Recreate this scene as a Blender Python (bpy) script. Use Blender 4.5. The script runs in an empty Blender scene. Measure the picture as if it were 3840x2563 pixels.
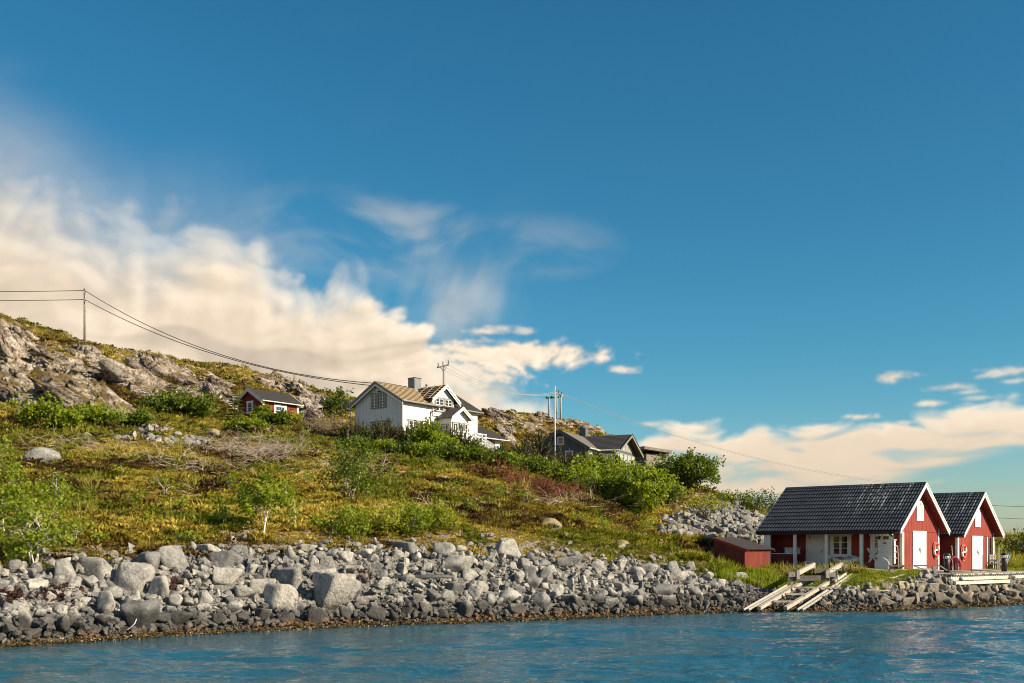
import bpy, bmesh, math, random
import numpy as np
from mathutils import Vector, Matrix, noise as mnoise

# ---------------------------------------------------------------- camera, sky, sun, exposure
FX, U0, V0, HC = 4000.0, 1920.0, 2050.0, 2.9      # photo pixels: focal length, centre column, horizon row; eye height above water
SC = bpy.context.scene
COL = SC.collection
R = math.radians
SUN_AZ, SUN_EL = R(-23.0), R(28.0)                  # direction to the sun, measured from +X
cam_d = bpy.data.cameras.new('camera')
cam_d.sensor_width = 36.0
cam_d.lens = FX / 3840.0 * 36.0
cam_d.shift_y = (V0 - 2563 / 2) / 3840.0
cam_d.clip_end = 3000
cam = bpy.data.objects.new('camera', cam_d); COL.objects.link(cam)
cam.location = (0, 0, HC); cam.rotation_euler = (R(90), 0, 0)
SC.camera = cam
SC.view_settings.view_transform = 'Standard'
SC.view_settings.look = 'None'
SC.view_settings.exposure = 0.92
SC.view_settings.gamma = 1.0
SC.render.engine = 'CYCLES'
SC.cycles.max_bounces = 6
SC.cycles.diffuse_bounces = 4
SC.cycles.glossy_bounces = 3
SC.cycles.transmission_bounces = 3
SC.cycles.transparent_max_bounces = 6
SC.cycles.caustics_reflective = False
SC.cycles.caustics_refractive = False
SC.cycles.use_denoising = True
SC.cycles.denoising_prefilter = 'ACCURATE'
SC.cycles.use_adaptive_sampling = False
SC.cycles.filter_width = 1.05
SC.cycles.sample_clamp_indirect = 4.0

sun_d = bpy.data.lights.new('sun', 'SUN')
sun_d.energy = 4.6; sun_d.angle = R(0.5); sun_d.color = (1.0, 0.83, 0.60)
sun = bpy.data.objects.new('sun', sun_d); COL.objects.link(sun)
sdir = Vector((math.cos(SUN_EL) * math.cos(SUN_AZ), math.cos(SUN_EL) * math.sin(SUN_AZ), math.sin(SUN_EL)))
sun.rotation_euler = sdir.to_track_quat('Z', 'Y').to_euler()
sun.location = (60, 0, 60)


class NT:
    """small helper for building node trees"""
    def __init__(s, tree): s.t = tree; s.l = tree.links
    def n(s, typ, **kw):
        nd = s.t.nodes.new(typ)
        for k, v in kw.items(): setattr(nd, k, v)
        return nd
    def set(s, sock, v):
        if isinstance(v, bpy.types.NodeSocket): s.l.new(v, sock)
        elif v is not None:
            if hasattr(sock.default_value, '__len__') and not hasattr(v, '__len__'): v = (v,) * len(sock.default_value)
            if hasattr(v, '__len__') and len(v) == 3 and len(sock.default_value) == 4: v = tuple(v) + (1,)
            sock.default_value = v
    def m(s, op, a, b=None, c=None, clamp=False):
        nd = s.n('ShaderNodeMath', operation=op, use_clamp=clamp)
        for i, v in enumerate((a, b, c)):
            if v is not None: s.set(nd.inputs[i], v)
        return nd.outputs[0]
    def vm(s, op, a, b=None):
        nd = s.n('ShaderNodeVectorMath', operation=op)
        s.set(nd.inputs[0], a)
        if b is not None: s.set(nd.inputs[1], b)
        return nd.outputs[0]
    def sep(s, v):
        nd = s.n('ShaderNodeSeparateXYZ'); s.set(nd.inputs[0], v); return nd.outputs
    def comb(s, x, y, z):
        nd = s.n('ShaderNodeCombineXYZ')
        for i, v in enumerate((x, y, z)): s.set(nd.inputs[i], v)
        return nd.outputs[0]
    def noise(s, vec, scale, detail=4.0, rough=0.55, dist=0.0, out=0):
        nd = s.n('ShaderNodeTexNoise')
        if vec is not None: s.set(nd.inputs['Vector'], vec)
        s.set(nd.inputs['Scale'], scale); s.set(nd.inputs['Detail'], detail)
        s.set(nd.inputs['Roughness'], rough); s.set(nd.inputs['Distortion'], dist)
        return nd.outputs[out]
    def ss(s, x, lo, hi):
        nd = s.n('ShaderNodeMapRange', interpolation_type='SMOOTHSTEP')
        s.set(nd.inputs[0], x); s.set(nd.inputs[1], lo); s.set(nd.inputs[2], hi)
        return nd.outputs[0]
    def lin(s, x, lo, hi, a=0.0, b=1.0):
        nd = s.n('ShaderNodeMapRange')
        s.set(nd.inputs[0], x); s.set(nd.inputs[1], lo); s.set(nd.inputs[2], hi); s.set(nd.inputs[3], a); s.set(nd.inputs[4], b)
        return nd.outputs[0]
    def mix(s, f, a, b, blend='MIX'):
        nd = s.n('ShaderNodeMix', data_type='RGBA', blend_type=blend)
        s.set(nd.inputs[0], f); s.set(nd.inputs[6], a); s.set(nd.inputs[7], b)
        return nd.outputs[2]
    def ramp(s, f, stops, interp='LINEAR'):
        nd = s.n('ShaderNodeValToRGB'); cr = nd.color_ramp; cr.interpolation = interp
        while len(cr.elements) < len(stops): cr.elements.new(0.5)
        for e, (p, c) in zip(cr.elements, stops):
            e.position = p; e.color = tuple(c) + (1,) if len(c) == 3 else c
        s.set(nd.inputs[0], f); return nd.outputs[0]
    def curve(s, x, pts, xlo, xhi, ylo, yhi):
        nd = s.n('ShaderNodeFloatCurve'); c = nd.mapping.curves[0]
        pts = sorted(pts)
        while len(c.points) < len(pts): c.points.new(0.5, 0.5)
        for p, (a, b) in zip(c.points, pts):
            p.location = ((a - xlo) / (xhi - xlo), (b - ylo) / (yhi - ylo)); p.handle_type = 'AUTO_CLAMPED'
        nd.mapping.update()
        s.set(nd.inputs['Value'], s.lin(x, xlo, xhi))
        return s.lin(nd.outputs[0], 0, 1, ylo, yhi)


def azel(u, v):
    return math.degrees(math.atan2(u - U0, FX)), math.degrees(math.atan2(V0 - v, math.hypot(FX, u - U0)))


rng = np.random.default_rng(11)
random.seed(11)
_P = np.random.default_rng(5).permutation(4096)
_P = np.concatenate([_P, _P, _P])
_G = np.random.default_rng(6).uniform(0, 2 * np.pi, 4096)
_GX, _GY = np.cos(_G), np.sin(_G)


def pn(x, y, seed=0):
    x = np.asarray(x, float) + seed * 37.17; y = np.asarray(y, float) + seed * 11.3
    xi = np.floor(x).astype(int); yi = np.floor(y).astype(int); xf = x - xi; yf = y - yi
    u = xf * xf * xf * (xf * (xf * 6 - 15) + 10); v = yf * yf * yf * (yf * (yf * 6 - 15) + 10)
    def g(i, j, a, b):
        h = _P[(_P[i & 4095] + j) & 4095]; return _GX[h] * a + _GY[h] * b
    n00 = g(xi, yi, xf, yf); n10 = g(xi + 1, yi, xf - 1, yf); n01 = g(xi, yi + 1, xf, yf - 1); n11 = g(xi + 1, yi + 1, xf - 1, yf - 1)
    return ((n00 * (1 - u) + n10 * u) * (1 - v) + (n01 * (1 - u) + n11 * u) * v) * 1.5


def fbm(x, y, octv=4, seed=0, gain=0.5):
    s = 0; a = 1.0; f = 1.0
    for o in range(octv):
        s = s + a * pn(x * f, y * f, seed + o); a *= gain; f *= 2.03
    return s


def ridged(x, y, octv=4, seed=0, gain=0.5):
    s = 0; a = 1.0; f = 1.0
    for o in range(octv):
        s = s + a * (1 - 2 * np.abs(pn(x * f, y * f, seed + o))); a *= gain; f *= 2.05
    return s


def sst(x, a, b):
    t = np.clip((np.asarray(x, float) - a) / (b - a), 0, 1); return t * t * (3 - 2 * t)


def cloud_map():
    """cloud cover and tone over the whole sky, computed from noise; columns are azimuth, rows elevation (finer towards the view)"""
    W, H = 2304, 704
    uu = (np.arange(W) + .5) / W * 2 - 1; c = uu * 180 / 280.0; az1 = np.sign(c) * 100 * np.abs(c) / (1 - np.abs(c))
    vv = (np.arange(H) + .5) / H * 95 / 175.0; el1 = 80 * vv / (1 - vv) - 5
    az, el = np.meshgrid(az1, el1); s = np.where(np.abs(az) > 90, np.sign(az) * (180 - np.abs(az)), az)
    def bil(x, y, octv, seed, gain=.5):
        t = 0; a_ = 1.0; f_ = 1.0; n_ = 0
        for o in range(octv): t = t + a_ * np.abs(pn(x * f_, y * f_, seed + o)); n_ += a_; a_ *= gain; f_ *= 2.1
        return t / n_
    def cv(px):
        q = np.array(sorted(px)); return np.interp(az, q[:, 0], q[:, 1])
    def pp(l): return [azel(*p) for p in l]
    wx = .9 * pn(s * .22, el * .22, 1); wy = .9 * pn(s * .22, el * .22, 2)
    X, Y = s + wx, el + wy
    big = fbm(X * .16, Y * .24, 3, 4)
    puff = bil(X * .36, Y * .48, 4, 10, .42); puff = (puff - .28) * 2.2            # rounded heads with creases
    fine = fbm(X * 1.0, Y * 1.3, 4, 20, .5)
    # A: cumulus bank on the left
    top = cv([(-180, 11), (-70, 17)] + pp([(-500, 640), (0, 690), (200, 770), (430, 885), (560, 925), (720, 905), (820, 898), (980, 950), (1040, 1060), (1160, 1115), (1330, 1120), (1470, 1165), (1570, 1235), (1700, 1330), (1850, 1440), (2000, 1560), (2300, 1800), (2600, 2000)]) + [(40, -5), (180, 11)])
    T = top - el + .35 + .95 * puff + .16 * fine + .6 * big
    hard = sst(az, -19, -11.5) * (.55 + .45 * sst(pn(s * .3, el * .3, 90), -.35, .25)) + .0                                          # soft at the far left, crisp heads further in
    aA = sst(T, -3.2 + 3.0 * hard, 4.2 - 3.4 * hard)
    veil = (1 - sst(el - top, -4, 5.6)) * sst(-az, 8, 25); nV = fbm((s + el) * .05, (el - s * .55) * .15, 4, 30, .45)
    aA = np.maximum(aA, veil * (.70 + .30 * sst(nV, -.5, .5)) * .78)
    high = sst(-az, -4, 20) * (1 - sst(el, 10, 29)) * .14 * sst(nV, .0, .7); aA = np.maximum(aA, high)
    # B: low bank on the right, flat base and broken top
    tB = cv([(-180, 3), (-30, -3)] + pp([(2100, 1900), (2300, 1720), (2430, 1630), (2540, 1580), (2640, 1585), (2780, 1615), (2880, 1590), (3000, 1578), (3300, 1562), (3500, 1530), (3840, 1500), (4600, 1480)]) + [(60, 8), (180, 3)])
    bB = cv([(-180, -3), (-30, -4)] + pp([(2200, 1880), (2450, 1865), (2900, 1880), (3250, 1870), (3500, 1760), (3700, 1680), (3840, 1650), (4600, 1700)]) + [(60, 3), (180, -3)])
    st = fbm(X * .15, Y * 1.25, 4, 40, .5); TB = tB - el + .50 * puff + .55 * st + .16 * fine
    aB = sst(TB, -.10, .75) * sst(el - bB + .7 * st, -.9, .7) * (.66 + .34 * sst(st + .6 * (el - bB - .6), -.5, .35))
    gap = sst(fbm(X * .22, Y * .9, 3, 47, .45), .10, .55) * sst(el - bB, 0.2, 1.4); aB = aB * (1 - .55 * gap)
    # C: the tongue of the bank and small separate clouds
    aC = np.zeros_like(az); TC = np.full_like(az, -9.0)
    h2 = fbm(X * 1.0, Y * 2.2, 4, 50, .52)
    for (u, v, ru, rv, k_) in ((1880, 1335, 290, 42, 1.0), (1990, 1312, 150, 18, .95), (1700, 1400, 200, 60, .9), (1780, 1470, 130, 40, .6), (1835, 1240, 95, 17, .9), (1970, 1244, 60, 16, .55), (2330, 1384, 80, 17, .75), (3350, 1415, 75, 20, .95), (3570, 1450, 85, 14, .7), (3720, 1405, 60, 20, .6), (3480, 1512, 60, 14, .8), (3230, 1562, 70, 12, .8), (3650, 1470, 70, 9, .5), (2440, 1590, 75, 11, .6), (3800, 1392, 50, 20, .6), (2185, 1350, 60, 8, .3), (3790, 1430, 60, 10, .5), (3690, 1490, 80, 10, .5), (3400, 1585, 70, 9, .6)):
        a0, e0 = azel(u, v); q = 1 - np.sqrt(((az - a0) / (ru / FX * 57.3)) ** 2 + ((el - e0) / (rv / FX * 57.3)) ** 2) + .45 * h2 + .2 * puff + (.45 if ru > 140 else 0)
        aC = np.maximum(aC, k_ * sst(q, -.15, .8)); TC = np.maximum(TC, q)
    # D: cirrus wisps, upswept
    aD = np.zeros_like(az); nC = fbm((s * .8 + el * .5) * .22, (el - s * .22) * .50 + .8 * pn(s * .15, el * .15, 66), 5, 60, .5); nU = fbm(s * .40 - el * .12, el * .13, 4, 70, .45)
    for (u, v, ru, rv, k_, n_) in ((1490, 850, 290, 100, .22, nC), (1990, 930, 320, 110, .13, nC), (1640, 1100, 260, 190, .16, nU), (1200, 900, 380, 180, .12, nC), (1760, 1180, 200, 170, .18, nU), (1450, 1000, 300, 150, .12, nC)):
        a0, e0 = azel(u, v); q = ((az - a0) / (ru / FX * 57.3)) ** 2 + ((el - e0) / (rv / FX * 57.3)) ** 2
        aD += k_ * (1 - sst(q, .0, 1.6)) * sst(n_, -.55, .8)
    al = np.maximum(np.maximum(aA, aB), aC); al = np.clip(al + aD * (1 - al), 0, 1)
    # tone: heads bright towards the sun (right and up), undersides and the depth of the bank greyer
    T2 = np.roll(np.roll(T, -7, 1), -5, 0); lit = np.clip((T - T2 - np.roll(np.roll(top - el, -7, 1), -5, 0) * 0) * .15, -.14, .18)
    sh = .70 + lit + .10 * big + .015 * fine - .10 * sst(T, 1.0, 7.0)
    band = sst(fbm(X * .09, Y * .55, 3, 80, .42), -.05, .5) * (1 - sst(el, 11.0, 13.8)) * sst(-az, -6, 3); sh = sh - .30 * band
    ed = (1 - sst(T, .1, 1.9)) * .17; sh = sh + ed * (aA > .3) * sst(az, -26, -16)
    shB = .70 + .20 * (1 - sst(TB, .1, 1.2)) + .08 * st - .12 * sst(TB, 1.0, 3.0); wB = aB / (aA + aB + aC + 1e-6); shC = .76 + .10 * h2 + .10 * sst(TC, .2, .8); wC = aC / (aA + aB + aC + 1e-6)
    sh = np.clip(sh * (1 - wB - wC) + shB * wB + shC * wC, 0, 1)
    buf = np.ones((H, W, 4), np.float32); buf[..., 0] = al; buf[..., 1] = sh; buf[..., 2] = 0
    im = bpy.data.images.new('cloud_map', W, H, float_buffer=True, is_data=True); im.pixels.foreach_set(buf.ravel()); im.update(); im.pack()
    return im


def build_world():
    w = bpy.data.worlds.new('World'); SC.world = w; w.use_nodes = True
    t = w.node_tree; t.nodes.clear(); k = NT(t)
    out = k.n('ShaderNodeOutputWorld'); bg = k.n('ShaderNodeBackground')
    STR = 0.10
    bg.inputs[1].default_value = STR
    k.l.new(bg.outputs[0], out.inputs[0])
    sky = k.n('ShaderNodeTexSky'); sky.sky_type = 'NISHITA'; sky.sun_disc = False
    sky.sun_elevation = SUN_EL; sky.sun_rotation = R(90) - SUN_AZ
    sky.altitude = 0; sky.air_density = 1.0; sky.dust_density = 0.4; sky.ozone_density = 2.0
    hs = k.n('ShaderNodeHueSaturation'); hs.inputs['Saturation'].default_value = 1.28; hs.inputs['Hue'].default_value = 0.484
    k.l.new(sky.outputs[0], hs.inputs['Color'])
    d = k.vm('NORMALIZE', k.n('ShaderNodeTexCoord').outputs['Generated'])
    x, y, z = k.sep(d)
    az = k.m('MULTIPLY', k.m('ARCTAN2', x, y), 180 / math.pi); el = k.m('MULTIPLY', k.m('ARCSINE', z), 180 / math.pi)
    tint = k.mix(k.ss(el, -1.0, 11.0), (0.47, 0.54, 0.58), (0.29, 0.52, 0.57))
    base = k.mix(1.0, hs.outputs[0], tint, 'MULTIPLY')
    uq = k.m('ADD', 0.5, k.m('DIVIDE', k.m('MULTIPLY', az, 0.5 * 280 / 180), k.m('ADD', 100.0, k.m('ABSOLUTE', az))))
    e5 = k.m('MAXIMUM', k.m('ADD', el, 5.0), 0.0); vq = k.m('DIVIDE', k.m('MULTIPLY', e5, 175 / 95.0), k.m('ADD', e5, 80.0))
    ti = k.n('ShaderNodeTexImage', extension='EXTEND', interpolation='Cubic'); ti.image = cloud_map(); k.l.new(k.comb(uq, vq, 0.0), ti.inputs[0])
    al, sh, _ = k.sep(ti.outputs[0])
    cc = k.ramp(sh, [(0.0, (0.24, 0.205, 0.17)), (0.35, (0.335, 0.28, 0.22)), (0.7, (0.46, 0.378, 0.285)), (1.0, (0.61, 0.525, 0.415))])
    cc = k.vm('SCALE', cc); cc.node.inputs['Scale'].default_value = 1.0 / STR
    k.l.new(k.mix(al, base, cc), bg.inputs[0])


build_world()

# ---------------------------------------------------------------- helpers
def P(u, v, Y):
    """the point that shows at photo pixel (u, v) at distance Y"""
    return Vector(((u - U0) / FX * Y, Y, HC - (v - V0) / FX * Y))


def mesh_np(name, V, F, smooth=False):
    V = np.asarray(V, np.float32); F = np.asarray(F, np.int32)
    me = bpy.data.meshes.new(name); n, kf = F.shape
    me.vertices.add(len(V)); me.vertices.foreach_set('co', V.ravel())
    me.loops.add(n * kf); me.loops.foreach_set('vertex_index', F.ravel())
    me.polygons.add(n); me.polygons.foreach_set('loop_start', np.arange(0, n * kf, kf, dtype=np.int32))
    me.polygons.foreach_set('loop_total', np.full(n, kf, np.int32))
    me.polygons.foreach_set('use_smooth', np.full(n, smooth, bool))
    me.update(calc_edges=True)
    return me


def link(name, data, mat=None, parent=None, loc=None, rot=None, kind=None):
    o = bpy.data.objects.new(name, data); COL.objects.link(o)
    if mat is not None and data is not None and len(data.materials) == 0: data.materials.append(mat)
    if parent is not None: o.parent = parent
    if loc is not None: o.location = loc
    if rot is not None: o.rotation_euler = rot
    if kind: o['kind'] = kind
    return o


def tag(o, label, cat, group=None):
    o['label'] = label; o['category'] = cat
    if group: o['group'] = group
    return o


def thing(name, label, cat, loc=(0, 0, 0), rz=0.0, group=None):
    o = bpy.data.objects.new(name, None); COL.objects.link(o)
    o.empty_display_size = 0.2; o.location = loc; o.rotation_euler = (0, 0, rz)
    return tag(o, label, cat, group)


class MB:
    """collects faces; build() links them as one mesh object"""
    def __init__(s): s.v = []; s.f = []
    def add(s, vs, fs):
        b = len(s.v); s.v += [tuple(p) for p in vs]; s.f += [tuple(i + b for i in f) for f in fs]; return s
    def box(s, x0, x1, y0, y1, z0, z1):
        return s.add([(x0, y0, z0), (x1, y0, z0), (x1, y1, z0), (x0, y1, z0), (x0, y0, z1), (x1, y0, z1), (x1, y1, z1), (x0, y1, z1)],
                     [(0, 3, 2, 1), (4, 5, 6, 7), (0, 1, 5, 4), (1, 2, 6, 5), (2, 3, 7, 6), (3, 0, 4, 7)])
    def ob(s, fr, a0, a1, d0, d1, z0, z1):
        """box in a wall frame: a along the wall, d outwards, z up"""
        o, r, n = fr; k = Vector((0, 0, 1))
        c = [o + r * a + n * d + k * z for z in (z0, z1) for d in (d0, d1) for a in (a0, a1)]
        return s.add(c, [(0, 1, 3, 2), (4, 6, 7, 5), (0, 4, 5, 1), (1, 5, 7, 3), (3, 7, 6, 2), (2, 6, 4, 0)])
    def prism(s, poly, ext):
        n = len(poly); p = [Vector(q) for q in poly]; e = Vector(ext)
        return s.add(p + [q + e for q in p], [tuple(range(n))[::-1], tuple(range(n, 2 * n))] + [(i, (i + 1) % n, n + (i + 1) % n, n + i) for i in range(n)])
    def bar(s, a, b, w, h, up=(0, 0, 1)):
        """rectangular bar from a to b, w wide, h high"""
        a = Vector(a); b = Vector(b); d = (b - a).normalized(); up = Vector(up)
        sd = d.cross(up)
        if sd.length < 1e-4: sd = d.cross(Vector((1, 0, 0)))
        sd.normalize(); up = sd.cross(d).normalized()
        q = [a + sd * (i * w / 2) + up * (j * h / 2) for i, j in ((-1, -1), (1, -1), (1, 1), (-1, 1))]
        return s.prism(q, b - a)
    def tube(s, pts, rad, n=6, cap=True):
        pts = [Vector(p) for p in pts]; m = len(pts)
        rad = [rad] * m if not hasattr(rad, '__len__') else rad
        vs = []; prev = None
        for i, p in enumerate(pts):
            d = (pts[min(i + 1, m - 1)] - pts[max(i - 1, 0)]).normalized()
            if prev is None:
                a = d.cross(Vector((0, 0, 1)))
                if a.length < 0.1: a = d.cross(Vector((1, 0, 0)))
            else: a = prev - d * prev.dot(d)
            a.normalize(); prev = a; b = d.cross(a)
            for j in range(n):
                t = 2 * math.pi * j / n; vs.append(p + (a * math.cos(t) + b * math.sin(t)) * rad[i])
        fs = [(i * n + j, i * n + (j + 1) % n, (i + 1) * n + (j + 1) % n, (i + 1) * n + j) for i in range(m - 1) for j in range(n)]
        if cap: fs += [tuple(range(n))[::-1], tuple(range((m - 1) * n, m * n))]
        return s.add(vs, fs)
    def lathe(s, prof, n=14, o=(0, 0, 0)):
        o = Vector(o); vs = [o + Vector((r * math.cos(2 * math.pi * j / n), r * math.sin(2 * math.pi * j / n), z)) for r, z in prof for j in range(n)]
        m = len(prof)
        fs = [(i * n + j, i * n + (j + 1) % n, (i + 1) * n + (j + 1) % n, (i + 1) * n + j) for i in range(m - 1) for j in range(n)]
        return s.add(vs, fs + [tuple(range(n))[::-1], tuple(range((m - 1) * n, m * n))])
    def mesh(s, name, smooth=False):
        me = bpy.data.meshes.new(name); me.from_pydata(s.v, [], s.f)
        bm = bmesh.new(); bm.from_mesh(me); bmesh.ops.recalc_face_normals(bm, faces=bm.faces); bm.to_mesh(me); bm.free()
        if smooth: me.polygons.foreach_set('use_smooth', [True] * len(me.polygons))
        me.update(); return me
    def build(s, name, mat, parent=None, smooth=False, kind=None, loc=None, rot=None):
        return link(name, s.mesh(name, smooth), mat, parent, loc, rot, kind)


# ---------------------------------------------------------------- materials
MT = {}


def principled(name):
    m = bpy.data.materials.new(name); m.use_nodes = True; k = NT(m.node_tree)
    return m, k, m.node_tree.nodes['Principled BSDF']


def bump(k, bs, h, dist=0.02, strength=0.6, normal=None):
    b = k.n('ShaderNodeBump'); k.set(b.inputs['Strength'], strength); k.set(b.inputs['Distance'], dist); k.set(b.inputs['Height'], h)
    if normal is not None: k.l.new(normal, b.inputs['Normal'])
    k.l.new(b.outputs[0], bs.inputs['Normal'])
    return b.outputs[0]


def mk(name, stops, scale=3.0, rough=0.7, bmp=0.01, bscale=None, detail=6.0, stretch=(1, 1, 1), spec=0.4, metal=0.0, world=False, nrough=0.6, brd=None):
    """plain surface: noise between colours, fine relief; brd = (axis, spacing): tone differs board by board"""
    m, k, bs = principled(name)
    co = k.n('ShaderNodeNewGeometry').outputs['Position'] if world else k.n('ShaderNodeTexCoord').outputs['Object']
    vec = k.vm('MULTIPLY', co, stretch)
    f = k.noise(vec, scale, detail, nrough)
    f2 = k.ss(f, 0.28, 0.72)
    n = len(stops)
    c = k.ramp(f2, [(i / max(1, n - 1), s) for i, s in enumerate(stops)])
    if brd:
        xyz = k.sep(co); q = xyz['XYZ'.index(brd[0])]
        wn = k.n('ShaderNodeTexWhiteNoise', noise_dimensions='1D'); k.set(wn.inputs['W'], k.m('FLOOR', k.m('DIVIDE', q, brd[1])))
        c = k.mix(1.0, c, k.comb(*[k.lin(wn.outputs[0], 0, 1, 0.82, 1.1)] * 3), 'MULTIPLY')
    k.l.new(c, bs.inputs['Base Color'])
    bs.inputs['Roughness'].default_value = rough; bs.inputs['Specular IOR Level'].default_value = spec; bs.inputs['Metallic'].default_value = metal
    if bmp: bump(k, bs, k.noise(vec, bscale or scale * 6, 5.0, 0.6), bmp, 0.8)
    MT[name] = m
    return m


mk('red_wood', [(0.18, 0.026, 0.018), (0.27, 0.044, 0.029), (0.22, 0.034, 0.023)], 2.2, 0.75, 0.006, 30, stretch=(1, 1, .25))
mk('red_dark_wood', [(0.16, 0.020, 0.016), (0.22, 0.030, 0.023)], 2.0, 0.75, 0.006, 30, stretch=(1, 1, .25))
mk('white_paint', [(0.72, 0.715, 0.70), (0.80, 0.795, 0.78), (0.76, 0.755, 0.74)], 3.0, 0.55, 0.003, 30)
mk('white_wall', [(0.68, 0.675, 0.66), (0.76, 0.755, 0.74), (0.72, 0.715, 0.70)], 1.2, 0.6, 0.004, 30, stretch=(1, 1, .3))
mk('cream_paint', [(0.62, 0.58, 0.50), (0.74, 0.70, 0.62)], 2.0, 0.6, 0.003, 30)
mk('grey_trim', [(0.20, 0.19, 0.17), (0.27, 0.255, 0.235)], 3.0, 0.6, 0.003)
mk('dark_wall', [(0.085, 0.10, 0.122), (0.115, 0.132, 0.152)], 2.0, 0.65, 0.004, 30, stretch=(1, 1, .3))
mk('taupe_wall', [(0.20, 0.175, 0.15), (0.26, 0.23, 0.20)], 2.0, 0.65, 0.004, 30)
mk('red_brown_wood', [(0.12, 0.020, 0.014), (0.18, 0.030, 0.020)], 2.0, 0.8, 0.006, 30, stretch=(1, 1, .25))
mk('slip_wood', [(0.16, 0.14, 0.115), (0.46, 0.41, 0.34), (0.34, 0.30, 0.25), (0.55, 0.50, 0.43)], 1.6, 0.8, 0.012, 14, nrough=0.72)
mk('old_wood', [(0.16, 0.145, 0.125), (0.30, 0.275, 0.24), (0.22, 0.20, 0.175)], 3.0, 0.8, 0.006, 25, stretch=(1, 1, 1))
mk('pale_wood', [(0.42, 0.38, 0.32), (0.62, 0.57, 0.49), (0.52, 0.47, 0.40)], 3.0, 0.75, 0.006, 25)
mk('dark_old_wood', [(0.07, 0.065, 0.058), (0.15, 0.135, 0.12)], 3.0, 0.8, 0.006, 25)
mk('new_wood', [(0.50, 0.36, 0.19), (0.62, 0.46, 0.26)], 3.0, 0.7, 0.004, 25)
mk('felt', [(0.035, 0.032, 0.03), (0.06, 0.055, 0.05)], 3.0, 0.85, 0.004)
mk('tile_grey', [(0.040, 0.037, 0.036), (0.065, 0.060, 0.057)], 5.0, 0.6, 0.004, 40)
mk('tile_brown', [(0.12, 0.105, 0.09), (0.17, 0.15, 0.13)], 5.0, 0.75, 0.004, 40)
mk('metal_grey', [(0.16, 0.17, 0.18), (0.26, 0.27, 0.28)], 3.0, 0.45, 0.002, metal=0.3)
mk('metal_black', [(0.018, 0.019, 0.021), (0.035, 0.036, 0.038)], 3.0, 0.4, 0.002, metal=0.2)
mk('gutter_white', [(0.60, 0.59, 0.56), (0.72, 0.71, 0.68)], 3.0, 0.4, 0.0)
mk('concrete', [(0.24, 0.235, 0.22), (0.36, 0.35, 0.33)], 4.0, 0.85, 0.006)
mk('wire_dark', [(0.03, 0.03, 0.03), (0.05, 0.05, 0.05)], 3.0, 0.6, 0.0)
mk('wire_pale', [(0.30, 0.29, 0.27), (0.36, 0.35, 0.33)], 3.0, 0.6, 0.0)
mk('buoy_red', [(0.42, 0.05, 0.025), (0.55, 0.085, 0.04)], 5.0, 0.5, 0.002)
mk('hose_pink', [(0.42, 0.05, 0.09), (0.52, 0.08, 0.12)], 5.0, 0.45, 0.0)
mk('plastic_white', [(0.66, 0.66, 0.64), (0.76, 0.76, 0.74)], 2.0, 0.35, 0.0)
mk('plastic_red', [(0.55, 0.05, 0.05), (0.62, 0.07, 0.06)], 2.0, 0.4, 0.0)
mk('plastic_yellow', [(0.72, 0.46, 0.02), (0.80, 0.54, 0.03)], 2.0, 0.4, 0.0)
mk('plastic_sheet', [(0.45, 0.46, 0.46), (0.66, 0.66, 0.64)], 3.0, 0.4, 0.01, 6)
mk('tarp_blue', [(0.10, 0.16, 0.22), (0.26, 0.30, 0.33), (0.5, 0.5, 0.48)], 3.0, 0.5, 0.02, 5)
mk('blue_metal', [(0.22, 0.42, 0.56), (0.34, 0.54, 0.66)], 3.0, 0.5, 0.0)
mk('insulator', [(0.02, 0.16, 0.14), (0.03, 0.22, 0.18)], 3.0, 0.2, 0.0)
mk('bark_white', [(0.30, 0.27, 0.24), (0.62, 0.57, 0.51), (0.70, 0.66, 0.60)], 6.0, 0.8, 0.004)
mk('bark_brown', [(0.06, 0.05, 0.04), (0.13, 0.11, 0.09)], 6.0, 0.85, 0.004)
mk('bark_grey', [(0.16, 0.14, 0.12), (0.28, 0.25, 0.22)], 6.0, 0.85, 0.004)
mk('bleached_branch', [(0.26, 0.20, 0.165), (0.48, 0.40, 0.34), (0.34, 0.275, 0.23)], 4.0, 0.8, 0.0, world=True)
mk('dry_branch', [(0.17, 0.12, 0.09), (0.32, 0.25, 0.20)], 4.0, 0.85, 0.0, world=True)
mk('dead_needles', [(0.10, 0.028, 0.015), (0.20, 0.065, 0.03), (0.13, 0.04, 0.02)], 4.0, 0.85, 0.0, world=True)
mk('seaweed', [(0.03, 0.022, 0.012), (0.065, 0.046, 0.02), (0.17, 0.11, 0.025), (0.045, 0.033, 0.016)], 3.5, 0.5, 0.0, world=True, spec=0.6)
mk('wrack', [(0.05, 0.02, 0.015), (0.10, 0.04, 0.03)], 4.0, 0.8, 0.0, world=True)


def glass_mat():
    m, k, bs = principled('glass')
    bs.inputs['Base Color'].default_value = (0.025, 0.028, 0.03, 1); bs.inputs['Roughness'].default_value = 0.04
    bs.inputs['Specular IOR Level'].default_value = 0.8
    MT['glass'] = m
    m, k, bs = principled('bright_glass')       # big panes with a paler base colour
    bs.inputs['Base Color'].default_value = (0.36, 0.40, 0.37, 1); bs.inputs['Roughness'].default_value = 0.05
    bs.inputs['Specular IOR Level'].default_value = 0.8
    MT['bright_glass'] = m
glass_mat()


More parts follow.
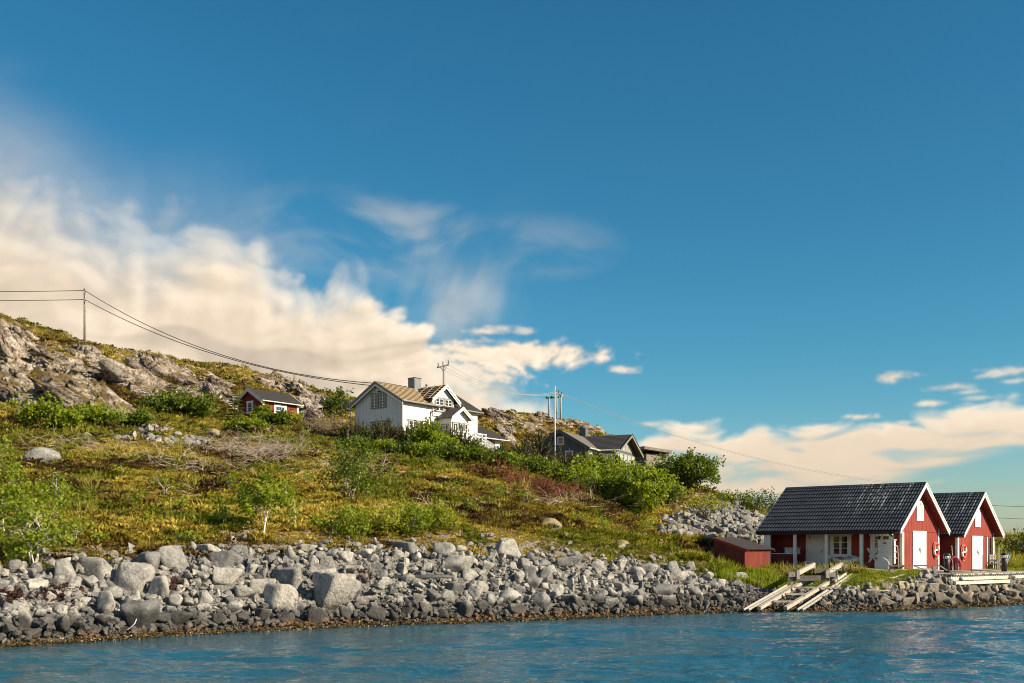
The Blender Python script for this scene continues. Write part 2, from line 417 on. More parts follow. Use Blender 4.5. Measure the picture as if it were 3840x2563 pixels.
def boathouse_tile(name, org, rz, w0, w1):
    """dark roof sheet tiles; droppings and lichen lie between w0 and w1 metres from the gable"""
    m, k, bs = principled(name)
    pos = k.n('ShaderNodeNewGeometry').outputs['Position']
    f = k.noise(pos, 1.2, 5.0, 0.6)
    c = k.ramp(k.ss(f, 0.3, 0.7), [(0, (0.026, 0.030, 0.036)), (1, (0.046, 0.050, 0.056))])
    rel = k.vm('SUBTRACT', pos, org)
    lx = k.m('ADD', k.m('MULTIPLY', k.sep(rel)[0], -math.sin(rz)), k.m('MULTIPLY', k.sep(rel)[1], math.cos(rz)))
    ly = k.sep(rel)[2]
    st = k.noise(k.comb(k.m('MULTIPLY', lx, 5.0), k.m('MULTIPLY', ly, 0.9), 0.0), 1.0, 6.0, 0.75)
    fleck = k.noise(k.comb(k.m('MULTIPLY', lx, 15.0), k.m('MULTIPLY', ly, 13.0), 0.0), 1.0, 3.0, 0.7)
    near = k.m('MULTIPLY', k.m('MULTIPLY', k.ss(lx, w1, w1 * 0.55), k.ss(lx, w0 * 0.4, w0)), k.ss(ly, 2.4, 4.2))
    msk = k.m('MULTIPLY', k.ss(k.m('ADD', k.m('MULTIPLY', st, 0.6), k.m('MULTIPLY', fleck, 0.4)), 0.51, 0.59), k.m('MULTIPLY', near, 0.6))
    c = k.mix(msk, c, (0.55, 0.56, 0.55))
    lich = k.m('MULTIPLY', k.ss(k.noise(pos, 5.0, 5.0, 0.7), 0.58, 0.70), k.ss(lx, w1, 0.2))
    c = k.mix(k.m('MULTIPLY', lich, 0.6), c, (0.20, 0.17, 0.05))
    k.l.new(c, bs.inputs['Base Color'])
    bs.inputs['Roughness'].default_value = 0.5
    bump(k, bs, k.noise(pos, 60, 3, 0.6), 0.004, 0.8)
    MT[name] = m


def rock_mat(name='rock', tide=1.0, warm=(1, 1, 1)):
    m, k, bs = principled(name)
    pos = k.n('ShaderNodeNewGeometry').outputs['Position']
    z = k.sep(pos)[2]
    rnd = k.n('ShaderNodeObjectInfo').outputs['Random']
    n1 = k.noise(pos, 1.6, 8.0, 0.62); n2 = k.noise(pos, 9.0, 6.0, 0.7); n3 = k.noise(pos, 45.0, 3.0, 0.6)
    f = k.m('ADD', k.m('MULTIPLY', n1, 0.55), k.m('MULTIPLY', n2, 0.45))
    c = k.ramp(k.ss(f, 0.34, 0.66), [(0, (0.17, 0.165, 0.158)), (0.5, (0.31, 0.302, 0.288)), (1, (0.43, 0.42, 0.395))])
    tint = k.ramp(rnd, [(0, (0.58, 0.59, 0.62)), (0.3, (0.86, 0.87, 0.89)), (0.65, (1.16, 1.15, 1.12)), (1, (1.46, 1.42, 1.34))])
    c = k.mix(1.0, c, tint, 'MULTIPLY')
    c = k.mix(k.m('MULTIPLY', k.ss(n3, 0.52, 0.75), 0.35), c, (0.10, 0.10, 0.10))
    c = k.mix(1.0, c, warm, 'MULTIPLY')
    # pale and dark lichen patches
    l1 = k.ss(k.noise(pos, 3.6, 7.0, 0.72), 0.585, 0.66); c = k.mix(k.m('MULTIPLY', l1, 0.75), c, (0.55, 0.54, 0.50))
    l2 = k.ss(k.noise(k.vm('ADD', pos, (31.0, 7.0, 2.0)), 2.4, 8.0, 0.72), 0.57, 0.66); c = k.mix(k.m('MULTIPLY', l2, 0.75), c, (0.055, 0.053, 0.05))
    # tide marks: black lichen, then orange-brown weed stain at the water
    zn = k.m('ADD', z, k.m('MULTIPLY', k.m('SUBTRACT', n1, 0.5), 0.9))
    c = k.mix(k.m('MULTIPLY', k.ss(zn, 0.94, 0.56), 0.86 * tide), c, (0.042, 0.040, 0.038))
    zo = k.m('ADD', z, k.m('MULTIPLY', k.m('SUBTRACT', n2, 0.5), 0.55))
    o = k.m('MULTIPLY', k.ss(zo, 0.36, 0.22), k.m('MULTIPLY', k.ss(k.noise(pos, 1.1, 4.0, 0.6), 0.46, 0.60), 0.8))
    c = k.mix(o, c, k.ramp(n2, [(0.3, (0.085, 0.04, 0.015)), (0.7, (0.30, 0.14, 0.04))]))
    k.l.new(c, bs.inputs['Base Color'])
    k.l.new(k.lin(zn, 0.1, 0.9, 0.55, 0.9), bs.inputs['Roughness'])
    bs.inputs['Specular IOR Level'].default_value = 0.3
    h = k.m('ADD', k.m('MULTIPLY', n2, 1.0), k.m('MULTIPLY', n3, 0.25))
    bump(k, bs, h, 0.09, 0.9)
    MT[name] = m
rock_mat()
rock_mat('bank_rock', 0.45, (1.0, 0.86, 0.70))
rock_mat('scree_rock', 1.0, (0.72, 0.69, 0.65))
rock_mat('rubble_rock', 0.8, (0.80, 0.80, 0.80))  # darker copy of the rock: shade of the gaps put into its colour


def moss_rock_mat():
    m, k, bs = principled('moss_rock')
    g = k.n('ShaderNodeNewGeometry'); pos = g.outputs['Position']; nz = k.sep(g.outputs['Normal'])[2]
    n1 = k.noise(pos, 2.2, 8.0, 0.65); n2 = k.noise(pos, 9.0, 6.0, 0.7)
    c = k.ramp(k.ss(n1, 0.3, 0.7), [(0, (0.07, 0.065, 0.055)), (0.5, (0.20, 0.19, 0.175)), (1, (0.42, 0.40, 0.37))])
    ms = k.ss(k.m('ADD', nz, k.m('MULTIPLY', k.m('SUBTRACT', n2, 0.5), 1.6)), 0.15, 0.5)
    c = k.mix(ms, c, k.ramp(n2, [(0.3, (0.15, 0.115, 0.045)), (0.65, (0.36, 0.29, 0.15))]))
    k.l.new(c, bs.inputs['Base Color']); bs.inputs['Roughness'].default_value = 0.9
    bump(k, bs, n2, 0.08, 0.9)
    MT['moss_rock'] = m
moss_rock_mat()


def leaf_mat(name, stops, trans=0.35, rough=0.5, scale=1.3, tcol=None, broad=0.0):
    m, k, bs = principled(name)
    pos = k.n('ShaderNodeNewGeometry').outputs['Position']
    f = k.m('ADD', k.m('MULTIPLY', k.noise(pos, scale, 3.0, 0.6), 0.55), k.m('MULTIPLY', k.noise(pos, scale * 9, 2.0, 0.6), 0.45))
    if broad: f = k.m('ADD', f, k.m('MULTIPLY', k.m('SUBTRACT', k.noise(pos, 0.13, 3.0, 0.5), 0.5), broad))
    c = k.ramp(k.ss(f, 0.34, 0.66), [(i / (len(stops) - 1), s) for i, s in enumerate(stops)])
    k.l.new(c, bs.inputs['Base Color']); bs.inputs['Roughness'].default_value = rough; bs.inputs['Specular IOR Level'].default_value = 0.25
    tr = k.n('ShaderNodeBsdfTranslucent')
    k.l.new(k.mix(1.0, c, tcol or (1.5, 1.45, 0.5), 'MULTIPLY'), tr.inputs[0])
    mx = k.n('ShaderNodeMixShader'); mx.inputs[0].default_value = trans
    k.l.new(bs.outputs[0], mx.inputs[1]); k.l.new(tr.outputs[0], mx.inputs[2])
    k.l.new(mx.outputs[0], m.node_tree.nodes['Material Output'].inputs[0])
    MT[name] = m
leaf_mat('leaf_bright', [(0.10, 0.150, 0.012), (0.20, 0.260, 0.018), (0.33, 0.37, 0.035)], 0.45)
leaf_mat('leaf_green', [(0.055, 0.095, 0.011), (0.11, 0.160, 0.015), (0.19, 0.23, 0.025)], 0.40)
leaf_mat('leaf_dark', [(0.035, 0.060, 0.010), (0.07, 0.105, 0.014), (0.13, 0.165, 0.024)], 0.35)
leaf_mat('leaf_yellow', [(0.16, 0.19, 0.018), (0.27, 0.29, 0.03), (0.40, 0.39, 0.06)], 0.45)
leaf_mat('needle_dark', [(0.026, 0.036, 0.008), (0.065, 0.072, 0.014), (0.15, 0.125, 0.03)], 0.2)
leaf_mat('needle_green', [(0.055, 0.090, 0.014), (0.11, 0.16, 0.022), (0.20, 0.24, 0.045)], 0.3)
leaf_mat('heather', [(0.050, 0.027, 0.010), (0.13, 0.075, 0.017), (0.21, 0.165, 0.020), (0.35, 0.295, 0.038), (0.48, 0.38, 0.085)], 0.28, 0.8, 0.6, (1.3, 1.15, 0.6), 1.15)
leaf_mat('bilberry', [(0.080, 0.085, 0.010), (0.16, 0.175, 0.016), (0.28, 0.28, 0.035)], 0.4, 0.6, 0.8)
leaf_mat('grass_blade', [(0.16, 0.17, 0.022), (0.27, 0.26, 0.04), (0.40, 0.34, 0.11)], 0.42, 0.6, 0.7)
leaf_mat('lawn_blade', [(0.13, 0.18, 0.016), (0.23, 0.28, 0.026), (0.34, 0.33, 0.07)], 0.42, 0.6, 0.9)
leaf_mat('dry_grass', [(0.22, 0.16, 0.07), (0.36, 0.28, 0.14), (0.30, 0.20, 0.09)], 0.3, 0.8, 0.9, (1.1, 1.0, 0.7))


def ground_mat():
    m, k, bs = principled('heath_ground')
    g = k.n('ShaderNodeNewGeometry'); pos = g.outputs['Position']
    z = k.sep(pos)[2]
    at = k.n('ShaderNodeAttribute', attribute_name='rock').outputs['Fac']
    am = k.n('ShaderNodeAttribute', attribute_name='moss').outputs['Fac']
    ab = k.n('ShaderNodeAttribute', attribute_name='beach').outputs['Fac']
    n1 = k.noise(pos, 0.35, 6.0, 0.6); n2 = k.noise(pos, 2.2, 7.0, 0.68); n3 = k.noise(pos, 9.0, 5.0, 0.7)
    f = k.m('ADD', k.m('MULTIPLY', n1, 0.4), k.m('MULTIPLY', n2, 0.6))
    heath = k.ramp(k.ss(f, 0.3, 0.7), [(0, (0.040, 0.026, 0.010)), (0.35, (0.10, 0.064, 0.016)), (0.6, (0.14, 0.105, 0.020)), (0.85, (0.25, 0.175, 0.038)), (1, (0.34, 0.23, 0.075))])
    moss = k.ramp(n3, [(0.3, (0.20, 0.135, 0.05)), (0.55, (0.38, 0.28, 0.14)), (0.75, (0.52, 0.42, 0.26))])
    heath = k.mix(k.ss(k.m('ADD', am, k.m('MULTIPLY', k.m('SUBTRACT', n2, 0.5), 1.2)), 0.35, 0.6), heath, moss)
    # bare rock: pale grey-pink with lichen and cracks whose shade is painted into the colour
    strata = k.vm('MULTIPLY', k.comb(k.m('ADD', k.sep(pos)[0], k.m('MULTIPLY', z, -0.8)), k.sep(pos)[1], k.m('ADD', z, k.m('MULTIPLY', k.sep(pos)[0], 0.6))), (0.8, 0.8, 1.3))
    r1 = k.noise(strata, 0.8, 9.0, 0.68); r2 = k.noise(strata, 4.5, 7.0, 0.72)
    rock = k.ramp(k.ss(k.m('ADD', k.m('MULTIPLY', r1, 0.5), k.m('MULTIPLY', r2, 0.5)), 0.40, 0.61), [(0, (0.055, 0.044, 0.036)), (0.3, (0.21, 0.17, 0.135)), (0.6, (0.40, 0.34, 0.28)), (1, (0.66, 0.59, 0.51))])
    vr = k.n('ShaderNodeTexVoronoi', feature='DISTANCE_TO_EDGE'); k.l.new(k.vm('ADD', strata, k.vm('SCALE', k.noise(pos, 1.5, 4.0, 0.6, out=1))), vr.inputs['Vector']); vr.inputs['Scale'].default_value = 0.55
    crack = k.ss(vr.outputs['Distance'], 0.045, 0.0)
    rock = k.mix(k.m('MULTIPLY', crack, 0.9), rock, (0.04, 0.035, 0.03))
    rk = k.ss(k.m('ADD', at, k.m('MULTIPLY', k.m('SUBTRACT', n2, 0.5), 1.3)), 0.42, 0.54)
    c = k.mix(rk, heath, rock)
    # shingle between the boulders, weed at the water's edge
    sh = k.ramp(n3, [(0.25, (0.10, 0.095, 0.09)), (0.5, (0.21, 0.20, 0.185)), (0.75, (0.34, 0.325, 0.30))])
    c = k.mix(ab, c, sh)
    zz = k.m('ADD', z, k.m('MULTIPLY', k.m('SUBTRACT', n2, 0.5), 0.3))
    c = k.mix(k.ss(zz, 0.55, 0.25), c, (0.05, 0.043, 0.036))
    c = k.mix(k.ss(zz, 0.20, 0.08), c, k.ramp(n3, [(0.3, (0.045, 0.032, 0.018)), (0.7, (0.12, 0.08, 0.035))]))
    k.l.new(c, bs.inputs['Base Color']); bs.inputs['Roughness'].default_value = 0.9; bs.inputs['Specular IOR Level'].default_value = 0.2
    hh = k.m('ADD', k.m('MULTIPLY', n3, 0.5), k.m('MULTIPLY', n2, 0.7))
    hr = k.m('SUBTRACT', k.m('ADD', k.m('MULTIPLY', r2, 2.2), k.m('MULTIPLY', r1, 2.5)), k.m('MULTIPLY', crack, 0.8))
    hmix = k.n('ShaderNodeMix', data_type='FLOAT'); k.set(hmix.inputs[0], rk); k.set(hmix.inputs[2], hh); k.set(hmix.inputs[3], hr)
    bump(k, bs, hmix.outputs[0], 0.30, 0.8)
    MT['heath_ground'] = m
ground_mat()


def crag_mat():
    m, k, bs = principled('crag_rock')
    g = k.n('ShaderNodeNewGeometry'); pos = g.outputs['Position']; nz = k.sep(g.outputs['Normal'])[2]
    n1 = k.noise(pos, 0.7, 8.0, 0.66); n2 = k.noise(pos, 3.8, 7.0, 0.72); n3 = k.noise(pos, 16.0, 4.0, 0.65)
    c = k.ramp(k.ss(k.m('ADD', k.m('MULTIPLY', n1, 0.5), k.m('MULTIPLY', n2, 0.5)), 0.38, 0.62), [(0, (0.07, 0.056, 0.046)), (0.3, (0.22, 0.18, 0.145)), (0.6, (0.40, 0.34, 0.285)), (1, (0.64, 0.575, 0.50))])
    c = k.mix(k.m('MULTIPLY', k.ss(n3, 0.5, 0.7), 0.5), c, (0.10, 0.085, 0.07))
    ms = k.ss(k.m('ADD', nz, k.m('MULTIPLY', k.m('SUBTRACT', n2, 0.5), 1.2)), 0.72, 0.95)
    c = k.mix(ms, c, k.ramp(n3, [(0.3, (0.12, 0.075, 0.02)), (0.6, (0.26, 0.18, 0.055))]))
    k.l.new(c, bs.inputs['Base Color']); bs.inputs['Roughness'].default_value = 0.9; bs.inputs['Specular IOR Level'].default_value = 0.2
    bump(k, bs, k.m('ADD', n2, k.m('MULTIPLY', n3, .3)), 0.35, 0.9)
    MT['crag_rock'] = m
crag_mat()


def water_mat():
    m, k, bs = principled('sea_water')
    pos = k.n('ShaderNodeNewGeometry').outputs['Position']
    bs.inputs['Base Color'].default_value = (0.018, 0.084, 0.126, 1)
    bs.inputs['Roughness'].default_value = 0.03
    bs.inputs['IOR'].default_value = 1.333
    bs.inputs['Specular IOR Level'].default_value = 0.5
    v = k.vm('MULTIPLY', pos, (0.75, 1.0, 1.0))
    n1 = k.noise(v, 4.0, 4.0, 0.6, 0.5); n2 = k.noise(v, 11.0, 3.0, 0.55, 0.3)
    bump(k, bs, k.m('ADD', k.m('MULTIPLY', n1, 1.0), k.m('MULTIPLY', n2, 0.30)), 0.050, 1.0)
    MT['sea_water'] = m
water_mat()

# ---------------------------------------------------------------- terrain
# columns of the hillside: at photo column u, distances of the water's edge, top of the boulder slope, lower heath, middle heath, house level,
# upper slope, skyline and the far side; the heights follow from where each shows in the photograph
COLS = [
 (-900, 27.5, (32.5, 2130), (41, 1890), (56, 1720), (84, 1540), (104, 1330), (128, 1130), (175, 30)),
 (0,    30.8, (36.0, 2118), (45, 1900), (60, 1745), (88, 1572), (108, 1370), (130, 1190), (175, 28)),
 (450,  33.6, (38.6, 2086), (48, 1915), (62, 1780), (92, 1578), (108, 1440), (132, 1322), (175, 24)),
 (900,  36.2, (41.4, 2056), (52, 1910), (66, 1785), (103, 1600), (122, 1495), (150, 1388), (190, 24)),
 (1200, 37.9, (43.4, 2046), (54, 1905), (68, 1785), (98, 1640), (122, 1555), (145, 1470), (185, 20)),
 (1500, 39.3, (45.0, 2050), (56, 1900), (70, 1790), (95, 1685), (115, 1650), (150, 1570), (190, 18)),
 (1800, 40.9, (46.8, 2052), (60, 1900), (78, 1795), (98, 1705), (120, 1650), (160, 1556), (200, 19)),
 (2100, 42.6, (48.8, 2072), (62, 1945), (80, 1850), (118, 1765), (140, 1700), (170, 1577), (210, 20)),
 (2300, 44.0, (50.4, 2092), (62, 1985), (80, 1890), (118, 1775), (145, 1735), (172, 1650), (210, 16)),
 (2500, 45.6, (51.6, 2112), (62, 2025), (75, 1955), (112, 1820), (135, 1805), (170, 1795), (210, 10)),
 (2700, 47.3, (53, 2150), (60, 2085), (72, 1995), (95, 1895), (115, 1890), (160, 1895), (205, 6)),
 (2850, 47.9, (53.2, 2186), (58, 2128), (68, 2055), (85, 1950), (100, 1945), (150, 1935), (205, 5)),
 (3000, 47.6, (53, 2190), (57, 2135), (70, 2080), (90, 1995), (110, 1975), (150, 1965), (205, 4.5)),
 (3300, 47.6, (50.6, 2172), (56, 2145), (68, 2125), (90, 2085), (110, 2045), (150, 2005), (205, 4)),
 (3600, 50.6, (53.8, 2172), (60, 2140), (72, 2115), (90, 2085), (110, 2055), (150, 2015), (205, 4)),
 (3840, 53.6, (56.8, 2165), (63, 2132), (75, 2105), (92, 2080), (110, 2055), (150, 2020), (205, 4)),
 (4700, 60.0, (63, 2135), (70, 2120), (82, 2100), (98, 2080), (116, 2055), (155, 2020), (205, 4)),
]
_cu = np.array([c[0] for c in COLS], float)
_ky = []; _kz = []
for c in COLS:
    ys = [c[1] - 14, c[1] - 5, c[1]]; zs = [-4.0, -1.4, 0.0]
    for (Y, v) in c[2:8]: ys.append(Y); zs.append(HC - (v - V0) / FX * Y)
    ys.append(c[8][0]); zs.append(c[8][1]); _ky.append(ys); _kz.append(zs)
_ky = np.array(_ky); _kz = np.array(_kz)
# smooth the knot curves across u
_fu = np.arange(-1000, 4801, 20.0)
def _smooth(a):
    f = np.stack([np.interp(_fu, _cu, a[:, j]) for j in range(a.shape[1])], 1)
    ker = np.exp(-0.5 * (np.arange(-12, 13) / 4.0) ** 2); ker /= ker.sum()
    pad = np.pad(f, ((12, 12), (0, 0)), 'edge')
    return np.stack([np.convolve(pad[:, j], ker, 'valid') for j in range(f.shape[1])], 1)
_fy = _smooth(_ky); _fz = _smooth(_kz)
NK = _fy.shape[1]


def knots(u):
    i = np.clip((np.asarray(u, float) + 1000) / 20.0, 0, len(_fu) - 1.001); k = i.astype(int); t = (i - k)[..., None]
    return _fy[k] * (1 - t) + _fy[k + 1] * t, _fz[k] * (1 - t) + _fz[k + 1] * t


def shore_coords(X, Y):
    """height of the smooth hill and the knot coordinate (2 = water's edge, 3 = top of the boulders, 6 = house level, 8 = skyline)"""
    X = np.asarray(X, float); Y = np.asarray(Y, float)
    u = np.clip(U0 + FX * X / np.maximum(Y, 8.0), -1000, 4799)
    ky, kz = knots(u)
    h = np.diff(ky, axis=-1); sl = np.diff(kz, axis=-1) / h
    m = np.concatenate([sl[..., :1], (sl[..., :-1] * h[..., 1:] + sl[..., 1:] * h[..., :-1]) / (h[..., 1:] + h[..., :-1]), sl[..., -1:]], -1)
    Z = np.full(u.shape, -4.0); K = np.zeros(u.shape)
    for j in range(NK - 1):
        y0 = ky[..., j]; y1 = ky[..., j + 1]; d = y1 - y0; t = (Y - y0) / d
        s = (t >= 0) & (t < 1) if j < NK - 2 else (t >= 0)
        t = np.clip(t, 0, 1)
        z = (2 * t**3 - 3 * t**2 + 1) * kz[..., j] + (t**3 - 2 * t**2 + t) * d * m[..., j] + (-2 * t**3 + 3 * t**2) * kz[..., j + 1] + (t**3 - t**2) * d * m[..., j + 1]
        Z = np.where(s, z, Z); K = np.where(s, j + t, K)
    return Z, K


def blocks(x, y, size, seed):
    """cell pattern of broken rock: each cell has its own height and tilt"""
    x = x / size + .35 * pn(x / size * .8, y / size * .8, seed); y = y / size + .35 * pn(x * .8 + 9, y / size * .8, seed + 3)
    xi = np.floor(x).astype(int); yi = np.floor(y).astype(int); bd = np.full(np.shape(x), 9.0); bv = np.zeros(np.shape(x))
    for dx in (-1, 0, 1):
        for dy in (-1, 0, 1):
            h = _P[(_P[(xi + dx + seed * 71) & 4095] + yi + dy) & 4095]; px = xi + dx + .5 + .4 * _GX[h]; py = yi + dy + .5 + .4 * _GY[h]
            d = (x - px) ** 2 + (y - py) ** 2; s = d < bd; bd = np.where(s, d, bd)
            bv = np.where(s, (h % 97) / 97.0 + (x - px) * (((h % 31) / 31.0) - .5) * .9 - (y - py) * .35, bv)
    return bv


PADS = []   # level ground under the buildings: origin x, y, rotation, x0, x1, y0, y1, height, falloff
PADS.append((19.5, 53.6, R(48.9), -0.8, 8.2, -1.2, 9.0, 1.60, 3.0))
PADS.append((25.06, 59.15, R(48.9), -1.0, 8.5, -1.8, 8.0, 1.45, 3.0))
PADS.append((-10.05, 98.0, R(52.8), -0.5, 14.0, -2.0, 7.6, 12.2, 5.0))
PADS.append((-25.79, 110.0, R(51.1), 0.0, 5.5, 0.0, 4.8, 15.75, 4.0))
PADS.append((9.09, 125.0, R(66.6), 0.0, 13.0, -3.0, 7.5, 11.9, 6.0))
# outcrops: photo column, row, half-length, half-width, tilt
OUTC = [(270, 1440, 300, 85, 33), (50, 1290, 120, 75, 50), (410, 1395, 190, 38, 28), (560, 1365, 130, 38, 20), (720, 1440, 150, 45, 35), (820, 1470, 90, 40, 30),
        (1075, 1440, 80, 22, 30), (1165, 1510, 70, 55, 60), (1000, 1432, 60, 16, 20), (1120, 1465, 60, 26, 30), (60, 1450, 90, 80, 20),
        (1830, 1560, 80, 15, 10), (1960, 1590, 100, 18, 15), (2130, 1592, 70, 18, 18), (2210, 1622, 60, 18, 25), (1890, 1612, 55, 20, 40), (2040, 1570, 60, 12, 8),
        (1480, 1660, 60, 12, 5)]


def rockmask(X, Y, Z, K):
    u = U0 + FX * X / np.maximum(Y, 8.0); v = V0 - FX * (Z - HC) / np.maximum(Y, 8.0)
    nz = fbm(X * 0.20, Y * 0.34 + X * .12, 4, 3) * 0.75 + pn(X * 0.7, Y * 1.1, 9) * 0.35
    best = np.full(np.shape(X), -9.0)
    for (a, b, ra, rb, ang) in OUTC:
        c, s = math.cos(R(ang)), math.sin(R(ang)); du = u - a; dv = v - b
        q = np.sqrt(((du * c + dv * s) / ra) ** 2 + ((-du * s + dv * c) / rb) ** 2)
        best = np.maximum(best, 1 - q)
    return sst(best + nz - .55 * sst(K, 7.3, 7.85), -0.12, 0.28)


def ground(X, Y, full=False):
    X = np.asarray(X, float); Y = np.asarray(Y, float)
    Z, K = shore_coords(X, Y)
    rk = np.where((K > 4.3), rockmask(X, Y, Z, K), 0.0)
    hea = sst(K, 2.9, 3.4)
    calm = np.ones(np.shape(X)); pad = Z * 0
    for (ox, oy, rz, x0, x1, y0, y1, zz, fo) in PADS:
        c, s = math.cos(rz), math.sin(rz); lx = (X - ox) * c + (Y - oy) * s; ly = -(X - ox) * s + (Y - oy) * c
        dx = np.maximum(np.maximum(x0 - lx, lx - x1), 0); dy = np.maximum(np.maximum(y0 - ly, ly - y1), 0)
        w = 1 - sst(np.hypot(dx, dy), 0.0, fo)
        Z = Z * (1 - w) + zz * w; calm = calm * (1 - w); pad = np.maximum(pad, w)
    rk = rk * (1 - pad)
    right = sst(U0 + FX * X / np.maximum(Y, 8), 2750, 2950)          # the trimmed ground by the boathouses is smooth
    am = hea * calm * (1 - 0.85 * right)
    Z = Z + am * (0.40 * fbm(X * 0.25, Y * 0.25, 3, 1) + 0.24 * fbm(X * 0.9, Y * 0.9, 3, 2) * (1 + .5 * sst(K, 5, 6)) + sst(K, 6.3, 7.2) * 0.55 * fbm(X * .16, Y * .16, 3, 30))
    # crags: slabs that dip to the right, broken by ledges
    a = X * 0.14 + Y * 0.06; b = Y * 0.30 - X * 0.16
    r1, r2 = blocks(X * .9 - Y * .25, Y * 1.6 + X * .5, 7.0, 5), blocks(X + Y * .3, Y * 1.5 + X * .3, 2.4, 8)
    Z = Z + rk * (1.1 * (r1 - .5) + 0.32 * (r2 - .5))
    Z = Z + rk * (0.30 * ridged(a * .55, b * .45, 3, 14, 0.42) - 0.2 + 0.35 * np.abs(pn(X * 0.40, Y * 0.5, 21)))
    # low bank of stones and sand towards the water
    be = sst(K, 1.8, 2.1) * (1 - hea)
    Z = Z + be * (0.06 * fbm(X * 1.5, Y * 1.5, 3, 40) - 0.16 * sst(K, 2.1, 2.4) * (1 - right))
    moss = np.where(K > 2.8, np.exp(-((K - 3.08) / 0.14) ** 2) * 0.85, 0.0) * (1 - right) + sst(K, 6.6, 7.6) * 0.42 + 0.25 * rk * (rk < .9)
    moss = moss + 0.65 * sst(pn(X * .30, Y * .45, 77) + .35 * pn(X * 1.1, Y * 1.3, 78), .38, .55) * hea
    if full: return Z, K, rk, np.clip(moss, 0, 1) * (1 - 0.8 * right), be, pad, right
    return Z




GRID = {}


def gq(X, Y):
    """ground height read from the built mesh"""
    X = np.asarray(X, float); Y = np.asarray(Y, float); us, ys, Z = GRID['u'], GRID['y'], GRID['z']
    u = np.clip(U0 + FX * X / Y, us[0], us[-1] - 1e-6); i = np.clip(np.searchsorted(us, u, 'right') - 1, 0, len(us) - 2); j = np.clip(np.searchsorted(ys, Y, 'right') - 1, 0, len(ys) - 2)
    a = (u - us[i]) / (us[i + 1] - us[i]); b = np.clip((Y - ys[j]) / (ys[j + 1] - ys[j]), 0, 1)
    return (Z[j, i] * (1 - a) + Z[j, i + 1] * a) * (1 - b) + (Z[j + 1, i] * (1 - a) + Z[j + 1, i + 1] * a) * b


def gz(x, y): return float(gq(x, y))


def hit(u, v):
    """where the view through photo pixel (u, v) meets the ground"""
    ys = GRID['y']; X = (u - U0) / FX * ys; Zr = HC - (v - V0) / FX * ys
    g = gq(X, ys); i = int(np.argmax(g >= Zr))
    if g[i] < Zr[i]: i = int(np.argmin(Zr - g))
    return Vector((float(X[i]), float(ys[i]), float(g[i])))


def build_terrain():
    us = np.concatenate([np.arange(-900, -60, 30), np.arange(-60, 3900, 6.0), np.arange(3900, 4701, 30)])
    ys = [24.0]
    while ys[-1] < 212: ys.append(ys[-1] * 1.0040)
    ys = np.array(ys)
    U, Y = np.meshgrid(us, ys); X = (U - U0) / FX * Y
    Z, K, rk, moss, be, pad, right = ground(X, Y, True)
    GRID.update(u=us, y=ys, z=Z)
    n, m = U.shape
    V = np.stack([X, Y, Z], -1).reshape(-1, 3)
    i = np.arange(n * m).reshape(n, m)
    F = np.stack([i[:-1, :-1], i[:-1, 1:], i[1:, 1:], i[1:, :-1]], -1).reshape(-1, 4)
    me = mesh_np('hillside', V, F, True)
    for nm, a in (('rock', rk), ('moss', moss), ('beach', be)):
        at = me.attributes.new(nm, 'FLOAT', 'POINT'); at.data.foreach_set('value', a.ravel().astype(np.float32))
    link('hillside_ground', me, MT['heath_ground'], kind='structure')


build_terrain()


def build_water():
    xs = np.concatenate([[-900, -500, -250, -120, -60, -40, -30], np.arange(-22, 36, 0.11), [40, 50, 70, 130, 260, 500, 900]])
    ys = np.concatenate([[-900, -400, -150, -60, -20, 0, 10, 15], np.arange(19, 44, 0.085), np.arange(44, 60, 0.14), [64, 70, 90]])
    X, Y = np.meshgrid(xs, ys)
    fade = sst(X, -30, -22) * (1 - sst(X, 35, 42)) * sst(Y, 15, 19) * (1 - sst(Y, 59, 64))
    wx = X + 0.5 * fbm(X * 0.3, Y * 0.3, 2, 61); wy = Y + 0.5 * fbm(X * 0.3, Y * 0.3, 2, 63)
    Z = 0.050 * (ridged(wx * 0.15 + wy * .06, wy * 0.28, 1, 50, 0.4) - 0.5) + 0.060 * ridged(wx * 0.34 - wy * .1, wy * 0.66, 2, 57, 0.42) + 0.020 * ridged(wx * 0.9 + wy * .3, wy * 1.5, 1, 67) + 0.05 * pn(wx * .12, wy * .2, 66)
    Z = Z * (.45 + .95 * sst(fbm(X * .09, Y * .16, 2, 71), -.45, .55))     # calm and ruffled patches
    u = np.clip(U0 + FX * X / np.maximum(Y, 8), -1000, 4799); ky, _ = knots(u)
    near = sst(ky[..., 2] - Y, -0.2, 5.0)                      # waves die away at the stones
    Z = Z * fade * (0.25 + 0.75 * near)
    n, m = X.shape; i = np.arange(n * m).reshape(n, m)
    F = np.stack([i[:-1, :-1], i[:-1, 1:], i[1:, 1:], i[1:, :-1]], -1).reshape(-1, 4)
    me = mesh_np('water', np.stack([X, Y, Z], -1).reshape(-1, 3), F, True)
    link('water', me, MT['sea_water'], kind='structure')
    sb = MB().add([(-900, -900, -4.2), (900, -900, -4.2), (900, 60, -4.2), (-900, 60, -4.2)], [(0, 1, 2, 3)])
    sb.build('seabed_ground', MT['heath_ground'], kind='structure')


build_water()

# ---------------------------------------------------------------- stones


def ico(sub):
    bm = bmesh.new(); bmesh.ops.create_icosphere(bm, subdivisions=sub, radius=1.0)
    v = np.array([w.co[:] for w in bm.verts]); f = np.array([[w.index for w in q.verts] for q in bm.faces]); bm.free(); return v, f


_ICO = {s: ico(s) for s in (2, 3, 4)}


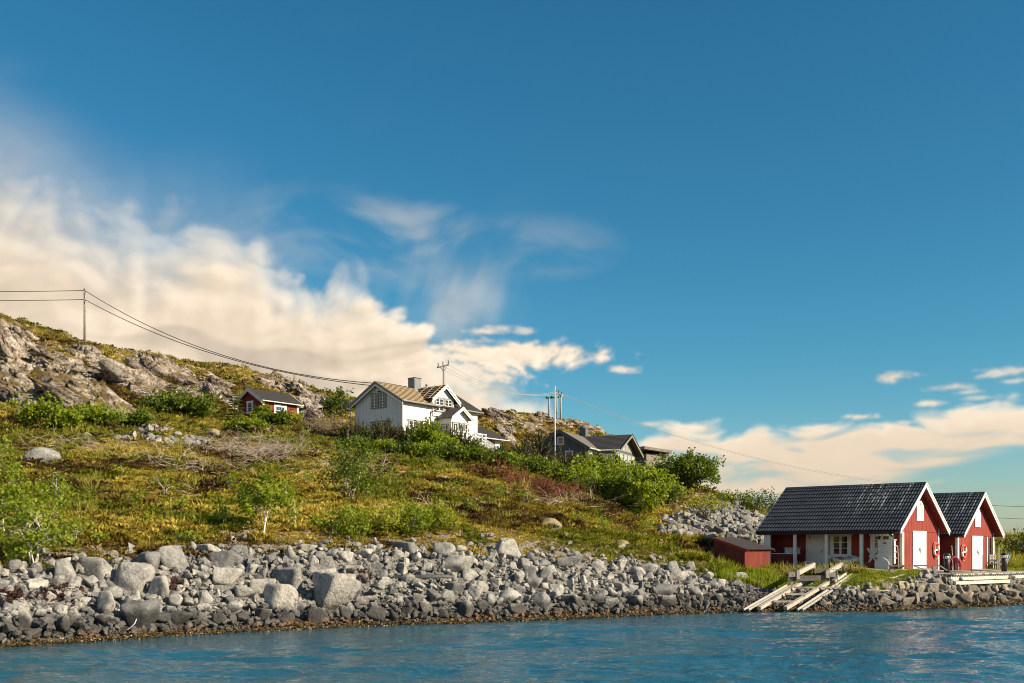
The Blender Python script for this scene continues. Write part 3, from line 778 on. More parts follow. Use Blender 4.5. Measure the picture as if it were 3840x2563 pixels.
def rock_mesh(name, seed, sub=3, planes=11, soft=14.0, rough=0.05, taper=0.28):
    """boulder: a rounded block cut by random planes"""
    rg = np.random.default_rng(seed); v, f = _ICO[sub]
    nn = rg.normal(size=(planes, 3)); nn /= np.linalg.norm(nn, axis=1)[:, None]
    nn = np.concatenate([nn, [[0, 0, -1], [0, 0, 1]]]); pp = np.concatenate([rg.uniform(0.62, 1.0, planes), [0.8, 0.85]])
    c = np.clip(v @ nn.T, 0.02, None) / pp
    r = (np.sum(c ** soft, 1)) ** (-1 / soft)
    p = v * r[:, None]
    p[:, :2] *= (1.0 - taper * (p[:, 2:3] * .5 + .5))
    dv = np.array([mnoise.fractal(Vector(q * 1.6 + seed * 3.1), 0.9, 2.1, 5) for q in p])
    p = p * (1 + rough * dv[:, None])
    p /= np.abs(p).max(0)
    return mesh_np(name, p, f, True)


ROCKS = [rock_mesh('boulder', 100 + i, 4, 8 + i % 6, 15 + 5 * (i % 5), 0.045 + 0.012 * (i % 3)) for i in range(18)]
ROUND = [rock_mesh('cobble', 200 + i, 3, 8, 10.0, 0.05) for i in range(4)]
for me in ROCKS + ROUND: me.materials.append(MT['rock'])
PLACED = []   # centre, radius


def boulder(u, v, w, h, label, group=None, name='boulder', mesh=None, mat=None, rz=None, sink=0.0, tilt=0.12, deep=None):
    b = hit(u, v + h * 0.42)
    s = b.y / FX; a = w * s / 2; c = h * s / 2; d = (deep or random.uniform(0.75, 1.0)) * (a + c) / 2 * 1.05
    ctr = P(u, v, b.y + d * 0.55)
    me = mesh or random.choice(ROCKS)
    if mat: me = me.copy(); me.materials.clear(); me.materials.append(MT[mat])
    o = link(name, me, None, None, ctr, (random.uniform(-tilt, tilt), random.uniform(-tilt, tilt), random.uniform(0, 6.28) if rz is None else rz))
    # scale in the stone's own axes so that its breadth across the view stays a
    o.scale = (a * 1.12, d if abs(a - d) < .3 * a else (a + d) / 2, c * 1.12)
    if rz is None: o.rotation_euler.z = random.choice((0.0, math.pi)) + random.uniform(-0.35, 0.35)
    PLACED.append((ctr.x, ctr.y, ctr.z, max(a, d) * 0.92))
    return tag(o, label, 'rock', group)


HERO = [
 (482, 2180, 178, 125, 'huge angular grey boulder with a dark lichen-streaked half and a pale half'),
 (507, 2313, 170, 112, 'wide rounded pale-topped boulder at the water with a thin line across it'),
 (1239, 2233, 162, 158, 'tallest rounded boulder on the shore, pale above and black below'),
 (1047, 2246, 166, 108, 'broad blue-grey boulder immediately beside the tallest rounded boulder'),
 (362, 2141, 133, 92, 'squarish grey boulder just below the heather, behind the huge angular one'),
 (650, 2103, 116, 100, 'smooth-faced pale grey block standing upright at the heather edge'),
 (556, 2119, 133, 88, 'dark white-streaked pyramid boulder beside the smooth upright block'),
 (605, 2217, 96, 104, 'pale upright boulder leaning against the huge angular boulder'),
 (392, 2272, 100, 104, 'slanting grey-green boulder touching the wide rounded pale-topped boulder'),
 (98, 2331, 108, 72, 'dark smooth boulder alone near the water at the far left'),
 (834, 2172, 136, 76, 'long flat-topped pale boulder among gravel in the left third'),
 (245, 2143, 140, 84, 'mottled grey boulder under the leafy aspen branches'),
 (1900, 2066, 98, 92, 'big tall lichen-spotted boulder rising above its neighbours at the heather edge'),
 (1088, 2180, 136, 92, 'pale angular boulder leaning above the broad blue-grey one'),
 (1713, 2121, 122, 70, 'tilted dark-spotted slab above the end of the long pipe'),
 (2121, 2112, 124, 44, 'long low slab with a white patch in the upper rubble'),
 (1239, 2152, 150, 40, None), (976, 2209, 110, 70, None), (846, 2103, 123, 70, None), (899, 2078, 123, 61, None), (776, 2062, 98, 41, None), (711, 2053, 57, 41, None),
 (143, 2178, 78, 45, None), (229, 2295, 86, 49, None), (264, 2335, 82, 45, None), (76, 2262, 98, 41, None), (813, 2325, 70, 45, None), (633, 2299, 57, 49, None),
 (110, 2380, 119, 37, None), (25, 2319, 60, 40, None), (319, 2262, 61, 42, None), (1182, 2315, 80, 70, None), (1080, 2321, 86, 46, None), (980, 2315, 70, 61, None),
 (1076, 2078, 84, 60, None), (940, 2078, 80, 45, None), (1202, 2094, 78, 49, None), (1227, 2115, 66, 53, None), (1309, 2094, 98, 45, None), (1370, 2078, 90, 36, None),
 (1521, 2058, 123, 46, None), (1652, 2070, 116, 62, None), (1492, 2084, 62, 38, None), (1725, 2060, 70, 28, None), (1444, 2184, 74, 38, None), (1701, 2217, 84, 58, None),
 (1674, 2241, 66, 58, None), (1466, 2311, 80, 48, None), (1407, 2307, 70, 60, None), (1750, 2288, 64, 66, None), (1353, 2258, 78, 38, None), (1664, 2305, 66, 38, None),
 (1564, 2243, 66, 34, None), (1990, 2192, 78, 50, None), (2040, 2254, 116, 60, None), (2146, 2258, 84, 52, None), (1911, 2241, 88, 50, None), (2387, 2262, 90, 54, None),
 (2497, 2262, 84, 50, None), (2432, 2137, 88, 46, None), (2591, 2131, 60, 46, None), (2518, 2127, 66, 46, None), (2538, 2164, 70, 42, None), (1987, 2156, 54, 58, None),
 (2050, 2156, 66, 54, None), (2095, 2217, 66, 50, None), (2272, 2221, 78, 38, None), (2370, 2209, 78, 32, None), (2330, 2170, 62, 38, None), (2489, 2217, 90, 50, None),
 (2698, 2192, 54, 38, None), (2775, 2170, 50, 42, None), (2187, 2180, 46, 42, None), (2608, 2274, 50, 34, None), (2738, 2266, 46, 26, None), (1925, 2290, 84, 48, None),
 (1836, 2255, 66, 54, None), (1800, 2205, 60, 46, None), (1760, 2160, 70, 50, None), (1822, 2125, 60, 44, None), (1860, 2190, 50, 40, None), (2240, 2125, 58, 40, None),
 (2290, 2130, 52, 36, None), (1150, 2060, 70, 34, None), (1270, 2070, 60, 30, None), (1410, 2130, 60, 40, None), (1340, 2140, 60, 38, None), (1590, 2280, 60, 46, None),
 (1530, 2300, 56, 40, None), (2000, 2300, 60, 36, None), (2100, 2296, 56, 30, None), (2300, 2270, 60, 50, None), (1310, 2305, 66, 60, None),
]
def shore_label(u, y):
    """which boulder of the bank: how high it lies and what stands above it"""
    ky, _ = knots(np.array(float(u))); t = (y - ky[2]) / (ky[3] - ky[2])
    tier = 'dark tide-stained boulder at the waterline' if t < .30 else ('grey boulder midway up the stone bank' if t < .72 else 'pale dry boulder near the heather edge')
    zone = [(330, 'below the leafy shore aspen'), (800, 'between the shore aspen and the forked birch'), (1150, 'below the forked white birch'), (1600, 'below the willow thicket'), (2000, 'between the willow thicket and the mossy boulders'), (2400, 'below the mossy overhanging boulder'), (9999, 'on the stretch nearest the slipway')]
    return tier + ' ' + next(n for m, n in zone if u < m)
for (u, v, w, h, lb) in HERO:
    boulder(u, v, w, h, lb or shore_label(u, hit(u, v + h * .42).y), 'boulders along the shore', mesh=random.choice(ROUND) if w < 90 and random.random() < .3 else None)
# the laid boulders under the jetty
SEA = [(3376, 2200, 52, 38), (3402, 2203, 32, 38), (3313, 2201, 52, 26), (3431, 2191, 38, 28), (3469, 2185, 36, 28), (3514, 2181, 54, 26), (3543, 2181, 32, 32), (3499, 2211, 52, 46), (3456, 2216, 48, 42),
       (3539, 2208, 42, 28), (3267, 2234, 58, 36), (3315, 2258, 72, 36), (3393, 2261, 66, 40), (3431, 2248, 48, 46), (3383, 2229, 48, 28), (3510, 2244, 72, 48), (3467, 2254, 30, 36), (3560, 2231, 38, 38),
       (3608, 2249, 72, 38), (3549, 2260, 66, 22), (3598, 2211, 36, 36), (3572, 2211, 34, 30), (3628, 2216, 36, 30), (3645, 2208, 42, 28), (3625, 2238, 46, 32), (3684, 2243, 36, 38), (3703, 2214, 38, 32),
       (3736, 2214, 40, 38), (3681, 2214, 34, 30), (3658, 2248, 34, 32), (3721, 2251, 40, 30), (3761, 2205, 40, 30), (3797, 2232, 50, 30), (3775, 2220, 40, 26), (3826, 2210, 44, 30), (3815, 2250, 46, 22), (3760, 2246, 44, 26),
       (3236, 2205, 40, 30), (3200, 2215, 36, 28), (3222, 2240, 40, 34), (3252, 2262, 40, 28), (3180, 2250, 44, 30), (3150, 2262, 40, 26), (3345, 2232, 40, 36), (3286, 2216, 40, 28), (3110, 2268, 44, 22), (3160, 2230, 34, 26), (3125, 2245, 30, 22)]
BANK = []; SCREE = []
for me in ROCKS: b_ = me.copy(); b_.materials.clear(); b_.materials.append(MT['bank_rock']); BANK.append(b_); b_ = me.copy(); b_.materials.clear(); b_.materials.append(MT['scree_rock']); SCREE.append(b_)
for (u, v, w, h) in SEA:
    if u > 3552: v = max(v, 2206 + (u % 7))
    boulder(u, v, w, h, 'brownish block in the laid stone bank below the jetty', 'blocks of the stone bank below the jetty', tilt=0.2, mesh=random.choice(BANK))
# mossy boulders up the slope
for (u, v, w, h, lb) in ((2063, 1972, 84, 56, 'mossy overhanging boulder in the middle of the heather slope'), (2110, 2018, 70, 34, 'low moss-capped boulder below the overhanging mossy one'),
                         (2335, 2046, 62, 36, 'dark mossy boulder in heather nearest the boathouses'), (800, 1624, 70, 30, 'dark lichen-flecked boulder below the red shed'),
                         (1655, 1795, 54, 18, 'small moss-topped ledge stone at the upper middle of the heather'), (1800, 1885, 54, 22, 'pale flat mossy stone between heather tufts'),
                         (1890, 1852, 60, 18, 'thin moss-covered stone upslope of the overhanging boulder'), (2042, 1898, 34, 22, 'small round mossy stone above the overhanging boulder'),
                         (705, 1642, 60, 22, 'grey boulder beside the bright bracken'), (920, 2003, 80, 26, 'low lichen-covered slab beside the forked birch trunk'), (153, 1712, 122, 62, 'large pale boulder half hidden by aspen leaves on the left slope'), (620, 1655, 52, 30, 'pale stone in the row of rubble above the dead branches'),
                         (745, 1860, 0, 0, None), (22, 1622, 40, 24, 'rounded brown stone at the far left of the slope'), (325, 1632, 34, 18, 'grey rounded stone on the bare earth of the left slope')):
    if w: boulder(u, v, w, h, lb, mat='rock' if u == 153 else 'moss_rock', mesh=ROUND[u % 4])
# fill: smaller single stones, largest first, none inside another
def fits(x, y, z, r, lim=0.8):
    for (a, b, c, q) in PLACED:
        if (a - x) ** 2 + (b - y) ** 2 + (c - z) ** 2 < (lim * (r + q)) ** 2: return False
    return True


def band_point(rg, u0, u1, k0, k1):
    u = rg.uniform(u0, u1); ky, kz = knots(np.array(u)); k = rg.uniform(k0, k1)
    y = np.interp(k, np.arange(NK), ky); x = (u - U0) / FX * y
    return x, y, u, k


rgf = np.random.default_rng(77)
nfill = 0; tries = 0
while nfill < 150 and tries < 8000:
    tries += 1
    x, y, u, k = band_point(rgf, 0, 2690, 2.12, 2.96)
    r = rgf.uniform(0.14, 0.28) * (1 if tries > 1500 else 1.25)
    z = gz(x, y) + r * 0.25 + .10
    if not fits(x, y, z, r, 0.85): continue
    o = link('boulder', random.choice(ROCKS + ROUND), None, None, (x, y, z), (rgf.uniform(-.3, .3), rgf.uniform(-.3, .3), rgf.uniform(0, 6.28)))
    o.scale = (r * rgf.uniform(0.9, 1.35), r * rgf.uniform(0.8, 1.1), r * rgf.uniform(0.6, 0.95))
    tag(o, shore_label(u, y), 'rock', 'boulders along the shore'); PLACED.append((x, y, z, r)); nfill += 1
nscree = 0; tries = 0
while nscree < 45 and tries < 3000:
    tries += 1
    u = rgf.uniform(2490, 2860); v = rgf.uniform(1905, 2050)
    if v < 1925 + (2620 - u) * 0.25 or v > 2010 + (u - 2490) * 0.12: continue
    p = hit(u, v)
    if p.y > 100: continue
    r = rgf.uniform(0.26, 0.55)
    if not fits(p.x, p.y, p.z + r * .3, r, 0.8): continue
    o = link('scree_stone', random.choice(SCREE), None, None, (p.x, p.y, p.z + r * 0.3), (rgf.uniform(-.4, .4), rgf.uniform(-.4, .4), rgf.uniform(0, 6.28)))
    o.scale = (r * rgf.uniform(0.9, 1.4), r, r * rgf.uniform(0.6, 0.9))
    tag(o, 'angular stone in the scree slope behind the long boathouse', 'rock', 'scree behind the boathouse'); PLACED.append((p.x, p.y, p.z, r)); nscree += 1


# crags: slabs of bedrock that dip to the right, each outcrop one thing
def slab_mesh(seed):
    me = rock_mesh('slab', seed, 4, 10, 22.0, 0.05, 0.08); co = np.empty(len(me.vertices) * 3, np.float32); me.vertices.foreach_get('co', co); p = co.reshape(-1, 3)
    for i in range(len(p)):
        q = Vector((p[i][0] * 2.2, p[i][1] * 2.2, p[i][2] * 4.5)) + Vector((seed * 1.7, 0, 0)); d = mnoise.voronoi(q)[0]; e = mnoise.voronoi(q * 2.3)[0]
        s = 1 - .30 * max(0.0, .22 - (d[1] - d[0])) / .22 - .12 * max(0.0, .25 - (e[1] - e[0])) / .25 + .10 * (mnoise.cell(q * .8) - .5)
        p[i] *= s
    me.vertices.foreach_set('co', p.ravel()); me.update(); return me
SLAB = [slab_mesh(400 + i) for i in range(7)]
for me in SLAB: me.materials.append(MT['crag_rock'])


def crag(label, ells, n, smin, smax, seed, big=0):
    rg = np.random.default_rng(seed + 700); t = None
    for i in range(n + big):
        (a, b, ra, rb, ang) = ells[rg.integers(0, len(ells))]; q = rg.uniform(-1, 1); w = rg.uniform(-1, 1) * math.sqrt(1 - q * q); c, s = math.cos(R(ang)), math.sin(R(ang))
        p = hit(a + q * ra * c - w * rb * s, b + q * ra * s + w * rb * c)
        if t is None: t = thing('rock_crag', label, 'crag', p)
        z = rg.uniform(smin, smax) if i < n else rg.uniform(3.0, 4.4); o = link('slab', SLAB[rg.integers(0, len(SLAB))], None, t, p - t.location + Vector((0, .25 * z, -.26 * z)), (rg.normal(.25, .2), R(ang) * .8 + rg.normal(0, .15), rg.normal(.25, .3)))
        o.scale = (z * rg.uniform(1.1, 1.8), z * .8, z * rg.uniform(.35, .6))


crag('pale sloping crag on the skyline at the far left', [(230, 1420, 250, 70, 33), (330, 1490, 190, 50, 33), (60, 1300, 90, 60, 50), (60, 1450, 80, 60, 20)], 70, 0.9, 2.4, 1, 16)
crag('upper rock shelf below the skyline pole', [(410, 1395, 180, 30, 28), (540, 1365, 110, 30, 22)], 28, .8, 1.9, 2, 4)
crag('broken crag behind the spruces left of the red shed', [(720, 1440, 140, 40, 35), (830, 1470, 80, 34, 30), (640, 1390, 60, 30, 25)], 26, .7, 1.8, 3)
crag('steep crag between the red shed and the white house', [(1160, 1510, 60, 45, 60), (1090, 1450, 70, 20, 30), (1010, 1434, 50, 12, 20)], 26, .8, 2.1, 4)
crag('low rock ledges on the ridge behind the white house', [(1840, 1565, 70, 12, 10), (1960, 1590, 80, 14, 15), (1890, 1612, 45, 16, 40)], 18, .8, 2.0, 5)
crag('low rock ledges on the ridge below the triple poles', [(2130, 1592, 60, 14, 18), (2210, 1622, 50, 14, 25), (2040, 1575, 50, 10, 8)], 18, .8, 2.0, 6)


# ---- instanced stuff: pebbles, heather, grass
def scatter(name, sources, pts, rots, scls, label, cat):
    """one object of uncountable small pieces: geometry-node instances of a few source meshes"""
    pts = np.asarray(pts, float)
    if len(pts) == 0: return
    coll = bpy.data.collections.new(name + '_sources')
    for i, me in enumerate(sources):
        s = bpy.data.objects.new(name + '_piece', me); coll.objects.link(s)
    me = bpy.data.meshes.new(name); me.vertices.add(len(pts)); me.vertices.foreach_set('co', pts.astype(np.float32).ravel())
    a = me.attributes.new('rot', 'FLOAT_VECTOR', 'POINT'); a.data.foreach_set('vector', np.asarray(rots, np.float32).ravel())
    a = me.attributes.new('scl', 'FLOAT_VECTOR', 'POINT'); a.data.foreach_set('vector', np.asarray(scls, np.float32).ravel())
    o = link(name, me, None, kind='stuff'); tag(o, label, cat)
    g = bpy.data.node_groups.new(name + '_nodes', 'GeometryNodeTree')
    g.interface.new_socket('Geometry', in_out='INPUT', socket_type='NodeSocketGeometry')
    g.interface.new_socket('Geometry', in_out='OUTPUT', socket_type='NodeSocketGeometry')
    gi = g.nodes.new('NodeGroupInput'); go = g.nodes.new('NodeGroupOutput')
    ip = g.nodes.new('GeometryNodeInstanceOnPoints'); ci = g.nodes.new('GeometryNodeCollectionInfo')
    ci.inputs['Collection'].default_value = coll; ci.inputs['Separate Children'].default_value = True; ci.inputs['Reset Children'].default_value = True
    ra = g.nodes.new('GeometryNodeInputNamedAttribute'); ra.data_type = 'FLOAT_VECTOR'; ra.inputs['Name'].default_value = 'rot'
    sa = g.nodes.new('GeometryNodeInputNamedAttribute'); sa.data_type = 'FLOAT_VECTOR'; sa.inputs['Name'].default_value = 'scl'
    er = g.nodes.new('FunctionNodeEulerToRotation')
    g.links.new(gi.outputs[0], ip.inputs['Points']); g.links.new(ci.outputs[0], ip.inputs['Instance']); ip.inputs['Pick Instance'].default_value = True
    g.links.new(ra.outputs[0], er.inputs[0]); g.links.new(er.outputs[0], ip.inputs['Rotation']); g.links.new(sa.outputs[0], ip.inputs['Scale'])
    g.links.new(ip.outputs[0], go.inputs[0])
    md = o.modifiers.new('scatter', 'NODES'); md.node_group = g
    return o


def rubble():
    rg = np.random.default_rng(5)
    small = [rock_mesh('pebble', 300 + i, 2, 7 + i % 4, 18.0, 0.07) for i in range(10)]
    for me in small: me.polygons.foreach_set('use_smooth', [False] * len(me.polygons))
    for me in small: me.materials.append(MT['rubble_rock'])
    def fill(n, u0, u1, k0, k1, r0, r1, pw=2.0):
        u = rg.uniform(u0, u1, n); k = rg.uniform(k0, k1, n); ky, _ = knots(u)
        y = np.array([np.interp(k[i], np.arange(NK), ky[i]) for i in range(n)]); x = (u - U0) / FX * y
        z, K, rk, mo, be, pad, rt = ground(x, y, True)
        r = r0 + (r1 - r0) * rg.uniform(0, 1, n) ** pw
        return x, y, z, r
    sets = [fill(850, -120, 2780, 2.05, 2.98, 0.13, 0.25), fill(11000, -120, 2820, 2.02, 2.97, 0.04, 0.13), fill(60, 2700, 3100, 2.25, 3.0, 0.06, 0.12),
            fill(1700, 2780, 3250, 2.0, 2.7, 0.04, 0.10), fill(700, 3080, 3990, 2.05, 2.72, 0.08, 0.18), fill(110, 0, 2700, 3.0, 3.10, 0.08, 0.18)]
    # scree behind the boathouse
    n = 2600; u = rg.uniform(2470, 2880, n); v = rg.uniform(1890, 2060, n)
    ok = (v > 1922 + (2620 - u) * 0.25) & (v < 2010 + (u - 2490) * 0.12)
    hp = [hit(a, b) for a, b in zip(u[ok][:900], v[ok][:900])]
    hp = [p for p in hp if p.y < 100]
    sets.append((np.array([p.x for p in hp]), np.array([p.y for p in hp]), np.array([p.z for p in hp]), rg.uniform(0.10, 0.32, len(hp))))
    # rubble row on the left slope
    n = 60; u = rg.uniform(440, 790, n); v = 1655 + (u - 440) * 0.045 + rg.normal(0, 7, n)
    hp = [hit(a, b) for a, b in zip(u, v)]
    sets.append((np.array([p.x for p in hp]), np.array([p.y for p in hp]), np.array([p.z for p in hp]), rg.uniform(0.15, 0.40, n)))
    x = np.concatenate([s[0] for s in sets]); y = np.concatenate([s[1] for s in sets]); z = np.concatenate([s[2] for s in sets]); r = np.concatenate([s[3] for s in sets])
    PA = np.array(PLACED); keep = np.ones(len(x), bool)
    for (a, b, c, q) in PA: keep &= ((x - a) ** 2 + (y - b) ** 2 > (q * 0.80) ** 2) & ~((np.abs(x - a - (b - y) * 0.0) < q * .8) & (y < b) & (b - y < q * 1.15) & (r > q * .25))
    x, y, z, r = x[keep], y[keep], z[keep], r[keep]
    # stones lie in two or three layers, so lift some
    lift = rg.uniform(0.0, 0.5, len(x)) * r + .10 * (r > .11) + (rg.uniform(0, 1, len(x)) < 0.3) * 0.05
    n = len(x); rot = np.stack([rg.uniform(-.5, .5, n), rg.uniform(-.5, .5, n), rg.uniform(0, 6.28, n)], 1)
    scl = np.stack([r * rg.uniform(.9, 1.4, n), r, r * rg.uniform(.55, .95, n)], 1)
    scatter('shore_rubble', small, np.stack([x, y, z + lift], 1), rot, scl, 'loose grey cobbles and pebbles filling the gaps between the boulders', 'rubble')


rubble()

# ---------------------------------------------------------------- buildings
def frame(o, r, n): return (Vector(o), Vector(r).normalized(), Vector(n).normalized())


def cladding(parent, fr, a0, a1, ztop, spacing, mat, z0=0.0, thick=0.022, gap=0.012, name='cladding', d0=0.003):
    """upright boards on a wall, too narrow to tell apart singly: one part"""
    m = MB(); n = max(1, round((a1 - a0) / spacing)); w = (a1 - a0) / n; o, r, nn = fr; k = Vector((0, 0, 1))
    for i in range(n):
        p, q = a0 + i * w + gap / 2, a0 + (i + 1) * w - gap / 2
        zp, zq = ztop(p), ztop(q)
        if min(zp, zq) - z0 < 0.03: continue
        t = thick * random.uniform(0.8, 1.2)
        poly = [o + r * p + nn * d0 + k * z0, o + r * q + nn * d0 + k * z0, o + r * q + nn * d0 + k * zq, o + r * p + nn * d0 + k * zp]
        m.prism(poly, nn * t)
    ob = m.build(name, MT[mat], parent); ob['kind'] = 'stuff'
    return ob


def window(parent, fr, a0, a1, z0, z1, cols, rows, casing='white_paint', sash='white_paint', pane='glass', cw=0.10, out=0.03, name='window', head=0.04, sashes=1, sill=True):
    """casing boards, sashes with bars, each pane its own piece"""
    m = MB()
    m.ob(fr, a0, a0 + cw, out, out + 0.06, z0, z1 - cw).ob(fr, a1 - cw, a1, out, out + 0.06, z0, z1 - cw)
    m.ob(fr, a0 - head, a1 + head, out, out + 0.075, z1 - cw, z1)
    m.ob(fr, a0 - (head if sill else 0), a1 + (head if sill else 0), out, out + 0.085, z0 - cw * .7, z0)
    w = m.build(name, MT[casing], parent)
    i0, i1, j0, j1 = a0 + cw, a1 - cw, z0, z1 - cw
    sw = (i1 - i0) / sashes; bw = 0.045 if cw < 0.16 else 0.055
    for s in range(sashes):
        p0, p1 = i0 + s * sw, i0 + (s + 1) * sw
        f = MB()
        f.ob(fr, p0 + .002, p0 + bw, out + .005, out + .045, j0 + .002, j1 - .002).ob(fr, p1 - bw, p1 - .002, out + .005, out + .045, j0 + .002, j1 - .002)
        f.ob(fr, p0 + bw, p1 - bw, out + .005, out + .045, j0 + .002, j0 + bw).ob(fr, p0 + bw, p1 - bw, out + .005, out + .045, j1 - bw, j1 - .002)
        pw = (p1 - p0 - 2 * bw) / cols; ph = (j1 - j0 - 2 * bw) / rows
        for c in range(1, cols): f.ob(fr, p0 + bw + c * pw - .015, p0 + bw + c * pw + .015, out + .008, out + .04, j0 + bw, j1 - bw)
        for r in range(1, rows): f.ob(fr, p0 + bw, p1 - bw, out + .01, out + .042, j0 + bw + r * ph - .015, j0 + bw + r * ph + .015)
        f.build('sash', MT[sash], w)
        for c in range(cols):
            for r in range(rows):
                MB().ob(fr, p0 + bw + c * pw, p0 + bw + (c + 1) * pw, out + .012, out + .018, j0 + bw + r * ph, j0 + bw + (r + 1) * ph).build('pane', MT[pane], w)
    return w


def tile_mesh(name, w, l, waves, h, mat, t=0.02):
    """one roof tile: x across, y up the slope, wavy in x; overlaps the course below"""
    n = 6 * waves; m = MB(); vs = []
    for j, (y, dz) in enumerate(((0.0, 0.035), (l * 1.06, 0.0))):
        for i in range(n + 1): vs.append((w * i / n, y, dz + h * (0.5 + 0.5 * math.sin(2 * math.pi * waves * i / n))))
    b = 2 * (n + 1)
    for i in range(n + 1): vs.append((w * i / n, 0.0, -0.012))
    fs = [(i, i + 1, n + 2 + i, n + 1 + i) for i in range(n)] + [(b + i, b + i + 1, i + 1, i) for i in range(n)]
    m.add(vs, fs); me = m.mesh(name, False); me.materials.append(MT[mat]); return me


def tile_roof(parent, me, org, ax, up, w, l, nx, ny, skip=None, jitter=0.004):
    """courses of tiles from the eave up; ax along the eave, up the slope"""
    ax = Vector(ax).normalized(); up = Vector(up).normalized(); nr = ax.cross(up)
    base = Matrix((ax, up, nr)).transposed().to_4x4()
    for j in range(ny):
        for i in range(nx):
            if skip and skip(i, j): continue
            o = bpy.data.objects.new('tile', me); COL.objects.link(o); o.parent = parent
            M = base.copy(); M.translation = Vector(org) + ax * (w * i) + up * (l * j) + nr * (0.015 + random.uniform(0, jitter))
            o.matrix_local = M


def slab(m, quad, t):
    """roof deck: quad given counter-clockwise from above, thickness t downwards"""
    q = [Vector(p) for p in quad]; n = (q[1] - q[0]).cross(q[2] - q[0]).normalized()
    return m.prism(q, -n * t)


def rake(parent, a, b, depth, out, t, mat, name='bargeboard'):
    """board under the roof edge from eave a to apex b, standing t proud along out"""
    a = Vector(a); b = Vector(b); k = Vector((0, 0, -depth))
    return MB().prism([a, b, b + k, a + k], Vector(out).normalized() * t).build(name, MT[mat], parent)


def lifebuoy(fr, a, z, label):
    o, r, n = fr; c = o + r * a + n * 0.10 + Vector((0, 0, z))
    t = thing('lifebuoy', label, 'lifebuoy', (0, 0, 0), 0, 'lifebuoys on the boathouse gables')
    k = Vector((0, 0, 1)); rad, th = 0.36, 0.085
    for s in range(8):
        m = MB(); pts = []
        for i in range(6):
            an = 2 * math.pi * (s + i / 5) / 8; pts.append(c + (r * math.cos(an) * 0.86 + k * math.sin(an)) * rad)
        m.tube(pts, th, 8); m.build('ring_segment', MT['buoy_red' if s % 4 else 'white_paint'] if s not in (0, 4) else MT['white_paint'], t, True)
    MB().tube([c + (r * math.cos(an) * .86 + k * math.sin(an) - n * 0.0) * (rad + 0.10 + .05 * math.sin(3 * an)) + n * .01 for an in np.linspace(0, 6.28, 25)], 0.012, 5).build('grab_rope', MT['pale_wood'], t)
    MB().ob((c, r, n), -0.05, 0.05, -0.12, -0.02, -0.03, 0.32).ob((c, r, n), -.16, .16, -.02, .05, -.05, .02).build('hook', MT['white_paint'], t)
    return t


# ---- the long red boathouse
NB_O = Vector((19.5, 53.6, 1.60)); BRZ = R(48.9)
boathouse_tile('boathouse_tile', (NB_O.x, NB_O.y, NB_O.z), BRZ, 0.5, 4.6)
boathouse_tile('boathouse_tile_far', (25.06, 59.15, 1.45), BRZ, 0.3, 2.6)


def in_frame(o, rz, p):
    c, s = math.cos(rz), math.sin(rz); return Vector((o.x + p[0] * c - p[1] * s, o.y + p[0] * s + p[1] * c, o.z + p[2]))


def hinged_door(parent, fr, a0, a1, z0, z1, leaves=2, mat='white_paint', cs=0.10):
    d = MB().ob(fr, a0, a0 + cs, .028, .075, z0, z1 - cs).ob(fr, a1 - cs, a1, .028, .075, z0, z1 - cs).ob(fr, a0 - .03, a1 + .03, .028, .08, z1 - cs, z1).build('door', MT[mat], parent)
    w = (a1 - a0 - 2 * cs) / leaves
    for i in range(leaves):
        l0 = a0 + cs + i * w + .006; l1 = l0 + w - .012; n = 4; b = (l1 - l0) / n
        m = MB()
        for j in range(n): m.ob(fr, l0 + j * b + .003, l0 + (j + 1) * b - .003, .026, .055 + .003 * (j % 2), z0 + .02, z1 - cs - .01)
        m.build('leaf', MT[mat], d)
        for zz in (z0 + .25, z1 - cs - .3): MB().ob(fr, l0, l0 + w * .7, .058, .068, zz, zz + .05).build('hinge', MT['white_paint'], d)
    mid = (a0 + a1) / 2
    MB().ob(fr, mid - .05, mid + .05, .06, .10, z0 + .95, z0 + 1.10).ob(fr, mid - .02, mid + .02, .10, .13, z0 + .80, z0 + 1.0).build('padlock', MT['metal_grey'], d)
    return d


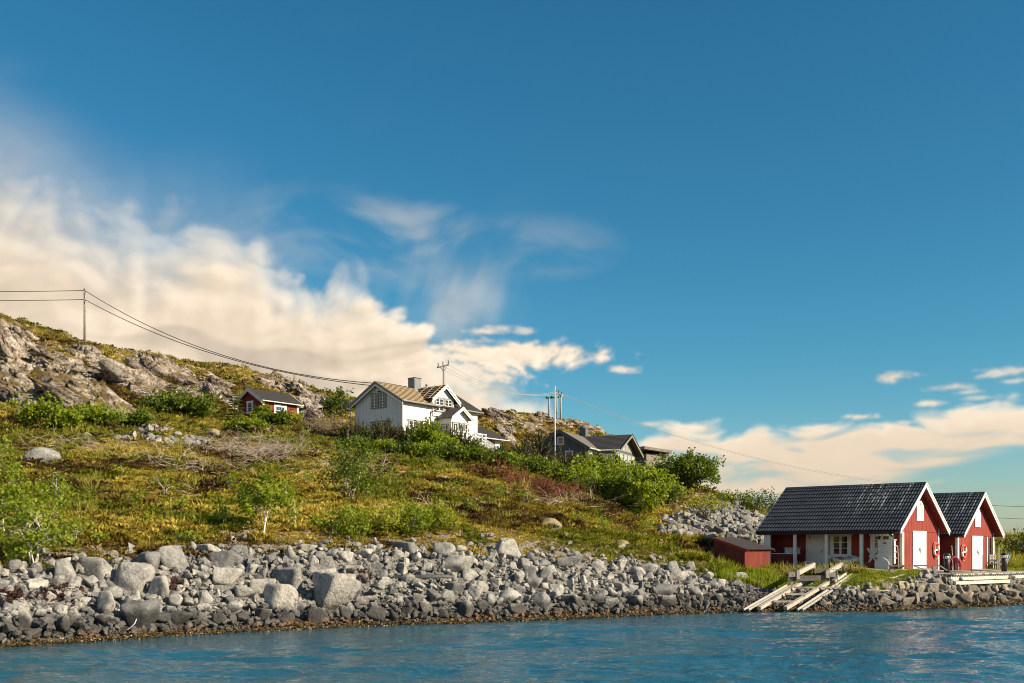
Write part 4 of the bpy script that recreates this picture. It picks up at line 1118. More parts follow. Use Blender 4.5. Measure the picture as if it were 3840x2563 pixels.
def boathouse(name, label, org, W, L, ze, rise, porch, tile, ny, nx, far=False):
    t = thing(name, label, 'boathouse', org, BRZ)
    X, Yv = Vector((1, 0, 0)), Vector((0, 1, 0))
    gy, ri = 0.48, W - 0.35                # gable plane, right wall
    li = porch if porch else 0.35         # left wall
    pitch = rise / (W / 2)
    top = lambda x: ze + pitch * min(x, W - x) - 0.10
    gl = frame((0, gy, 0), X, -Yv)                          # gable wall: a = x
    lw = frame((li, 0, 0), Yv, -X)                          # left long wall: a = y
    # walls
    body = MB().prism([(li, gy + .0, 0), (ri, gy, 0), (ri, gy, top(ri) - .02), (W / 2, gy, top(W / 2) - .02), (li, gy, top(li) - .02)], (0, L - gy - .35, 0)).build('wall', MT['red_dark_wood'], t)
    cladding(body, gl, li, ri, lambda a: min(ze - .02, top(a) - .01), 0.11, 'red_wood', thick=0.018)
    # upper gable skin stands a little proud and carries over the porch
    up = MB().prism([(0.12, gy - .03, ze), (W - .12, gy - .03, ze), (W / 2, gy - .03, top(W / 2) - .02)], (0, .028, 0)).build('gable_wall', MT['red_dark_wood'], t)
    cladding(up, frame((0, gy - .03, 0), X, -Yv), 0.2, W - .2, lambda a: top(a) - .03, 0.11, 'red_wood', z0=ze - .04, thick=0.018)
    cladding(body, lw, gy, L - .4, lambda a: top(li) - .02, 0.14, 'red_wood', thick=0.016)
    # roof
    rf = MB(); th = 0.09
    slab(rf, [(0, L, ze), (0, 0, ze), (W / 2, 0, ze + rise), (W / 2, L, ze + rise)], th)
    slab(rf, [(W, 0, ze), (W, L, ze), (W / 2, L, ze + rise), (W / 2, 0, ze + rise)], th)
    roof = rf.build('roof', MT['red_dark_wood'], t)
    sl = math.hypot(W / 2, rise)
    tm = tile_mesh('tile', L / nx, sl / ny, 2, 0.035, tile)
    tile_roof(roof, tm, (0, L, ze), (0, -1, 0), (W / 2, 0, rise), L / nx, sl / ny, nx, ny)
    tm2 = tile_mesh('tile_course', L, sl / ny, 12, 0.035, tile)
    back = MB(); 
    for j in range(ny):                                           # the slope turned away: one sheet per course
        o = bpy.data.objects.new('tile_course', tm2); COL.objects.link(o); o.parent = roof
        ax = Vector((0, 1, 0)); upv = Vector((-W / 2, 0, rise)).normalized(); nr = ax.cross(upv)
        M = Matrix((ax, upv, nr)).transposed().to_4x4(); M.translation = Vector((W, 0, ze)) + upv * (sl / ny * j) + nr * .015; o.matrix_local = M
    for i in range(nx):                                           # ridge caps
        m = MB(); y0 = i * L / nx
        m.prism([(W / 2 - .15, y0, ze + rise - .02), (W / 2, y0, ze + rise + .10), (W / 2 + .15, y0, ze + rise - .02)], (0, L / nx - .008, 0)); m.build('ridge_cap', MT[tile], roof)
    for a, b in (((0, 0, ze + .05), (W / 2, 0, ze + rise + .05)), ((W, 0, ze + .05), (W / 2, 0, ze + rise + .05))):
        rake(t, a, b, 0.24, (0, -1, 0), 0.035, 'white_paint')
        a2 = Vector(a) + Vector((0, -.036, .03)); b2 = Vector(b) + Vector((0, -.036, .03)); rake(t, a2, b2, 0.09, (0, -1, 0), 0.03, 'white_paint', 'weatherboard')
    for a, b in (((0, L, ze + .05), (W / 2, L, ze + rise + .05)), ((W, L, ze + .05), (W / 2, L, ze + rise + .05))):
        rake(t, a, b, 0.24, (0, 1, 0), 0.035, 'white_paint')
    sv = MB(); sv.box(.03, .10, 0.02, L - .02, ze - .16, ze - .02); sv.build('fascia', MT['red_dark_wood'], t)
    MB().tube([(-.05, 0, ze - .05), (-.05, L, ze - .05)], 0.055, 8).build('gutter', MT['metal_black'], t)
    # corner boards on the gable
    MB().ob(gl, li - .02, li + .16, .022, .05, 0, ze - .02).build('corner_board', MT['white_paint'], t)
    MB().ob(gl, ri - .14, ri + .03, .022, .05, 0, ze + .25).build('corner_board', MT['white_paint'], t)
    MB().ob(lw, gy - .05, gy + .10, .02, .05, 0, ze - .05).build('corner_board', MT['white_paint'], t)
    return t, gl, lw, top


NW, NL, NZE, NRI = 7.1, 8.0, 2.1, 2.51
near_bh, NGL, NLW, NTOP = boathouse('boathouse', 'long red boathouse with open porch and dark droppings-streaked roof', NB_O, NW, NL, NZE, NRI, 1.5, 'boathouse_tile', 12, 25)
hinged_door(near_bh, NGL, 2.85, 4.75, 0.12, 2.12)
h = MB().prism([Vector((3.30, .42, 2.66)), Vector((4.30, .42, 2.66)), Vector((4.30, .42, 3.45)), Vector((3.98, .42, 3.72)), Vector((3.62, .42, 3.72)), Vector((3.30, .42, 3.45))], (0, -.04, 0)).build('hatch', MT['white_paint'], near_bh)
for a in (3.32, 3.79): MB().box(a, a + .46, .365, .378, 2.72, 3.48).build('panel', MT['white_paint'], h)
MB().box(3.775, 3.79, .355, .382, 2.70, 3.60).build('cover_strip', MT['grey_trim'], h)
# porch: beam, posts, end panel, door, windows, counter
MB().box(.17, .33, .62, NL - .3, NZE - .16, NZE - .02).build('porch_beam', MT['red_dark_wood'], near_bh)
for y in (0.56, 2.1, 4.0, 5.8): MB().box(.16, .30, y - .075, y + .075, -.05, NZE - .16).build('post', MT['white_paint'], near_bh)
MB().box(.16, .30, 7.25, 7.62, -.05, NZE - .16).build('post', MT['white_paint'], near_bh)
MB().box(.14, .32, .50, .62, NZE - .30, NZE - .16).box(.12, .34, .47, .65, NZE - .12, NZE - .06).build('post_capital', MT['white_paint'], near_bh)
MB().box(.3, 1.5, 7.55, 7.62, 0, NZE).build('porch_end_wall', MT['red_dark_wood'], near_bh)
MB().box(.22, 1.48, .66, 7.55, -.10, .04).build('porch_floor', MT['old_wood'], near_bh)
MB().tube([(-.05, .55, 2.04), (.0, .55, 1.95), (.16, .42, 1.80), (.16, .42, 1.5), (.16, .42, .05)], 0.045, 8).build('downpipe', MT['metal_black'], near_bh, True)
dr = MB().ob(NLW, 4.62, 4.72, .02, .06, .04, 2.08).ob(NLW, 5.66, 5.76, .02, .06, .04, 2.08).ob(NLW, 4.58, 5.80, .02, .075, 1.99, 2.09).build('door', MT['white_paint'], near_bh)
MB().ob(NLW, 4.73, 5.65, .018, .045, .05, 1.98).build('leaf', MT['white_paint'], dr)
MB().ob(NLW, 4.80, 4.94, .05, .09, 1.0, 1.03).ob(NLW, 4.79, 4.83, .045, .06, .96, 1.16).build('handle', MT['metal_grey'], dr)
MB().ob(NLW, 5.52, 5.545, .046, .056, 1.72, 1.88).build('hinge', MT['metal_black'], dr)
for a in (3.17, 0.92): 
    w = window(near_bh, NLW, a, a + 1.2, 0.84, 2.06, 1, 3, cw=.17, sashes=2, head=.06)
    MB().ob(NLW, a - .07, a + 1.27, .03, .13, 2.062, 2.09).ob(NLW, a - .03, a + .06, .03, .12, 1.86, 1.92).ob(NLW, a + 1.14, a + 1.23, .03, .12, 1.86, 1.92).ob(NLW, a - .02, a + .10, .105, .12, .60, .78).ob(NLW, a + 1.10, a + 1.22, .105, .12, .60, .78).build('cornice', MT['white_paint'], w)
for k2 in range(7): MB().box(.34, .365, 5.92, 7.5, .08 + k2 * .115, .19 + k2 * .115).build('counter_board', MT['red_dark_wood'], near_bh)
MB().box(.30, 1.0, 5.86, 7.54, .885, .925).build('counter_top', MT['white_paint'], near_bh)
MB().tube([(.62, 7.05, .92), (.62, 7.05, 1.10), (.60, 7.02, 1.14), (.55, 6.98, 1.13), (.53, 6.95, 1.08)], .014, 6).build('tap', MT['metal_grey'], near_bh)
for yy, y2 in ((2.2, 3.9), (.8, 2.0)):
    for k2 in range(3): MB().box(.34, .36, yy, y2, .10 + k2 * .13, .215 + k2 * .13).build('porch_skirt_board', MT['red_dark_wood'], near_bh)
# ramp boards up to the gable door
rp = thing('door_ramp', 'grey plank ramp leading to the gable door of the long boathouse', 'ramp', in_frame(NB_O, BRZ, (3.8, -.1, 0)), BRZ)
for i in range(8):
    q = -1.1 + i * .275
    MB().prism([(q, .62, .10), (q + .26, .62, .10), (q + .26, -1.5, -.14), (q, -1.5, -.14)], (0, 0, .04)).build('plank', MT['old_wood'], rp)
MB().prism([(-1.1, .60, .09), (-1.1, -1.45, -.15), (-1.1, .60, -.35)], (.05, 0, 0)).build('side_board', MT['dark_old_wood'], rp)
# ---- the far boathouse
FB_O = Vector((25.06, 59.15, 1.45))
far_bh, FGL, FLW, FTOP = boathouse('boathouse', 'shorter red boathouse behind, next to the jetty lamp posts', FB_O, 7.1, 5.2, 2.1, 2.43, 0, 'boathouse_tile_far', 12, 16)
hinged_door(far_bh, FGL, 2.70, 4.55, 0.12, 2.06)
h = MB().prism([Vector((3.10, .42, 2.58)), Vector((4.10, .42, 2.58)), Vector((4.10, .42, 3.35)), Vector((3.80, .42, 3.62)), Vector((3.45, .42, 3.62)), Vector((3.10, .42, 3.35))], (0, -.04, 0)).build('hatch', MT['white_paint'], far_bh)
for a in (3.12, 3.60): MB().box(a, a + .46, .365, .378, 2.64, 3.38).build('panel', MT['white_paint'], h)
MB().box(6.05, 6.22, .28, .42, -.05, 2.0).build('post', MT['cream_paint'], far_bh)
MB().ob(FGL, 5.35, 5.50, .03, .06, 0, 2.02).build('corner_board', MT['white_paint'], far_bh)
MB().ob(FGL, 5.55, 5.95, .024, .04, .3, 1.95).build('porch_shade_sheet', MT['felt'], far_bh)  # dark sheet on the closed wall, painted shade of the open porch
rp = thing('door_ramp', 'grey plank ramp at the gable door of the far boathouse', 'ramp', in_frame(FB_O, BRZ, (3.6, -.1, 0)), BRZ)
for i in range(8):
    q = -1.1 + i * .275
    MB().prism([(q, .62, .10), (q + .26, .62, .10), (q + .26, -1.2, .0), (q, -1.2, .0)], (0, 0, .04)).build('plank', MT['old_wood'], rp)
MB().prism([(-1.1, .60, .09), (-1.1, -1.15, .0), (-1.1, -1.15, -.2), (-1.1, .60, -.2)], (.05, 0, 0)).build('side_board', MT['dark_old_wood'], rp)
def world_fr(org, fr):
    c, s = math.cos(BRZ), math.sin(BRZ); M = Matrix(((c, -s, 0), (s, c, 0), (0, 0, 1)))
    return (M @ fr[0] + org, M @ fr[1], M @ fr[2])
lifebuoy(world_fr(NB_O, NGL), 6.15, 1.12, 'red and white lifebuoy on the gable of the long boathouse')
lifebuoy(world_fr(FB_O, FGL), 1.15, 1.15, 'red and white lifebuoy on the gable of the far boathouse')


def at_bh(p): return in_frame(NB_O, BRZ, p)
def at_fb(p): return in_frame(FB_O, BRZ, p)


# ---- little red outhouse with a corrugated roof, left of the boathouse
oh_c = P(2793, 2047, 54.5)
oh = thing('outhouse', 'low dark-red outhouse with corrugated lean-to roof beside the boathouse', 'shed', (oh_c.x, oh_c.y, 1.42), BRZ)
# local: +y runs to the left and away, +x to the right and away; the wall facing the viewer is x=0 (shade) and y=0 (sun)
OW, OL = 2.7, 1.8
MB().prism([(0, 0, -.3), (0, OL, -.3), (0, OL, 1.88), (0, 0, 1.30)], (OW, 0, 0)).build('wall', MT['red_brown_wood'], oh)
cladding(oh, frame((0, 0, 0), (1, 0, 0), (0, -1, 0)), 0, OW, lambda a: 1.18, .13, 'red_brown_wood', z0=-.2, thick=.016); cladding(oh, frame((0, 0, 0), (0, 1, 0), (-1, 0, 0)), 0, OL, lambda a: 1.26 + a * .31, .13, 'red_brown_wood', z0=-.2, thick=.016)
MB().box(-.02, OW, -.028, -.003, 1.18, 1.31).build('fascia', MT['red_wood'], oh)
MB().prism([(-.06, -.2, 1.34), (-.06, OL + .1, 1.98), (-.06, OL + .1, 1.84), (-.06, -.2, 1.20)], (.04, 0, 0)).build('bargeboard', MT['red_wood'], oh)
MB().prism([(OW + .15, -.2, 1.34), (OW + .15, OL + .1, 1.98), (OW + .15, OL + .1, 1.84), (OW + .15, -.2, 1.20)], (.04, 0, 0)).build('bargeboard', MT['red_wood'], oh)
me = MB(); vs = []; nn_ = 72
for y, z in ((-.24, 1.32), (OL + .1, 1.95)):
    for i in range(nn_ + 1): vs.append((-.04 + (OW + .2) * i / nn_, y, z + .025 * math.sin(2 * math.pi * 18 * i / nn_)))
me.add(vs, [(i, i + 1, nn_ + 2 + i, nn_ + 1 + i) for i in range(nn_)]); me.build('corrugated_roof', MT['tile_grey'], oh, True)

# ---- white house on the hill
WH_O = Vector((-10.05, 98.0, 12.2)); WRZ = R(52.8)
wh = thing('house', 'white two-storey house on the hill with half its roof stripped to battens', 'house', WH_O, WRZ)
WL, WW, WE, WR = 11.8, 7.08, 4.15, 2.03
X, Yv = Vector((1, 0, 0)), Vector((0, 1, 0))
wt = lambda y: WE + WR / (WW / 2) * min(y, WW - y) - .06
o_ = 0.45
wall = MB().prism([(o_, o_, -1.0), (o_, WW - o_, -1.0), (o_, WW - o_, wt(o_)), (o_, WW / 2, wt(WW / 2)), (o_, o_, wt(o_))], (WL - 2 * o_, 0, 0)).build('wall', MT['white_wall'], wh)
G = frame((o_, 0, 0), Yv, -X); S = frame((0, o_, 0), X, -Yv)
cladding(wall, G, o_, WW - o_, wt, 0.20, 'white_wall', z0=2.62, thick=.03, gap=.03)
cladding(wall, G, o_, WW - o_, lambda a: 2.58, 0.20, 'white_wall', z0=-.6, thick=.03, gap=.03)
cladding(wall, S, o_, WL - o_, lambda a: wt(o_) - .01, 0.20, 'white_wall', z0=2.62, thick=.03, gap=.03)
cladding(wall, S, o_, WL - o_, lambda a: 2.58, 0.20, 'white_wall', z0=-.6, thick=.03, gap=.03)
MB().ob(S, o_ - .02, WL - o_, .02, .05, 2.575, 2.625).build('belt_board', MT['white_paint'], wh)
MB().ob(G, o_, WW - o_, .02, .05, 2.575, 2.625).build('belt_board', MT['white_paint'], wh)
MB().ob(S, o_ - .03, o_ + .12, .03, .06, -.5, wt(o_) - .02).ob(S, WL - o_ - .12, WL - o_ + .03, .03, .06, -.5, wt(o_) - .02).build('corner_board', MT['white_paint'], wh)
rf = MB(); slab(rf, [(0, 0, WE), (WL, 0, WE), (WL, WW / 2, WE + WR), (0, WW / 2, WE + WR)], .10); slab(rf, [(WL, WW, WE), (0, WW, WE), (0, WW / 2, WE + WR), (WL, WW / 2, WE + WR)], .10)
wroof = rf.build('roof', MT['felt'], wh)
wsl = math.hypot(WW / 2, WR); upv = Vector((0, WW / 2, WR)).normalized(); nrm = Vector((1, 0, 0)).cross(upv)
for j in range(11):                                                # bare battens on the stripped part
    c = Vector((0, 0, WE)) + upv * (0.08 + j * wsl / 11.2)
    xe = 5.1 if j > 5 else 6.6 - max(0, j - 2) * .3
    MB().bar(c + Vector((.02, 0, 0)) + nrm * .06, c + Vector((xe + random.uniform(-.2, .2), 0, 0)) + nrm * .05, .06, .03, nrm).build('batten', MT['new_wood'], wroof)
for i in range(9):
    xx = .1 + i * .6; MB().bar(Vector((xx, 0, WE)) + nrm * .018, Vector((xx, WW / 2, WE + WR)) + nrm * .018, .05, .03, nrm).build('counter_batten', MT['old_wood'], wroof)
tmw = tile_mesh('tile', .36, wsl / 10, 1, .05, 'tile_grey')
tile_roof(wroof, tmw, (7.6, 0, WE), (1, 0, 0), upv, .35, wsl / 10, 12, 10)
tmb = tile_mesh('tile_course', WL, wsl / 10, 16, .05, 'tile_grey')
for j in range(10):
    o = bpy.data.objects.new('tile_course', tmb); COL.objects.link(o); o.parent = wroof
    ax = Vector((-1, 0, 0)); u2 = Vector((0, -WW / 2, WR)).normalized(); nr = ax.cross(u2)
    M = Matrix((ax, u2, nr)).transposed().to_4x4(); M.translation = Vector((WL, WW, WE)) + u2 * (wsl / 10 * j) + nr * .015; o.matrix_local = M
for (a, b) in (((0, 0, WE + .06), (0, WW / 2, WE + WR + .06)), ((0, WW, WE + .06), (0, WW / 2, WE + WR + .06))):
    rake(wh, a, b, .24, (-1, 0, 0), .05, 'grey_trim'); a2 = Vector(a) + Vector((.05, 0, -.26)); b2 = Vector(b) + Vector((.05, 0, -.26)); rake(wh, a2, b2, .20, (-1, 0, 0), .05, 'white_paint', 'inner_bargeboard')
for (a, b) in (((WL, 0, WE + .06), (WL, WW / 2, WE + WR + .06)), ((WL, WW, WE + .06), (WL, WW / 2, WE + WR + .06))): rake(wh, a, b, .24, (1, 0, 0), .05, 'grey_trim')
MB().tube([(0, -.07, WE - .03), (5.3, -.07, WE - .05)], .07, 8).build('gutter', MT['grey_trim'], wh)
MB().tube([(6.9, -.07, WE - .03), (WL, -.07, WE - .05)], .07, 8).build('gutter', MT['grey_trim'], wh)
MB().tube([(5.1, -.07, WE - .1), (4.95, .1, WE - .35), (4.3, .36, WE - .65), (4.25, .38, WE - 1.0), (4.25, .38, 0)], .05, 8).build('downpipe', MT['metal_black'], wh, True)
# dormer
DX0, DX1, DAP, DE = 3.95, 8.15, 6.28, 4.72
dt = lambda x: DE + (DAP - DE) / ((DX1 - DX0) / 2) * min(x - DX0, DX1 - x)
dm = (DX0 + DX1) / 2; DF = .30
dw = MB().prism([(DX0 + .55, DF, 3.2), (DX1 - .55, DF, 3.2), (DX1 - .55, DF, dt(DX1 - .55) - .08), (dm, DF, DAP - .10), (DX0 + .55, DF, dt(DX0 + .55) - .08)], (0, 3.0, 0)).build('dormer_wall', MT['white_wall'], wh)
D = frame((0, DF, 0), X, -Yv)
cladding(dw, D, DX0 + .55, DX1 - .55, lambda a: dt(a) - .10, .20, 'white_wall', z0=3.2, thick=.03, gap=.03)
dr_ = MB()
slab(dr_, [(DX0, 3.5, DE), (DX0, -.15, DE), (dm, -.15, DAP), (dm, 3.5, DAP)], .10); slab(dr_, [(DX1, -.15, DE), (DX1, 3.5, DE), (dm, 3.5, DAP), (dm, -.15, DAP)], .10)
droof = dr_.build('dormer_roof', MT['felt'], wh)
du = Vector((dm - DX0, 0, DAP - DE)); dn = Vector((0, -1, 0)).cross(du.normalized()); 
for j in range(6):
    c = Vector((DX0, -.1, DE)) + du * (j + .3) / 6.2; MB().bar(c - dn * -.05, c - dn * -.05 + Vector((0, 3.3, 0)), .06, .05, dn).build('batten', MT['new_wood'], droof)
for yy in (.3, 1.3, 2.3):
    c = Vector((DX0, yy, DE)) + dn * .09; MB().bar(c, c + du, .10, .02, dn).build('loose_board', MT['new_wood'], droof)
for a in (DX0, DX1):
    rake(wh, (a, -.15, DE + .05), (dm, -.15, DAP + .05), .22, (0, -1, 0), .05, 'cream_paint'); rake(wh, (a, -.10, DE - .19), (dm, -.10, DAP - .19), .18, (0, -1, 0), .04, 'white_paint', 'inner_bargeboard')
window(wh, frame((0, DF - .03, 0), X, -Yv), 4.75, 6.05, 3.72, 5.02, 1, 4, 'grey_trim', cw=.13, sashes=2); window(wh, frame((0, DF - .03, 0), X, -Yv), 6.05, 7.35, 3.72, 5.02, 1, 4, 'grey_trim', cw=.13, sashes=2)
# gable windows, ground-floor windows
window(wh, G, 2.45, 3.42, 3.78, 5.15, 1, 4, 'grey_trim', cw=.12, sashes=2, out=.04); window(wh, G, 3.46, 4.45, 3.78, 5.15, 1, 4, 'grey_trim', cw=.12, sashes=2, out=.04)
window(wh, G, 2.3, 4.5, 1.2, 2.5, 1, 3, 'grey_trim', cw=.14, sashes=3, out=.04)
window(wh, S, 1.15, 2.55, 1.35, 2.55, 1, 3, 'grey_trim', cw=.12, sashes=2, out=.04); window(wh, S, 2.60, 4.0, 1.35, 2.55, 1, 3, 'grey_trim', cw=.12, sashes=2, out=.04)
window(wh, S, 8.75, 10.25, 1.35, 2.55, 1, 3, 'white_paint', cw=.12, sashes=3, out=.04)
MB().ob(G, 3.5, 3.68, .03, .12, 5.3, 5.6).build('lamp', MT['white_paint'], wh)
MB().ob(G, 3.2, 3.32, .03, .3, 5.2, 5.3).build('camera_box', MT['metal_black'], wh)
# porch with its own gable
PX0, PX1, PA, PE, PF = 4.9, 8.3, 4.05, 2.95, -1.3
pm = (PX0 + PX1) / 2; pt = lambda x: PE + (PA - PE) / (pm - PX0) * min(x - PX0, PX1 - x)
pw = MB().prism([(PX0 + .45, PF, -.6), (PX1 - .45, PF, -.6), (PX1 - .45, PF, pt(PX1 - .45) - .08), (pm, PF, PA - .10), (PX0 + .45, PF, pt(PX0 + .45) - .08)], (0, -PF + .4, 0)).build('porch_wall', MT['white_wall'], wh)
pr = MB(); slab(pr, [(PX0, .4, PE), (PX0, PF - .45, PE), (pm, PF - .45, PA), (pm, .4, PA)], .08); slab(pr, [(PX1, PF - .45, PE), (PX1, .4, PE), (pm, .4, PA), (pm, PF - .45, PA)], .08)
proof = pr.build('porch_roof', MT['tile_grey'], wh)
for a in (PX0, PX1):
    rake(wh, (a, PF - .45, PE + .04), (pm, PF - .45, PA + .04), .2, (0, -1, 0), .05, 'cream_paint'); rake(wh, (a, PF - .40, PE - .17), (pm, PF - .40, PA - .17), .15, (0, -1, 0), .04, 'white_paint', 'inner_bargeboard')
PFr = frame((0, PF - .01, 0), X, -Yv)
window(wh, PFr, 5.45, 6.35, 1.0, 2.6, 1, 3, 'grey_trim', cw=.12, sashes=2); window(wh, PFr, 6.5, 7.1, 1.0, 2.6, 1, 3, 'grey_trim', cw=.1, sashes=1); window(wh, PFr, 7.2, 7.8, 1.0, 2.6, 1, 3, 'grey_trim', cw=.1)
window(wh, frame((PX0 + .44, 0, 0), Yv, -X), -1.1, -.1, 1.1, 2.4, 1, 3, 'grey_trim', cw=.1, sashes=2)
# chimney and flue
ch = MB().box(5.0, 5.95, 3.1, 3.95, WE + WR - .9, WE + WR + .95).build('chimney', MT['metal_grey'], wh)
MB().box(4.96, 5.99, 3.06, 3.99, WE + WR + .95, WE + WR + 1.0).build('chimney_cap', MT['metal_black'], ch)
MB().tube([(5.9, 2.3, 5.2), (5.9, 2.3, 6.4)], .12, 10).tube([(5.9, 2.3, 6.4), (5.9, 2.3, 6.5)], .16, 10).build('flue', MT['metal_grey'], wh)
MB().box(5.2, 5.35, .8, 2.2, 4.6, 5.6).build('flashing', MT['metal_grey'], wh)
# veranda and its rail
ve = MB(); ve.box(4.4, 8.6, -3.0, .3, .40, .55); ve.build('veranda_deck', MT['old_wood'], wh)
MB().box(4.45, 8.55, -2.9, .2, -1.4, .395).build('veranda_base', MT['white_wall'], wh)
for i in range(8): MB().box(4.45 + i * .58, 4.53 + i * .58, -2.98, -2.9, .55, 1.50).build('veranda_post', MT['white_paint'], wh)
for z in (1.42, 1.10, .80): MB().box(4.4, 8.6, -3.02, -2.98, z, z + .10).build('veranda_rail', MT['white_paint'], wh)
# red annex behind, lower tiled roof
ax0, ax1 = 11.9, 16.0
an = MB().prism([(ax0, .9, -1.0), (ax0, 6.0, -1.0), (ax0, 6.0, 1.9), (ax0, 3.45, 3.1), (ax0, .9, 1.9)], (ax1 - ax0, 0, 0)).build('annex_wall', MT['red_wood'], wh)
for a in (ax0 + .4, ax0 + 2.9): MB().box(a, a + 1.1, .84, .895, -.3, 1.75).build('annex_door', MT['white_paint'], wh)
MB().box(ax0 + 1.75, ax0 + 2.75, .86, .897, -.4, 1.75).build('annex_stone', MT['concrete'], wh)
r2 = MB(); slab(r2, [(ax0 - .2, .3, 1.75), (ax1 + .4, .3, 1.75), (ax1 + .4, 3.45, 3.25), (ax0 - .2, 3.45, 3.25)], .08); slab(r2, [(ax1 + .4, 6.6, 1.75), (ax0 - .2, 6.6, 1.75), (ax0 - .2, 3.45, 3.25), (ax1 + .4, 3.45, 3.25)], .08)
ar = r2.build('annex_roof', MT['felt'], wh)
u3 = Vector((0, 3.15, 1.5)); tile_roof(ar, tile_mesh('tile', .39, u3.length / 8, 1, .05, 'tile_grey'), (ax0 - .2, .3, 1.75), (1, 0, 0), u3, .39, u3.length / 8, 12, 8)
MB().tube([(ax0 - .2, .22, 1.7), (ax1 + .4, .22, 1.7)], .06, 8).build('gutter', MT['gutter_white'], wh)
# scaffold beside the left gable
sc = thing('scaffold', 'thin metal scaffold ladder at the left corner of the white house', 'scaffold', in_frame(WH_O, WRZ, (-.6, 6.2, 0)), WRZ)
for y in (0, 1.0): MB().tube([(0, y, -.5), (0, y, 4.6)], .03, 6).build('upright', MT['metal_grey'], sc)
for i in range(8): MB().tube([(0, 0, .2 + i * .55), (0, 1.0, .2 + i * .55)], .022, 6).build('rung', MT['metal_grey'], sc)
MB().tube([(0, 0, 1.0), (0, 1.0, 2.4)], .02, 6).build('brace', MT['metal_grey'], sc)
# white steps down from the veranda
st0 = Vector((P(1790, 0, 101.0).x, 101.0, 13.05)); st = thing('outdoor_steps', 'white wooden stairway with railings running down from the white house', 'stairs', st0, R(-10))
NS = 13; run, rs = .30, .205
for i in range(NS):
    MB().box(i * run, i * run + .29, -1.1, 0, -.36 - i * rs, -.31 - i * rs).build('tread', MT['white_paint'], st)
for y in (-1.1, 0.0):
    a = Vector((0, y, -.45)); b = a + Vector((NS * run, 0, -NS * rs)); MB().bar(a, b, .05, .26).build('stringer', MT['white_paint'], st)
    for dz in (.95, .62, .30): MB().bar(a + Vector((0, 0, dz)), b + Vector((0, 0, dz)), .04, .13).build('rail', MT['white_paint'], st)
    for i in range(5):
        c = a + (b - a) * (i / 4); MB().box(c.x - .05, c.x + .05, c.y - .05, c.y + .05, c.z - 1.0, c.z + 1.0).build('newel_post', MT['white_paint'], st)

# ---- small red shed up the slope
SH_O = Vector((-25.79, 110.0, 15.8)); SRZ = R(51.1); SW, SL, SE, SR = 4.83, 5.5, 2.2, 1.43
sh = thing('shed', 'small red shed with white corners and dark tiled roof below the crag', 'shed', SH_O, SRZ)
s2 = lambda y: SE + SR / (SW / 2) * min(y, SW - y) - .06
shw = MB().prism([(.4, .4, -.8), (.4, SW - .4, -.8), (.4, SW - .4, s2(.4)), (.4, SW / 2, s2(SW / 2)), (.4, .4, s2(.4))], (SL - .8, 0, 0)).build('wall', MT['red_dark_wood'], sh)
SG = frame((.4, 0, 0), Yv, -X); SS = frame((0, .4, 0), X, -Yv)
cladding(shw, SG, .4, SW - .4, s2, .2, 'red_dark_wood', z0=-.4, thick=.03, gap=.03); cladding(shw, SS, .4, SL - .4, lambda a: s2(.4) - .01, .2, 'red_dark_wood', z0=-.4, thick=.03, gap=.03)
rf = MB(); slab(rf, [(0, 0, SE), (SL, 0, SE), (SL, SW / 2, SE + SR), (0, SW / 2, SE + SR)], .09); slab(rf, [(SL, SW, SE), (0, SW, SE), (0, SW / 2, SE + SR), (SL, SW / 2, SE + SR)], .09)
sroof = rf.build('roof', MT['tile_grey'], sh); u4 = Vector((0, SW / 2, SR)); tile_roof(sroof, tile_mesh('tile', SL / 16, u4.length / 8, 1, .05, 'tile_grey'), (0, 0, SE), (1, 0, 0), u4, SL / 16, u4.length / 8, 16, 8)
for y in (0, SW):
    rake(sh, (0, y, SE + .08), (0, SW / 2, SE + SR + .08), .30, (-1, 0, 0), .05, 'cream_paint'); rake(sh, (.04, y, SE - .2), (.04, SW / 2, SE + SR - .2), .12, (-1, 0, 0), .04, 'cream_paint', 'inner_bargeboard')
    rake(sh, (SL, y, SE + .08), (SL, SW / 2, SE + SR + .08), .26, (1, 0, 0), .05, 'cream_paint')
MB().tube([(0, -.06, SE - .02), (SL, -.06, SE - .04)], .06, 8).build('gutter', MT['cream_paint'], sh)
MB().ob(SS, .36, .60, .03, .06, -.6, s2(.4)).build('corner_board', MT['white_paint'], sh); MB().ob(SS, SL - .60, SL - .37, .03, .06, -.6, s2(.4)).build('corner_board', MT['white_paint'], sh)
window(sh, SS, 1.85, 3.45, .95, 2.02, 3, 2, cw=.2, out=.035, sashes=1); window(sh, SG, 1.9, 2.95, 1.15, 2.35, 2, 2, cw=.18, out=.035)
MB().ob(SS, 1.85, 3.3, .035, .06, .0, .62).build('white_panel', MT['white_paint'], sh)

# ---- dark house
DK_O = Vector((9.09, 125.0, 11.9)); DRZ = R(66.6); DW, DL, DZ, DRI = 7.55, 14.0, 2.56, 2.26
dk = thing('house', 'dark blue-grey house with glazed wing gable behind the bushes', 'house', DK_O, DRZ)
d2 = lambda y: DZ + DRI / (DW / 2) * min(y, DW - y) - .06
dkw = MB().prism([(.45, .45, -1.2), (.45, DW - .45, -1.2), (.45, DW - .45, d2(.45)), (.45, DW / 2, d2(DW / 2)), (.45, .45, d2(.45))], (DL - .9, 0, 0)).build('wall', MT['dark_wall'], dk)
KG = frame((.45, 0, 0), Yv, -X); cladding(dkw, KG, .45, DW - .45, d2, .22, 'dark_wall', z0=-.6, thick=.03, gap=.04)
rf = MB(); slab(rf, [(0, 0, DZ), (DL, 0, DZ), (DL, DW / 2, DZ + DRI), (0, DW / 2, DZ + DRI)], .10); slab(rf, [(DL, DW, DZ), (0, DW, DZ), (0, DW / 2, DZ + DRI), (DL, DW / 2, DZ + DRI)], .10)
